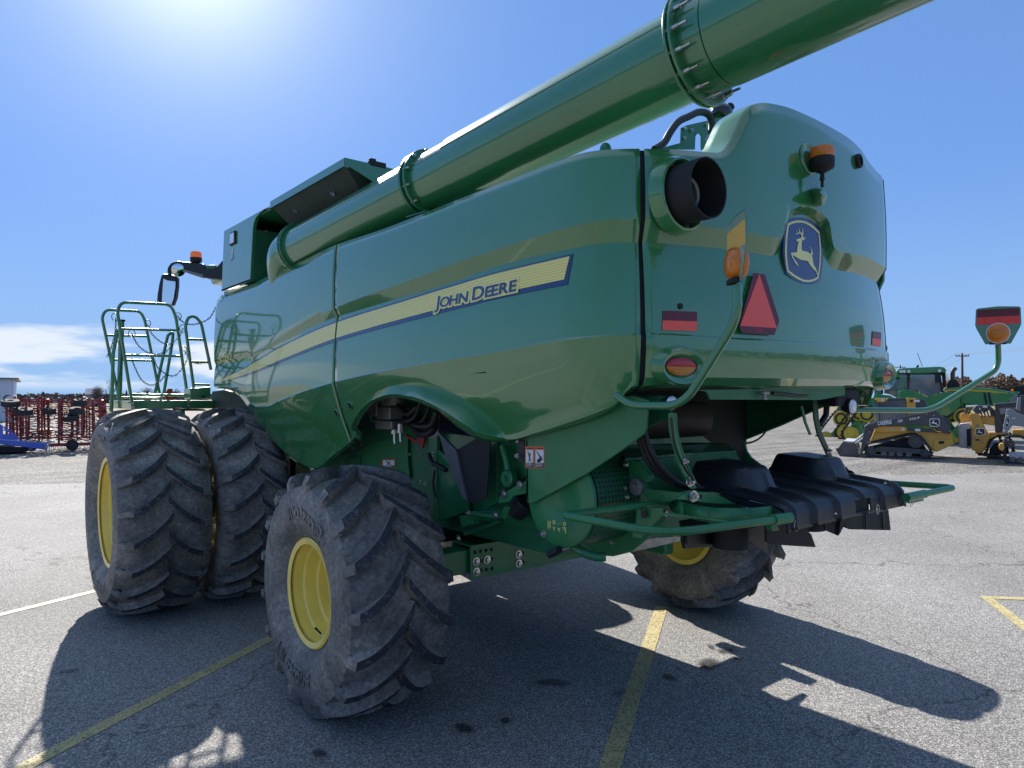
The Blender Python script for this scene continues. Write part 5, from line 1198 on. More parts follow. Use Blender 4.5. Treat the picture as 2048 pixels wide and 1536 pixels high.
# chains: real links
def chain(pts,y,name='safety_chain',sag=0,link=.030,r=.0032):
    P_=smoothpts([at(*cr(*q[:2]),y=(q[2] if len(q)>2 else y)) for q in pts],14); L_=[0]
    for a,b in zip(P_,P_[1:]): L_.append(L_[-1]+(b-a).length)
    n=int(L_[-1]/link/.72); mb=MB()
    for k in range(n):
        s=L_[-1]*(k+.5)/n; i=max(j for j in range(len(L_)) if L_[j]<=s); i=min(i,len(P_)-2)
        t=(s-L_[i])/max(L_[i+1]-L_[i],1e-6); c=P_[i].lerp(P_[i+1],t); d=(P_[i+1]-P_[i]).normalized(); a=d.orthogonal().normalized(); b=d.cross(a)
        w_=a if k%2 else b; w_=(a*.8+b*.6) if k%2 else (b*.8-a*.6)
        ring=[c+d*(link*.5*math.cos(g*2*PI/10))+w_*(link*.26*math.sin(g*2*PI/10)) for g in range(10)]
        mb.tube(ring,r,5,closed=True)
    return mb.build(name,mat('chain_steel',(.055,.055,.06),.45,metal=.6),CB,smooth=60)
chain([(1362,272),(1385,305),(1415,330)],YA,)
chain([(1425,335),(1480,342),(1550,325),(1610,290),(1650,225),(1705,115)],YA-.25)
chain([(890,290),(885,400),(860,500),(822,590)],YA+.2)
chain([(905,470),(935,540),(925,700),(905,780),(880,860)],YA+.5)
chain([(1135,345),(1165,410),(1220,465),(1290,495),(1340,470),(1385,420),(1405,370)],YA+.5)
chain([(1010,410),(1060,500),(1130,555),(1210,570),(1280,545),(1330,490)],YA+.3)
chain([(1180,600),(1210,670),(1280,725),(1340,735),(1390,690),(1440,600),(1420,550),(1400,530)],YA+.2)
chain([(1010,600),(1040,680),(1090,770),(1160,808),(1220,785),(1270,730)],YA+.3)
chain([(1475,632),(1530,642),(1590,625),(1612,600)],YA-.25)
for X,Y,y in ((885,283,YA+.2),(1367,280,YA),(1133,333,YB_),(1012,412,YA+.3),(1405,372,YA-.2),(1410,540,YA)):
    c=at(*cr(X,Y),y=y); ring=[c+Vector((.035*math.cos(g*2*PI/16),0,.042*math.sin(g*2*PI/16))) for g in range(16)]; MB().tube(ring,.005,6,closed=True).build('chain_ring',GREEN,CB,smooth=60)
# mirror group on the cab arm
def cm(X,Y): return 280+X/10.24,480+Y/10.24
DM=9.0
Fv=Vector((*FX,0)); Rv=Vector((*RX,0))
def mpoly(pts,dep,th,name,m,par,bevel=.0,smooth=0): return MB().prism([atd(*cm(*q),dep) for q in pts],Fv*th).build(name,m,par,smooth=smooth,bevel=bevel)
arm=mpoly([(655,470),(690,440),(760,430),(1070,460),(1310,490),(1320,580),(1345,590),(1480,580),(1560,560),(1680,420),(1760,400),(1760,810),(1660,810),(1330,770),(1290,745),(900,620),(850,560),(760,480)],DM,.14,'mirror_arm',BLK,CB,bevel=.015)
mpoly([(890,600),(1320,715),(1270,760),(1200,750),(900,650)],DM-.01,.10,'arm_underside',GREYM,arm,bevel=.005)
mpoly([(1335,530),(1400,515),(1530,510),(1560,520),(1520,590),(1350,590)],DM+.02,.12,'arm_joint',GREEND,arm,bevel=.006)
MB().tube(smoothpts([atd(*cm(690,480),DM),atd(*cm(620,560),DM),atd(*cm(600,640),DM),atd(*cm(615,720),DM)],6),.022,12).build('mirror_bracket',BLK,arm,smooth=60)
head=mpoly([(430,710),(470,690),(600,695),(720,730),(745,780),(745,950),(715,1170),(650,1345),(560,1310),(360,1290),(335,1250),(345,1120),(385,880)],DM,.10,'mirror_head',BLK,arm,bevel=.02)
mpoly([(480,790),(560,830),(725,850),(722,960),(690,1180),(640,1325),(560,1295),(450,1280),(455,1100)],DM-.006,.004,'mirror_glass',CHROME,head)
c=atd(*cm(778,610),DM-.02); nm=(Vector(CAM)-c+Rv*1.2).normalized()
rm_=MB().lathe([(-.07,.03),(-.05,.065),(-.01,.085),(.006,.086),(.006,.080)],c,nm,32).build('round_mirror',BLK,arm,smooth=50); MB().lathe([(.004,.081),(.016,.05),(.020,0)],c,nm,32).build('mirror_glass',CHROME,rm_,smooth=60)
b0=atd(*cm(1148,470),DM+.06); k_=DM/F/10.24
bk=MB().lathe([(-.01,.03),(.0,.045),(20*k_,105*k_),(40*k_,113*k_),(105*k_,115*k_)],b0,(0,0,1),24).build('beacon',BLKM,CB,smooth=40)
MB().lathe([(106*k_,110*k_),(150*k_,112*k_),(205*k_,108*k_),(228*k_,90*k_),(236*k_,0)],b0,(0,0,1),24).build('beacon_lens',AMB,bk,smooth=50)
# ================================================================ BACKGROUND
CY=mat('loader_yellow',(.62,.33,.035),.4,coat=.4,noise=(2,.12)); CG=mat('loader_charcoal',(.045,.047,.055),.45,coat=.3,noise=(3,.2)); TRK=mat('track_rubber',(.035,.035,.038),.75,noise=(6,.35),bump=(14,.5,.02))
TG=mat('tractor_green',(.020,.20,.055),.3,coat=.8); TY=mat('tractor_yellow',(.55,.42,.03),.35,coat=.4); GLS=mat('cab_glass',(.10,.15,.17),.06,coat=1,spec=.9)
LG=mat('light_grey',(.42,.43,.45),.5,noise=(8,.2)); WH=mat('marking_white',(.80,.80,.78),.5)
class View:
    """local frame facing the camera line: x to the right in the picture, y away, z up; crop coordinates -> metres"""
    def __init__(s,ox,oy,sc,X0,Yg,dep,turn=0):
        s.ox,s.oy,s.sc=ox,oy,sc; s.X0=X0; s.Yg=Yg; s.k=dep/F/sc; s.base=atd(ox+X0/sc,oy+Yg/sc,dep); s.base.z=0; s.off=2-(oy+Yg/sc-HZ)/F*dep
        q_=ray(ox+X0/sc,HZ); s.az=math.atan2(q_[0],q_[1]); s.kx=s.k*math.cos(s.az-LX); s.rz=-s.az+turn; s.turn=turn
    def p(s,X,Y,y=0): return Vector(((X-s.X0)*s.kx,y,(s.Yg-Y)*s.k+s.off))
    def root(s,name): return empty(name,s.base,s.rz)
    def poly(s,name,pts,y,th,m,par,bevel=.02,smooth=0): return MB().prism([s.p(X,Y,y) for X,Y in pts],(0,th,0)).build(name,m,par,smooth=smooth,bevel=bevel)
    def disc(s,name,X,Y,r,y,th,m,par,n=28,inner=0):
        c=s.p(X,Y,y); R_=r*s.k
        if inner: prof=[(0,inner*s.k),(0,R_),(th,R_),(th,inner*s.k)]
        else: prof=[(0,0),(0,R_*.55),(.02,R_*.6),(.02,R_*.85),(0,R_*.9),(0,R_),(th,R_),(th,0)]
        return MB().lathe(prof,c,(0,1,0),n).build(name,m,par,smooth=30)
    def bar(s,name,a,b,r,m,par,n=8): return MB().tube([s.p(*a),s.p(*b)],r*s.k,n).build(name,m,par,smooth=50)
def tri(o):
    bm=bmesh.new(); bm.from_mesh(o.data); bmesh.ops.triangulate(bm,faces=bm.faces,ngon_method='EAR_CLIP'); bm.to_mesh(o.data); bm.free(); return o
def badge_(v,X0,Y0,X1,Y1,y,par,bg=INK):
    W_,H_=X1-X0,Y1-Y0
    def rr(i,c=.22):
        P_=[]
        for cx,cy,a0 in ((X1-i-c*W_,Y0+i+c*H_,-90),(X1-i-c*W_,Y1-i-c*H_,0),(X0+i+c*W_,Y1-i-c*H_,90),(X0+i+c*W_,Y0+i+c*H_,180)):
            for k in range(5):
                g=math.radians(a0+k*22.5); P_.append((cx+c*W_*math.cos(g),cy+c*H_*math.sin(g)))
        return P_
    b=v.poly('badge',rr(0),y-.012,.012,WH,par,0); v.poly('badge_field',rr(W_*.06),y-.016,.006,bg,b,0)
    # a deer leaping to the left; drawn wide
    mb=MB()
    for d_ in deer: mb.add([v.p(X0+W_*(.14+.72*(x-525)/475),Y0+H_*(.12+.76*(yy-468)/822),y-.020) for x,yy in d_],[tuple(range(len(d_)))])
    tri(mb.build('leaping_deer',WH,b,smooth=0,recalc=False)); return b
def vtext(v,txt,X0,Y0,X1,h,sl,y,par,m=None,off=.02,name='lettering'):
    vs,fs=textpolys(txt,1,off,2); W_=max(q.x for q in vs); return MB().add([v.p(X0+(X1-X0)*q.x/W_,Y0+sl*(X1-X0)*q.x/W_-h*q.y/.7,y) for q in vs],fs).build(name,m or WH,par,smooth=0,recalc=False)
def trackbelt(v,outline,y,w,th,par,m=None,lug=True,pitch=.09):
    """closed belt of rubber around an outline in the picture plane, width w away from the viewer"""
    P_=[v.p(X,Y,0) for X,Y in outline]; c=sum(P_,Vector())/len(P_); mb=MB(); n=len(P_); inn=[]
    nr=[]
    for i in range(n):
        t=(P_[(i+1)%n]-P_[i-1]).normalized(); nn=Vector((t.z,0,-t.x)); nn=nn if nn.dot(P_[i]-c)>0 else -nn; nr.append(nn)
    for i in range(n):
        for q,yy in ((P_[i],y),(P_[i],y+w),(P_[i]-nr[i]*th,y+w),(P_[i]-nr[i]*th,y)): mb.v.append(Vector((q.x,yy,q.z)))
    for i in range(n):
        for j in range(4): a=4*i+j;b=4*i+(j+1)%4; e=4*((i+1)%n); mb.f.append((a,b,e+(j+1)%4,e+j)); mb.m.append(0)
    if lug:
        L_=0
        for i in range(n):
            a,b=P_[i],P_[(i+1)%n]; l=(b-a).length; t=(b-a).normalized(); nn=nr[i]
            k=0
            while L_<l:
                q=a+t*L_; w2=pitch*.28
                for s0,s1 in (((y-.01),(y+w*.48)),((y+w*.52),(y+w+.01))):
                    vs=[Vector((p.x,yy,p.z)) for yy in (s0,s1) for p in (q-t*w2,q+t*w2,q+t*w2*.7+nn*.035,q-t*w2*.7+nn*.035)]
                    mb.add(vs,[(0,1,2,3),(7,6,5,4),(0,4,5,1),(1,5,6,2),(2,6,7,3),(3,7,4,0)])
                L_+=pitch
            L_-=l
    return mb.build('rubber_track',m or TRK,par,smooth=20)
def rounded(pts,r,n=5):
    out=[]; m=len(pts)
    for i in range(m):
        a,b,c=Vector(pts[i-1]),Vector(pts[i]),Vector(pts[(i+1)%m]); d1=a-b;d2=c-b; rr=min(r,d1.length*.45,d2.length*.45); p1=b+d1.normalized()*rr;p2=b+d2.normalized()*rr
        for k in range(n+1):
            t=k/n; q=p1*(1-t)**2+b*2*t*(1-t)+p2*t*t; out.append((q.x,q.y))
    return out
OX,OY,S5=1640,700,5.02
# ---------------------------------------------------- loader 1, side view with bucket
v=View(OX,OY,S5,800,1085,23.7)
r=v.root('track_loader'); tag(r,'yellow and charcoal compact track loader seen side-on with its bucket on the ground','track loader','compact track loaders in the dealer yard')
tk=[(470,945),(930,840),(1000,850),(1060,920),(1128,1020),(1110,1078),(490,1085),(440,1040),(440,985)]
t1=trackbelt(v,rounded(tk,60),0,.42,.05,r); t1_in=MB()
trackbelt(v,rounded(tk,60),1.45,.42,.05,r)
v.poly('track_frame',[(560,985),(620,975),(1060,990),(1058,1030),(980,1040),(620,1035),(540,1030)],.03,.3,CG,r)
for X in (640,720,800,890): v.disc('track_roller',X,1045,27,.02,.3,GREYM,r)
v.disc('idler_wheel',510,1025,48,.01,.34,CG,r); v.disc('idler_wheel',1050,1030,40,.01,.34,CG,r); v.disc('drive_sprocket',960,915,66,.02,.3,CG,r)
v.poly('track_recess',[(480,985),(900,870),(1000,880),(1090,1030),(1050,1060),(500,1060)],.32,.05,BLKM,r,0)
bd_=v.poly('body',[(495,930),(548,792),(570,785),(1110,820),(1300,830),(1325,925),(1150,1012),(1120,1000),(1050,900),(960,830),(900,830),(520,925)],.10,1.65,CY,r)
v.poly('rear_bumper',[(1140,880),(1300,885),(1335,930),(1160,1015),(1130,990)],.06,1.7,CY,r); v.poly('side_vent',[(1185,905),(1240,905),(1232,930),(1185,935)],.05,.02,BLKM,r,0)
v.poly('boom_cover',[(548,790),(560,768),(850,762),(875,790),(865,822),(555,828)],-.02,.12,CY,r); v.disc('boom_pin',832,796,16,-.04,.03,LAMP,r); v.poly('logo_tag',[(700,795),(745,787),(750,800),(705,810)],-.025,.01,LG,r,0)
v.poly('arm_link',[(875,785),(1120,790),(1190,825),(1110,820),(880,812)],-.01,.1,CG,r); v.poly('warning_label',[(953,788),(1005,788),(1005,812),(953,812)],-.015,.01,WHT,r,0)
armp=v.poly('lift_arm',[(440,770),(470,745),(560,722),(1080,610),(1150,600),(1180,625),(1292,775),(1290,835),(1225,822),(1110,762),(960,745),(880,758),(590,770),(545,795),(470,935),(420,1045),(398,1050),(405,980)],-.10,.16,CG,r)
v.poly('lift_arm',[(440,770),(470,745),(560,722),(1080,610),(1150,600),(1180,625),(1292,775),(1290,835),(1225,822),(1110,762),(960,745),(880,758),(590,770),(545,795),(470,935),(420,1045),(398,1050),(405,980)],1.82,.12,CG,r)
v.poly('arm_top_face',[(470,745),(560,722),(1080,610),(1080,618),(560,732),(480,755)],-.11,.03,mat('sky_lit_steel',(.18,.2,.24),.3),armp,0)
vtext(v,'DEERE',577,757,720,36,-.12,-.106,armp); vtext(v,'333',893,702,962,20,-.13,-.106,armp); vtext(v,'P',972,690,1000,20,-.13,-.106,armp); v.poly('patch',[(780,700),(830,692),(830,722),(780,728)],-.106,.004,LG,armp,0)
badge_(v,1093,682,1190,762,-.10,armp)
for X,Y in ((490,828),(1135,655),(1065,640),(1378-90,800)): v.disc('pin',X,Y,8,-.12,.02,LG,armp,12)
v.poly('pivot_tower',[(1170,640),(1290,690),(1310,890),(1240,880),(1230,830)],.3,1.2,CG,r)
for q,q2 in (((330,930),(430,850)),((345,950),(440,880)),((420,960),(455,800))): v.bar('bucket_cylinder',q,q2,7,LAMP,r)
for q,q2 in (((450,740),(455,960)),((430,760),(430,900))): v.bar('hydraulic_hose',q,q2,7,HOSE,r)
v.poly('bucket',[(160,1000),(210,935),(320,935),(345,950),(382,1078),(178,1088),(128,1012)],-.05,1.95,CG,r,.01); v.poly('bucket_side',[(215,930),(330,940),(375,1080),(180,1085)],-.09,.03,mat('bucket_steel',(.10,.095,.10),.4,metal=.3),r,0); v.poly('bucket_lip',[(222,925),(320,930),(325,945),(222,938)],-.1,1.95,LG,r,0)
cab=v.poly('cab_frame',[(570,482),(870,482),(870,720),(590,740)],.35,1.2,CG,r); v.poly('screen_window',[(605,525),(860,512),(858,690),(600,705)],.33,.03,GLS,cab,0)
for X in range(620,860,24): v.bar('window_bar',(X,520,.32),(X,695,.32),1.6,CG,cab,5)
for Y in range(535,700,22): v.bar('window_bar',(603,Y,.32),(858,Y-6,.32),1.6,CG,cab,5)
v.poly('roof_corner',[(540,492),(560,483),(690,487),(675,505),(640,525),(575,525),(560,505)],.25,1.35,CY,r); v.disc('round_lamp',625,502,14,.22,.03,LAMP,r)
v.poly('rear_pillar',[(868,480),(965,485),(960,640),(868,650)],.28,1.3,CY,r); v.disc('lamp',918,512,14,.25,.03,BLK,r)
v.poly('rear_hood',[(965,487),(1050,495),(1078,560),(1078,640),(960,640)],.30,1.25,CG,r); v.poly('warning_label',[(945,500),(1000,500),(1000,523),(945,523)],.27,.01,WHT,r,0)
v.poly('front_glass',[(535,500),(570,492),(600,720),(530,715)],.38,1.1,GLS,r,0)
# ---------------------------------------------------- loader 2, seen from the rear quarter
v=View(OX,OY,S5,1620,1085,23.5)
r=v.root('track_loader'); tag(r,'yellow compact track loader turned rear-on, light grey counterweight at its left','track loader','compact track loaders in the dealer yard')
tk=[(1670,1010),(1700,900),(1790,845),(1900,850),(1950,1000),(1920,1085),(1700,1085),(1650,1060)]
trackbelt(v,rounded(tk,50),.1,.45,.06,r); trackbelt(v,[(x-95,y) for x,y in rounded(tk,50)],1.5,.42,.06,r)
v.poly('track_frame',[(1700,1000),(1760,930),(1880,930),(1900,1040),(1700,1050)],.2,.2,BLKM,r)
v.poly('counterweight',[(1385,760),(1400,745),(1500,730),(1528,760),(1528,985),(1500,998),(1390,985)],.0,.9,LG,r,.04); v.poly('tail_grille',[(1470,800),(1512,790),(1515,960),(1475,980)],-.02,.03,BLKM,r,0)
sp_=v.poly('side_panel',[(1495,650),(1525,632),(1600,645),(1640,740),(1705,870),(1640,1020),(1600,1040),(1520,1000),(1528,760)],-.12,.35,CY,r); v.poly('side_panel',[(1403,650),(1440,633),(1485,640),(1500,720),(1410,750)],.5,.3,CY,r)
badge_(v,1560,783,1658,858,-.12,sp_)
for X,Y in ((1582,755),(1545,880),(1620,915)): v.disc('latch',X,Y,13,-.14,.02,LG,sp_,14)
v.poly('vent',[(1560,895),(1595,893),(1597,910),(1560,910)],-.125,.01,BLKM,sp_,0)
v.poly('engine_cover',[(1600,660),(1750,668),(1755,760),(1640,745)],.15,1.1,CY,r)
v.poly('lift_arm',[(1440,640),(1460,570),(1478,555),(1500,560),(1475,640)],.4,.2,CG,r); v.poly('lift_arm',[(1530,600),(1560,560),(1590,560),(1620,640),(1560,640)],-.05,.2,CG,r); v.bar('cross_tube',(1462,568,.3),(1580,562,.3),9,LAMP,r)
v.poly('pivot_tower',[(1590,560),(1700,555),(1800,640),(1862,830),(1760,830),(1755,700),(1700,600),(1640,640)],.2,1.2,CG,r); v.poly('warning_label',[(1632,560),(1680,560),(1680,580),(1632,580)],.17,.02,WHT,r,0)
v.poly('fender',[(1700,830),(1890,825),(1890,850),(1790,850),(1700,900),(1660,1000),(1620,1040),(1690,900)],.05,1.5,CY,r)
cab=v.poly('cab_frame',[(1750,540),(1990,520),(1990,720),(1800,760)],.5,1.2,CG,r); v.poly('screen_window',[(1800,585),(1960,575),(1955,640),(1810,645)],.48,.03,GLS,cab,0)
for X in range(1610,1740,32): v.bar('hydraulic_hose',(X,600,.1),(X+20,670,.12),6,HOSE,r)
v.poly('hitch_plate',[(1540,1000),(1610,1035),(1640,1070),(1580,1050)],.1,.5,BLKM,r)
# ---------------------------------------------------- loader 3, cut by the right edge of the picture
v=View(OX,OY,S5,1950,1150,21.6)
r=v.root('track_loader'); tag(r,'compact track loader with grey lift arms cut off by the right edge of the picture','track loader','compact track loaders in the dealer yard')
tk=[(1838,1090),(1845,930),(1880,860),(2030,860),(2250,1000),(2300,1100),(2270,1160),(1960,1150),(1860,1130)]
trackbelt(v,rounded(tk,45),0,.45,.06,r); trackbelt(v,rounded(tk,45),1.5,.42,.06,r)
v.poly('track_frame',[(1890,1030),(2100,1020),(2200,1080),(2000,1100),(1900,1080)],.05,.3,LG,r); v.disc('idler_wheel',1912,945,38,.03,.3,CG,r); v.disc('drive_sprocket',2160,1040,60,.03,.3,CG,r)
for X in (1930,2010,2090): v.disc('track_roller',X,1100,26,.02,.3,GREYM,r)
g3=mat('loader_grey',(.20,.21,.23),.4,coat=.3)
ap=v.poly('lift_arm',[(1832,830),(1838,790),(1872,600),(1900,588),(2060,660),(2240,700),(2240,800),(2048,770),(1935,758),(1870,838),(1845,842)],-.08,.2,g3,r)
badge_(v,1858,682,1903,770,-.08,ap); vtext(v,'333',1930,690,1960,14,.1,-.086,ap)
for X,Y in ((1852,812),(1880,660)): v.disc('pin',X,Y,12,-.1,.02,LAMP,ap,12)
v.poly('cab_frame',[(1990,480),(2200,470),(2240,720),(2050,660),(1965,600)],.3,1.2,CG,r); v.poly('boom_post',[(1985,480),(2020,475),(2010,620),(1965,600)],.1,.15,g3,r)
v.poly('body',[(1930,805),(2040,800),(2260,830),(2260,1000),(2100,900),(1935,860)],.15,1.4,CY,r); v.poly('step',[(1792,960),(1805,940),(1848,938),(1852,985),(1835,1020),(1800,1000)],-.2,.5,CY,r)
v.bar('work_hook',(2000,470,.2),(2048,460,.2),10,CG,r)
# ---------------------------------------------------- green articulated tractors on tracks
def tractor(v,label,front=True):
    r=v.root('tracked_tractor'); tag(r,label,'tractor','green tracked tractors behind the loaders')
    rf=v.poly('cab_roof',[(762,215),(775,195),(830,180),(1200,172),(1240,182),(1262,205),(1255,232),(1000,238),(770,232)],.0,1.9,TG,r,.05)
    v.poly('roof_underside',[(775,226),(1250,222),(1250,250),(880,246),(790,240)],.08,1.7,BLKM,r)
    for X in (815,845,892,1195): v.disc('roof_lamp',X,214,15,-.06,.05,LAMP,rf,16)
    v.poly('rear_window',[(800,240),(868,240),(872,400),(830,425),(800,415)],.25,1.4,GLS,r,0)
    v.poly('side_window',[(905,240),(1190,235),(1218,420),(1150,450),(1070,462),(960,400),(900,390)],.10,1.6,GLS,r,0)
    for a,b in (((885,235),(880,400)),((1195,232),(1222,425))): v.bar('cab_pillar',(*a,.06),(*b,.06),9,BLKM,r)
    v.poly('cab_sill',[(790,415),(830,400),(960,410),(1060,470),(1160,462),(1230,420),(1400,430),(1390,520),(1280,560),(1150,610),(1080,560),(900,500),(795,480)],.02,1.8,TG,r)
    seat=v.poly('driver_seat',[(950,300),(1000,290),(1015,400),(950,400)],.8,.5,BLKM,r)
    v.poly('cab_mirror',[(1148,240),(1190,238),(1192,330),(1152,335)],-.25,.06,BLKM,r)
    v.poly('hood',[(1235,402),(1260,385),(1400,372),(1700,392),(1850,420),(1905,440),(1900,460),(1800,540),(1700,560),(1400,540),(1380,430)],.15,1.5,TG,r,.05)
    v.poly('hood_stripe',[(1240,402),(1400,396),(1660,408),(1835,432),(1835,440),(1650,424),(1400,412),(1240,412)],.125,.02,TY,r,0)
    for X in (1610,1650): v.poly('grille',[(X,430),(X+22,432),(X+42,545),(X+18,540)],.13,.02,BLKM,r,0)
    vtext(v,'9RX',1680,440,1750,14,.03,.12,r,TY)
    v.poly('exhaust_base',[(1270,350),(1300,300),(1360,300),(1392,345),(1385,400),(1285,400)],.4,.7,BLKM,r); MB().tube(smoothpts([v.p(1330,300,.7),v.p(1330,230,.7),v.p(1340,200,.7),v.p(1362,180,.7)],5),20*v.k,14).build('exhaust_stack',mat('exhaust_brown',(.10,.07,.05),.6),r,smooth=50)
    v.poly('intake_stack',[(1215,200),(1255,200),(1262,370),(1232,380)],.3,.3,BLKM,r)
    v.poly('frame_panel',[(1150,610),(1390,470),(1395,560),(1330,620),(1270,660),(1190,650)],.0,.3,TG,r)
    # hinge area and tracks: rear pair at the left, front pair at the right
    def unit(dx,dy,y,near=True):
        o=rounded([(180+dx,840+dy),(300+dx,680+dy),(400+dx,560+dy),(500+dx,555+dy),(590+dx,700+dy),(640+dx,860+dy),(600+dx,925+dy),(250+dx,925+dy),(190+dx,905+dy)],60)
        trackbelt(v,o,y,.75,.06,r,pitch=.2)
        sk=v.disc('drive_sprocket',460+dx,650+dy,78,y-.03,.6,TY,r,32); v.disc('sprocket_ring',460+dx,650+dy,60,y-.06,.04,BLKM,sk,24,inner=44); v.disc('idler_wheel',295+dx,855+dy,72,y-.04,.6,TY,r,32); v.disc('idler_wheel',560+dx,865+dy,60,y-.04,.6,TY,r,32)
        for X in (380,450): v.disc('track_roller',X+dx,885+dy,34,y,.5,TY,r,20)
        v.poly('track_frame',[(330+dx,820+dy),(450+dx,700+dy),(540+dx,820+dy),(520+dx,880+dy),(350+dx,880+dy)],y+.05,.4,TG,r)
    unit(0,0,-.15); unit(960,10,.05)
    if front: unit(-110,0,1.6); unit(860,10,1.8)
    v.poly('rear_fender',[(390,560),(440,500),(560,470),(720,480),(800,480),(800,560),(640,640),(560,560)],-.1,1.9,TG,r)
    v.poly('rear_frame',[(560,560),(1150,600),(1300,700),(1300,800),(560,780)],.5,1.0,TG,r)
    return r
v=View(OX,OY,S5,900,930,32.0)
tractor(v,'big green tracked tractor with yellow hood stripe and tall bent exhaust, behind the loaders')
MB().tube([v.p(1028,165,.5),v.p(1005,100,.5),v.p(978,25,.5)],.012,6).build('aerial',BLKM,[o for o in SC.collection.objects if o.name=='tracked_tractor'][0])
o=v.poly('roof_beacon',[(960,172),(975,148),(995,142),(990,175)],.5,.2,BLKM,[o for o in SC.collection.objects if o.name=='tracked_tractor'][0])
v=View(OX-51,OY+9,S5,900,930,36.0); r2=tractor(v,'second green tracked tractor half hidden by the rear corner of the combine',front=False)
# small tractor nose and truck beyond
v=View(OX,OY,S5,1900,600,60); r=v.root('utility_tractor'); tag(r,'small blue-glassed green tractor far beyond the charcoal loader','tractor')
v.poly('cab_roof',[(1790,425),(1830,415),(2000,418),(2010,430),(1995,442),(1800,440)],0,2.0,TG,r); v.poly('cab_glass',[(1905,440),(1985,440),(1985,540),(1900,540)],.1,1.7,GLS,r,0); v.poly('hood',[(1800,450),(1900,450),(1900,540),(1800,530)],.1,1.2,BLKM,r); v.poly('body',[(1800,530),(2000,530),(1990,620),(1810,620)],.1,1.5,TG,r); v.disc('round_lamp',1930,402,12,.3,.2,AMB,r,12)
for X in (1840,1960): v.disc('wheel',X,640,55,.0,.5,TRK,r)
for j,(X0,X1,Y0,lab) in enumerate(((1700,1945,383,'long low black trailer far off below the brown trees'),(1950,2140,358,'taller black trailer far off at the right edge of the picture'))):
    v=View(OX,OY,S5,(X0+X1)/2,600,75); r=v.root('black_trailer'); tag(r,lab,'trailer')
    v.poly('trailer_body',[(X0,Y0),(X1,Y0-4),(X1,470),(X0,470)],0,2.5,BLKM,r); v.poly('chassis',[(X0,470),(X1,470),(X1,490),(X0,490)],.2,2,BLK,r)
    for k in range(3): v.disc('wheel',X0+50+k*45,520,26,.1,.3,TRK,r)
# ---------------------------------------------------- utility poles and wires
WOOD=mat('pole_wood',(.10,.062,.045),.9,noise=(2,.3))
def pole(px,pytop,pybase,dep,arm,lab):
    b=atd(px,pybase,dep); t=atd(px-1.5,pytop,dep); r=empty('utility_pole',(b.x,b.y,0)); tag(r,lab,'utility pole','utility poles along the road')
    h=t.z; MB().tube([Vector((0,0,0)),Vector((-.1,.0,h))],[.19,.12],10).build('pole',WOOD,r)
    k=dep/F; R3=Rv.copy(); MB().tube([R3*(-arm[0]*k)+Vector((0,0,h-arm[2]*k)),R3*(arm[1]*k)+Vector((0,0,h-arm[2]*k))],.07,6).build('cross_arm',WOOD,r)
    for f in (-.95,-.5,.5,.95): q=R3*((arm[1] if f>0 else arm[0])*k*f)+Vector((0,0,h-arm[2]*k)); MB().cyl(q,q+Vector((0,0,.25)),.05,6).build('insulator',GREYM,r)
    return [Vector((b.x,b.y,0))+R3*(f*arm[0]*k)+Vector((0,0,h-arm[2]*k+.3)) for f in (-.95,.95)]
P1=pole(1925,706,800,95,(14,13,6),'nearer wooden utility pole with crossarm standing above the tractor hood'); P2=pole(1801,730,795,150,(10,10,5),'farther wooden utility pole rising above the tractor cab roof')
P3=[p+(p-q)*1.6+Vector((0,0,2.0)) for p,q in zip(P1,P2)]
for a,b,c in zip(P2,P1,P3):
    for p,q in ((a,b),(b,c)):
        pts=[p.lerp(q,t/14)-Vector((0,0,1.6*4*(t/14)*(1-t/14))) for t in range(15)]
        tag(MB().tube(pts,.022,4).build('power_line',GREYM,smooth=60),'thin power line strung between the utility poles','power line','power lines between the poles')
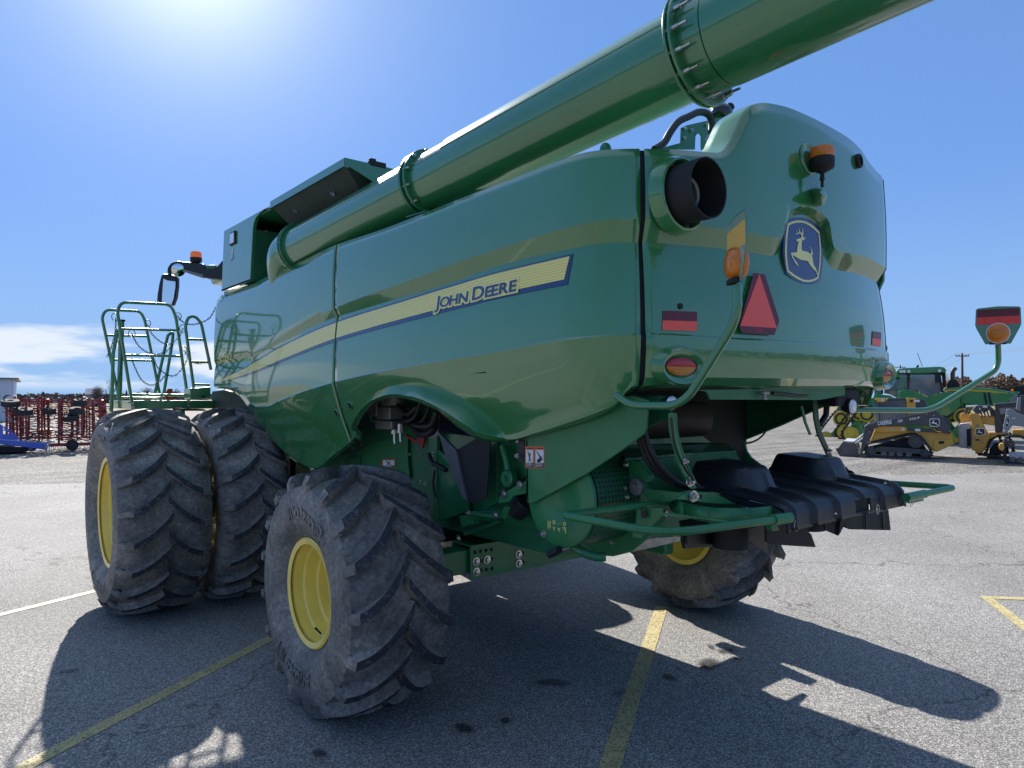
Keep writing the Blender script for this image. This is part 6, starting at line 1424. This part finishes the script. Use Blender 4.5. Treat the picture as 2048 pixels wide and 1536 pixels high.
# ---------------------------------------------------- trees
BARK=mat('bark',(.085,.068,.055),.95,noise=(3,.3)); 
TW1=mat('twigs_grey',(.16,.135,.12),.9,noise=(.5,.35)); TW2=mat('twigs_brown',(.16,.112,.070),.9,noise=(.6,.4)); LEAFY=mat('leaves_yellow',(.42,.27,.07),.8,noise=(.8,.35)); EVG=mat('evergreen',(.030,.055,.030),.9,noise=(.8,.4))
def tree(name,lab,cat,px,pyb,dep,hpx,wpx,m,group,leaves=900,seed=1,ls=.22,conic=False,shape=.55,bare=.5):
    rs=random.Random(seed); b=atd(px,pyb,dep); k=dep/F; H=hpx*k; W_=wpx*k; r=empty(name,(b.x,b.y,0)); tag(r,lab,cat,group)
    z0=max(0,b.z); Ht=z0+H
    mb=MB(); tips=[]
    def branch(p,d,l,rad,lev):
        q=p+d*l; mid=p.lerp(q,.5)+Vector((rs.uniform(-1,1),rs.uniform(-1,1),0))*l*.07; mb.tube([p,mid,q],[rad,rad*.8,rad*.55],5 if lev<2 else 3,cap=False); tips.append((q,lev))
        if lev<4:
            for _ in range(4 if lev<2 else 3):
                a=rs.uniform(0,2*PI); s=rs.uniform(.35,.75); dd=(d+Vector((math.cos(a)*s,math.sin(a)*s,rs.uniform(-.05,.35)))).normalized(); branch(p.lerp(q,rs.uniform(.55,1)),dd,l*rs.uniform(.55,.78),rad*.55,lev+1)
    if conic: mb.tube([Vector((0,0,0)),Vector((0,0,Ht))],[.25,.04],6); 
    else: branch(Vector((0,0,0)),Vector((0,0,1)),Ht*.36,Ht*.022+.04,0)
    mb.build('trunk',BARK,r,smooth=0)
    fb=MB(); lv=[t for t,l in tips if l>=2]
    for _ in range(leaves):
        if conic:
            t=rs.random()**.7; z=Ht*(.12+.88*(1-t)) if True else 0; rad=W_*.5*(t**.9)*rs.uniform(.4,1); a=rs.uniform(0,2*PI); c=Vector((rad*math.cos(a),rad*math.sin(a),z))
        else:
            c=rs.choice(lv)+Vector((rs.gauss(0,1),rs.gauss(0,1),rs.gauss(0,1)))*ls*2.6
        s=ls*rs.uniform(.5,1.3); u=Vector((rs.uniform(-1,1),rs.uniform(-1,1),rs.uniform(-1,1))).normalized(); w_=u.orthogonal().normalized()
        if bare: fb.add([c-u*s*1.6,c+w_*s*.12,c+u*s*1.6],[(0,1,2)])
        if not bare or rs.random()>bare: fb.add([c-u*s*.5,c+w_*s*.45,c+u*s*.5,c-w_*s*.45],[(0,1,2,3)])
    fo=fb.build('crown',m,r,smooth=0,recalc=False)
    # fit to the wanted height and width
    vs=[v_.co for o in r.children for v_ in o.data.vertices]; hx_=max(v_.z for v_ in vs); wx=max(abs(v_.x) for v_ in vs)+max(abs(v_.y) for v_ in vs)
    r.scale=(W_/wx,W_/wx,Ht/hx_)
    return r
G='bare trees on the far left'
tree('bare_tree','broad grey leafless tree showing left of the hand rails','tree',193,800,160,33,36,TW1,G,2200,2,.35)
tree('bare_tree','tall thin leafless tree just left of the combine hand rails','tree',218,800,120,55,26,TW1,G,250,5,.3)
tree('bare_tree','low wide leafless tree seen through the hand rails','tree',292,800,160,34,40,TW1,G,2200,8,.35)
tree('bare_tree','rounded leafless tree seen through the rails nearest the combine','tree',352,800,160,35,36,TW1,G,2200,9,.35)
tree('dark_conifer','small dark conifer between the leafless trees behind the hand rails','tree',253,800,150,20,12,EVG,'dark conifers behind the rails',700,3,.3,conic=True,bare=0)
tree('dark_conifer','small dark conifer beside the low wide leafless tree','tree',269,800,150,15,10,EVG,'dark conifers behind the rails',600,4,.3,conic=True,bare=0)
tree('leafless_tree','dark twiggy tree standing before the brown wooded hill at right','tree',1967,790,110,46,44,mat('twigs_dark',(.09,.07,.06),.9),None,900,12,.3)
tree('yellow_tree','pale yellow-leaved tree peeking over the tractor beside its exhaust','tree',1893,795,90,62,20,LEAFY,None,1300,13,.25,bare=.3)
# far wooded ridge as a mass of small clumps
def ridge(name,lab,az0,az1,dist,h0,h1,n,ls,m,seed,trunks=0,depth=20,hf=None):
    rs=random.Random(seed); mb=MB()
    for _ in range(n):
        u=rs.random(); a=az0+(az1-az0)*u; d=dist+rs.uniform(0,depth); top=(h0+(h1-h0)*u)*(.86+.10*math.sin(u*37+seed)+.06*math.sin(u*131)+.03*math.sin(u*417))+ (d-dist)*.05
        z=top*(1-rs.random()**1.6*.98); c=Vector((CAM[0]+d*math.sin(a),CAM[1]+d*math.cos(a),z)); s=ls*rs.uniform(.5,1.25)
        w1_=Vector((rs.uniform(-1,1),rs.uniform(-1,1),rs.uniform(-.6,.6))).normalized(); w2_=w1_.cross(Vector((rs.uniform(-1,1),rs.uniform(-1,1),rs.uniform(-1,1)))).normalized()
        mb.add([c-w1_*s,c-w2_*s*.8,c+w1_*s*.9,c+w2_*s],[(0,1,2,3)],rs.choice((0,0,1,2)))
    return tag(mb.build(name,m,smooth=0,recalc=False),lab,'woodland',kind='stuff')
def azpx(px): d=ray(px,797); return math.atan2(d[0],d[1])
ridge('far_woodland','brown autumn wooded ridge on the horizon at the right',azpx(1800),azpx(2300),230,6.5,10.2,32000,.34,[TW2,mat('twigs_rust',(.19,.115,.06),.9),mat('twigs_dim',(.12,.095,.07),.9)],4,depth=25)
ridge('wood_behind','wooded line around the lot behind the viewer',azpx(2300),azpx(2300)+math.radians(250),160,10,9,9000,1.5,[TW2,EVG,mat('twigs_dim',(.12,.095,.07),.9)],6)
ridge('distant_hedge','thin distant line of bare hedges at the far left',azpx(-100),azpx(460),330,3.6,3.4,2500,.8,[TW1,TW2,TW1],9)
# ---------------------------------------------------- far left: farm building, cultivator, blue implement
WALL=mat('white_cladding',(.62,.65,.72),.5,noise=(.6,.06))
b=atd(12,800,62); r=empty('farm_building',(b.x,b.y,0),-azpx(30)-.02); tag(r,'pale ribbed metal building at the left edge of the picture','building')
k=62/F; W_=14.; hh=2+(797-759)*k; mb=MB(); n=int(W_/.5)
x1=12.5*k
for i in range(n): 
    x=x1-W_+i*W_/n; mb.box((x+W_/n/2-.02,0,hh/2),(W_/n-.05,.1,hh)); mb.box((x+W_/n-.02,-.06,hh/2),(.05,.08,hh))
mb.box((x1-W_/2,6,hh/2),(W_,11.8,hh-.02)); mb.build('wall',WALL,r,smooth=0); MB().box((x1-W_/2+.1,6,hh+.08),(W_+.5,12.6,.16)).build('roof',GREYM,r,smooth=0)
b=atd(188,800,190); r=empty('far_barn',(b.x,b.y,0),-azpx(188)); tag(r,'distant low barn with blue metal roof beyond the red cultivator','barn'); k=190/F
MB().box((0,0,1.6),(30*k,6,3.2)).build('wall',mat('barn_wall',(.42,.41,.40),.7),r,smooth=0); MB().prism([Vector((-16*k,-4,3.0)),Vector((16*k,-4,3.0)),Vector((14*k,0,4.6)),Vector((-14*k,0,4.6))],(0,0,.1)).build('roof',mat('barn_roof',(.05,.08,.19),.9),r,smooth=0)
CR=mat('cultivator_red',(.26,.030,.030),.5,noise=(3,.25)); TR2=mat('implement_tyre',(.035,.035,.037),.85)
v=View(0,720,7.68,800,1395,26.6)
cu=v.root('field_cultivator'); tag(cu,'large red folding field cultivator with upright wings and small black tyres, left of the combine','cultivator')
rs=random.Random(11)
def beam(a,b,w_,m=CR,name='frame_bar',par=None):
    p,q=v.p(*a),v.p(*b); d=(q-p); L_=d.length; c=(p+q)/2; M=Matrix.Translation(c)@d.to_track_quat('Z','Y').to_matrix().to_4x4()
    return MB().box((0,0,0),(w_*v.k,w_*v.k,L_),M=M).build(name,m,par or cu,smooth=0)
wings=[]
for gi,(xs,y0_,y1_) in enumerate((([110,170,255,300],0.6,2.2),([410,590,735,640],0.0,1.6),([905,960,1130,1180],.3,2.),([1270,1310,1400,1440],.1,1.8),([1580,1640],.5,2.))):
    w0_=beam((xs[0],590,y0_),(xs[0],1290-gi%2*90,y0_),30,name='wing_frame'); wings.append(w0_)
    for X in xs[1:]+[xs[0]+40,xs[-1]-70,xs[-1]+35]: beam((X,560+rs.uniform(0,60),rs.uniform(y0_,y1_)),(X+rs.uniform(-12,25),1150+rs.uniform(0,120),rs.uniform(y0_,y1_)),rs.choice((22,28,36)))
    for Y in (600,628,655,690,720,752,780,808,835,868,900,940,985,1025,1065,1098,1130,1155,1180,1205,1230,1270):
        xa,xb=min(xs)-40-rs.uniform(0,60),max(xs)+40+rs.uniform(0,70); yy=rs.uniform(y0_,y1_+.5); dy=rs.uniform(-14,14)
        beam((xa,Y+dy,yy),(xb,Y-dy*.4,yy),rs.choice((9,13,20)),CR if rs.random()<.72 else GREYM,'cross_bar')
        for _q in range(2): beam((xa+rs.uniform(0,60),Y,yy),(xb-rs.uniform(0,60),Y+rs.uniform(60,110),yy),9,CR,'brace')
for X in (60,310,600,985,1190,1500,1620):       # tine points sticking out at the top and right
    p=v.p(X,590,.4); MB().tube([p,p+Vector((.10,0,.10)),p+Vector((.22,0,.12))],[.03,.03,.015],5).build('tine',BLKM,cu)
for Xr,Yr in ((1520,690),(1675,630),(1500,700),(1420,760),(1640,790)):
    p=v.p(Xr-40,Yr,.3); MB().tube([p,p+Vector((.10,0,.0)),p+Vector((.18,0,.03))],[.02,.05,.005],5).build('tine',BLKM,cu)
beam((740,1300,-.2),(1640,1300,-.2),48,name='hitch_beam'); beam((760,1190,-.1),(1640,1200,-.1),20,name='cross_bar')
vtext(v,'case',1015,1308,1125,20,0,-.33,cu,WH) if False else None
v.poly('name_plate',[(1015,1290),(1050,1280),(1130,1290),(1220,1300),(1220,1312),(1020,1310)],-.34,.01,WH,cu,0)
for (X,Y,rx_,rot_) in ((175,660,125,.0),(360,785,130,.05),(1240,655,95,0),(1190,785,110,.03),(1090,895,115,-.1),(760,780,90,.05)):
    c=v.p(X,Y,.2); M=Matrix.Translation(c)@Matrix.Rotation(rot_,4,'Y')@Matrix.Rotation(.22,4,'X'); t_=MB(); q=MB().lathe([(-.10,.10),(-.12,.2),(-.10,rx_*v.k*.95),(0,rx_*v.k),(.10,rx_*v.k*.95),(.12,.2),(.10,.10)],(0,0,0),(0,0,1),24); q.v=[M@p for p in q.v]; w_=q.build('transport_tyre',TR2,cu,smooth=40)
v.disc('gauge_wheel',1110,1310,85,-.45,.2,TR2,cu); v.disc('gauge_wheel',490,1330,70,.2,.2,TR2,cu)
for i in range(26):
    X=770+i*34+rs.uniform(-8,8); p=v.p(X,1325,rs.uniform(-.2,1.5)); MB().tube([p,p+Vector((.05,0,-.10)),p+Vector((-.03,0,-.2)),p+Vector((.05,0,-p.z+.02))],.014,4).build('tine',GALV if i%2 else CR,cu)
for i in range(60):
    X=rs.uniform(60,1480); Y=rs.uniform(640,1250); p=v.p(X,Y,rs.uniform(0,1.5)); MB().tube([p,p+Vector((.12,0,.03)),p+Vector((.2,0,-.05)),p+Vector((.14,0,-.16))],.018,4).build('tine',GALV if i%3 else BLKM,cu)
b2=View(0,720,7.68,250,1400,25.2); BL=mat('implement_blue',(.015,.10,.55),.3,coat=.8)
bi=b2.root('blue_implement'); tag(bi,'bright blue towed implement with triangular drawbar at the left edge','implement')
b2.poly('drawbar',[(-300,1215),(0,1215),(300,1250),(740,1292),(750,1375),(690,1395),(440,1350),(0,1285),(-300,1280)],0,.25,BL,bi,.01); b2.poly('drawbar_top',[(-300,1200),(60,1205),(480,1262),(760,1290),(740,1300),(0,1225)],-.02,.3,mat('blue_top',(.06,.20,.70),.25,coat=1),bi,0)
b2.poly('mast',[(-60,960),(10,985),(48,1010),(48,1250),(-60,1240)],.1,.2,BL,bi,.01); b2.poly('brace',[(48,1020),(95,1030),(318,1222),(290,1232),(60,1060)],.12,.08,BL,bi,.005); b2.poly('mast_plate',[(45,1135),(230,1155),(250,1225),(45,1235)],.2,.04,BL,bi,0)
b2.poly('clevis',[(700,1320),(745,1320),(735,1425),(712,1430),(700,1400)],-.05,.1,GALV,bi,.01); b2.poly('parking_jack',[(760,1240),(782,1240),(775,1440),(760,1440)],.1,.08,LG,bi,0); b2.poly('roller',[(-500,1290),(440,1350),(440,1420),(300,1440),(-500,1440)],.4,1.2,TR2,bi,.05)
MB().tube(smoothpts([b2.p(400,1240,.1),b2.p(480,1190,.1),b2.p(560,1140,.1),b2.p(640,1130,.1),b2.p(665,1190,.1),b2.p(650,1270,.1)],5),.02,6).build('hydraulic_hose',HOSE,bi,smooth=60); MB().tube(smoothpts([b2.p(380,1245,.1),b2.p(470,1180,.1),b2.p(600,1125,.1)],5),.02,6).build('hydraulic_hose',HOSE,bi,smooth=60)
b2.poly('stand_foot',[(470,1350),(520,1410),(495,1412),(480,1380),(455,1412),(430,1412)],.3,.05,LG,bi,0)
v3=View(0,720,7.68,700,1250,36); yi_=v3.root('yellow_hopper'); tag(yi_,'yellow hopper half hidden behind the red cultivator frame','hopper'); v3.poly('hopper',[(590,1060),(800,1070),(800,1140),(780,1165),(600,1160)],0,1.5,CY,yi_); v3.poly('hopper_leg',[(610,1160),(640,1160),(640,1260),(610,1260)],.1,.1,CG,yi_,0); v3.poly('hopper_leg',[(760,1160),(785,1160),(785,1260),(760,1260)],.1,.1,CG,yi_,0)
# ================================================================ GROUND (structure)
def groundmat(name,c1,c2,c3,sc,gravel=False,tone=(1,1,1)):
    m=D.materials.new(name); m.use_nodes=True; n=m.node_tree.nodes; l=m.node_tree.links; b=n['Principled BSDF']
    t=n.new('ShaderNodeTexCoord')
    v=n.new('ShaderNodeTexVoronoi'); v.inputs['Scale'].default_value=sc; l.new(t.outputs['Object'],v.inputs['Vector'])
    r=n.new('ShaderNodeValToRGB'); r.color_ramp.interpolation='LINEAR'; e=r.color_ramp.elements
    e[0].position=.15; e[0].color=(*c1,1); e[1].position=.95; e[1].color=(*c3,1); x=e.new(.6); x.color=(*c2,1)
    s=n.new('ShaderNodeSeparateColor'); l.new(v.outputs['Color'],s.inputs[0]); l.new(s.outputs[0],r.inputs[0])
    z=n.new('ShaderNodeTexNoise'); z.inputs['Scale'].default_value=.35; z.inputs['Detail'].default_value=9; z.inputs['Roughness'].default_value=.62; l.new(t.outputs['Object'],z.inputs['Vector'])
    mr=n.new('ShaderNodeMapRange'); mr.inputs[1].default_value=.3; mr.inputs[2].default_value=.7; mr.inputs[3].default_value=.80; mr.inputs[4].default_value=1.18; l.new(z.outputs[0],mr.inputs[0])
    mm=n.new('ShaderNodeMix'); mm.data_type='RGBA'; mm.blend_type='MULTIPLY'; mm.inputs[0].default_value=1; l.new(r.outputs[0],mm.inputs[6]); l.new(mr.outputs[0],mm.inputs[7])
    out=mm.outputs[2]
    if gravel:
        mp=n.new('ShaderNodeMapping'); mp.inputs['Rotation'].default_value=(0,0,LX-.1); mp.inputs['Scale'].default_value=(.25,1.6,1); l.new(t.outputs['Object'],mp.inputs[0])
        z2=n.new('ShaderNodeTexNoise'); z2.inputs['Scale'].default_value=.9; z2.inputs['Detail'].default_value=7; l.new(mp.outputs[0],z2.inputs['Vector'])
        mr2=n.new('ShaderNodeMapRange'); mr2.inputs[1].default_value=.35; mr2.inputs[2].default_value=.65; mr2.inputs[3].default_value=.72; mr2.inputs[4].default_value=1.15; l.new(z2.outputs[0],mr2.inputs[0])
        m2=n.new('ShaderNodeMix'); m2.data_type='RGBA'; m2.blend_type='MULTIPLY'; m2.inputs[0].default_value=1; l.new(out,m2.inputs[6]); l.new(mr2.outputs[0],m2.inputs[7]); out=m2.outputs[2]
    else:
        # oil spots and hairline cracks
        z3=n.new('ShaderNodeTexNoise'); z3.inputs['Scale'].default_value=1.7; z3.inputs['Detail'].default_value=3; l.new(t.outputs['Object'],z3.inputs['Vector'])
        mr3=n.new('ShaderNodeMapRange'); mr3.interpolation_type='SMOOTHSTEP'; mr3.inputs[1].default_value=.70; mr3.inputs[2].default_value=.78; mr3.inputs[3].default_value=1; mr3.inputs[4].default_value=.55; l.new(z3.outputs[0],mr3.inputs[0])
        m3=n.new('ShaderNodeMix'); m3.data_type='RGBA'; m3.blend_type='MULTIPLY'; m3.inputs[0].default_value=1; l.new(out,m3.inputs[6]); l.new(mr3.outputs[0],m3.inputs[7]); out=m3.outputs[2]
        dn=n.new('ShaderNodeTexNoise'); dn.inputs['Scale'].default_value=2.2; dn.inputs['Detail'].default_value=6; l.new(t.outputs['Object'],dn.inputs['Vector'])
        va=n.new('ShaderNodeVectorMath'); va.operation='MULTIPLY_ADD'; l.new(dn.outputs['Color'],va.inputs[0]); va.inputs[1].default_value=(1.1,1.1,0); l.new(t.outputs['Object'],va.inputs[2])
        vc=n.new('ShaderNodeTexVoronoi'); vc.feature='DISTANCE_TO_EDGE'; vc.inputs['Scale'].default_value=.23; l.new(va.outputs[0],vc.inputs['Vector'])
        mr4=n.new('ShaderNodeMapRange'); mr4.inputs[1].default_value=.0; mr4.inputs[2].default_value=.004; mr4.inputs[3].default_value=.50; mr4.inputs[4].default_value=1; l.new(vc.outputs['Distance'],mr4.inputs[0])
        m4=n.new('ShaderNodeMix'); m4.data_type='RGBA'; m4.blend_type='MULTIPLY'; m4.inputs[0].default_value=1; l.new(out,m4.inputs[6]); l.new(mr4.outputs[0],m4.inputs[7]); out=m4.outputs[2]
    l.new(out,b.inputs['Base Color']); b.inputs['Roughness'].default_value=.85; b.inputs['Specular IOR Level'].default_value=.08 if gravel else .18
    bp=n.new('ShaderNodeBump'); bp.inputs['Strength'].default_value=.55; bp.inputs['Distance'].default_value=.012 if gravel else .004
    l.new(v.outputs['Distance'],bp.inputs['Height']); l.new(bp.outputs[0],b.inputs['Normal'])
    return m
ASP=groundmat('asphalt',(.115,.112,.108),(.205,.198,.188),(.44,.42,.39),140)
GRV=groundmat('gravel',(.11,.105,.095),(.19,.18,.162),(.32,.30,.275),26,True)
FLD=mat('dry_field',(.16,.13,.07),.95,noise=(.03,.4,8))
def disc(name,r,z,m,c=(0,0),n=96):
    mb=MB(); mb.v=[Vector((c[0]+r*math.cos(2*PI*i/n),c[1]+r*math.sin(2*PI*i/n),z)) for i in range(n)]; mb.f=[tuple(range(n))]; mb.m=[0]
    return tag(mb.build(name,m,smooth=0),kind='structure')
disc('ground',1500,-.012,FLD)
disc('gravel_lot',95,-.006,GRV,(0,15))
# asphalt: near side of the boundary line seen at the far edge
A=at(0,970,z=0).xy; B=at(2048,946,z=0).xy
dv=(B-A).normalized(); nv=Vector((-dv.y,dv.x)) 
if nv.dot(Vector((CAM[0],CAM[1]))-A)<0: nv=-nv
mb=MB(); pts=[]; M_=60
for i in range(M_+1):
    t=-45+110*i/M_; p=A+dv*t+nv*(random.uniform(-.09,.09)+.12*math.sin(i*.9)); pts.append(Vector((p.x,p.y,0)))
q1=B+dv*45+nv*75; q0=A-dv*45+nv*75
mb.v=pts+[Vector((q1.x,q1.y,0)),Vector((q0.x,q0.y,0))]; mb.f=[tuple(range(len(mb.v)))]; mb.m=[0]
tag(mb.build('asphalt',ASP,smooth=0),kind='structure')
def paintmat(name,col):
    m=mat(name,col,.75,noise=(9,.14,8)); n=m.node_tree.nodes; l=m.node_tree.links; b=n['Principled BSDF']
    t=n.new('ShaderNodeTexCoord'); z=n.new('ShaderNodeTexNoise'); z.inputs['Scale'].default_value=75; z.inputs['Detail'].default_value=4; l.new(t.outputs['Object'],z.inputs['Vector'])
    mr=n.new('ShaderNodeMapRange'); mr.inputs[1].default_value=.36; mr.inputs[2].default_value=.46; l.new(z.outputs[0],mr.inputs[0])
    tr=n.new('ShaderNodeBsdfTransparent'); ms=n.new('ShaderNodeMixShader'); l.new(mr.outputs[0],ms.inputs[0]); l.new(tr.outputs[0],ms.inputs[1]); l.new(b.outputs[0],ms.inputs[2]); l.new(ms.outputs[0],n['Material Output'].inputs[0])
    return m
YP=paintmat('yellow_line_paint',(.44,.37,.17)); WP=paintmat('cream_line_paint',(.50,.46,.34))
def line(name,a,b,w,m,z=.004):
    a=Vector(a);b=Vector(b);d=(b-a).normalized();n=Vector((-d.y,d.x))*w/2; mb=MB(); k=int((b-a).length/.25)+2; vs=[]
    for i in range(k):
        p=a.lerp(b,i/(k-1)); j1=random.uniform(-.004,.004); j2=random.uniform(-.004,.004)
        vs+=[(*(p+n+d.yx*j1),z),(*(p-n+d.yx*j2),z)]
    mb.add(vs,[(2*i,2*i+1,2*i+3,2*i+2) for i in range(k-1)]); return tag(mb.build(name,m,smooth=0),kind='structure')
u=Vector((2.55,1.70)).normalized()
p=Vector((-.985,-1.42)); line('parking_line',p-u*2.5,p+u*3.07,.115,YP)
p=Vector((-3.46,.575)); line('parking_line',p-u*3,p+u*5.2,.105,YP)
p=Vector((-3.369,3.98)); v2=Vector((.77,.345)).normalized(); line('parking_line',p-v2*3,p+v2*5,.10,WP)
a=at(1966,1195,z=0).xy; b=at(2120,1200,z=0).xy; line('hatch_line',a,b,.10,YP); b=at(2120,1310,z=0).xy; line('hatch_line',a+Vector((.02,-.02)),b,.10,YP,.008)

# dark oil spots on the asphalt
OIL=D.materials.new('oil_stain'); OIL.use_nodes=True; n=OIL.node_tree.nodes; l=OIL.node_tree.links; b=n['Principled BSDF']; b.inputs['Base Color'].default_value=(.012,.012,.013,1); b.inputs['Roughness'].default_value=.45
t=n.new('ShaderNodeUVMap'); vl=n.new('ShaderNodeVectorMath'); vl.operation='LENGTH'; l.new(t.outputs[0],vl.inputs[0]); tcn=n.new('ShaderNodeTexCoord'); z=n.new('ShaderNodeTexNoise'); z.inputs['Scale'].default_value=9; z.inputs['Detail'].default_value=5; l.new(tcn.outputs['Object'],z.inputs['Vector'])
ma=n.new('ShaderNodeMath'); ma.operation='MULTIPLY_ADD'; l.new(z.outputs[0],ma.inputs[0]); ma.inputs[1].default_value=.9; l.new(vl.outputs['Value'],ma.inputs[2])
mr=n.new('ShaderNodeMapRange'); mr.interpolation_type='SMOOTHSTEP'; mr.inputs[1].default_value=1.25; mr.inputs[2].default_value=.80; mr.inputs[3].default_value=0; mr.inputs[4].default_value=.62; l.new(ma.outputs[0],mr.inputs[0])
tr=n.new('ShaderNodeBsdfTransparent'); ms=n.new('ShaderNodeMixShader'); l.new(mr.outputs[0],ms.inputs[0]); l.new(tr.outputs[0],ms.inputs[1]); l.new(b.outputs[0],ms.inputs[2]); l.new(ms.outputs[0],n['Material Output'].inputs[0])
for i,(X,Y,rx_,ry_,ro) in enumerate(((1418,1327,.20,.13,.3),(1340,1354,.11,.07,.1),(1452,1300,.12,.08,.6),(1476,1316,.06,.05,0),(1420,1292,.07,.04,0),(1106,1364,.20,.10,.4),(1240,1385,.08,.05,.2),(930,1455,.12,.08,.8),(640,1505,.08,.06,0),(140,1340,.10,.05,0),(1010,1440,.07,.05,0))):
    c=at(X,Y,z=.0095); mb=MB(); mb.v=[Vector((0,0,0))]; k=20
    for j in range(k): a_=2*PI*j/k; mb.v.append(Vector((rx_*1.3*math.cos(a_),ry_*1.3*math.sin(a_),0)))
    mb.f=[(0,j+1,(j+1)%k+1) for j in range(k)]; mb.m=[0]*k; o=mb.build('oil_stain',OIL,smooth=0,loc=c,recalc=False); o.rotation_euler=(0,0,ro+i); tag(o,kind='structure')
    ul=o.data.uv_layers.new(name='uv')
    for lp in o.data.loops:
        q=lp.vertex_index; a_=2*PI*(q-1)/k; ul.data[lp.index].uv=(0,0) if q==0 else (1.3*math.cos(a_),1.3*math.sin(a_))
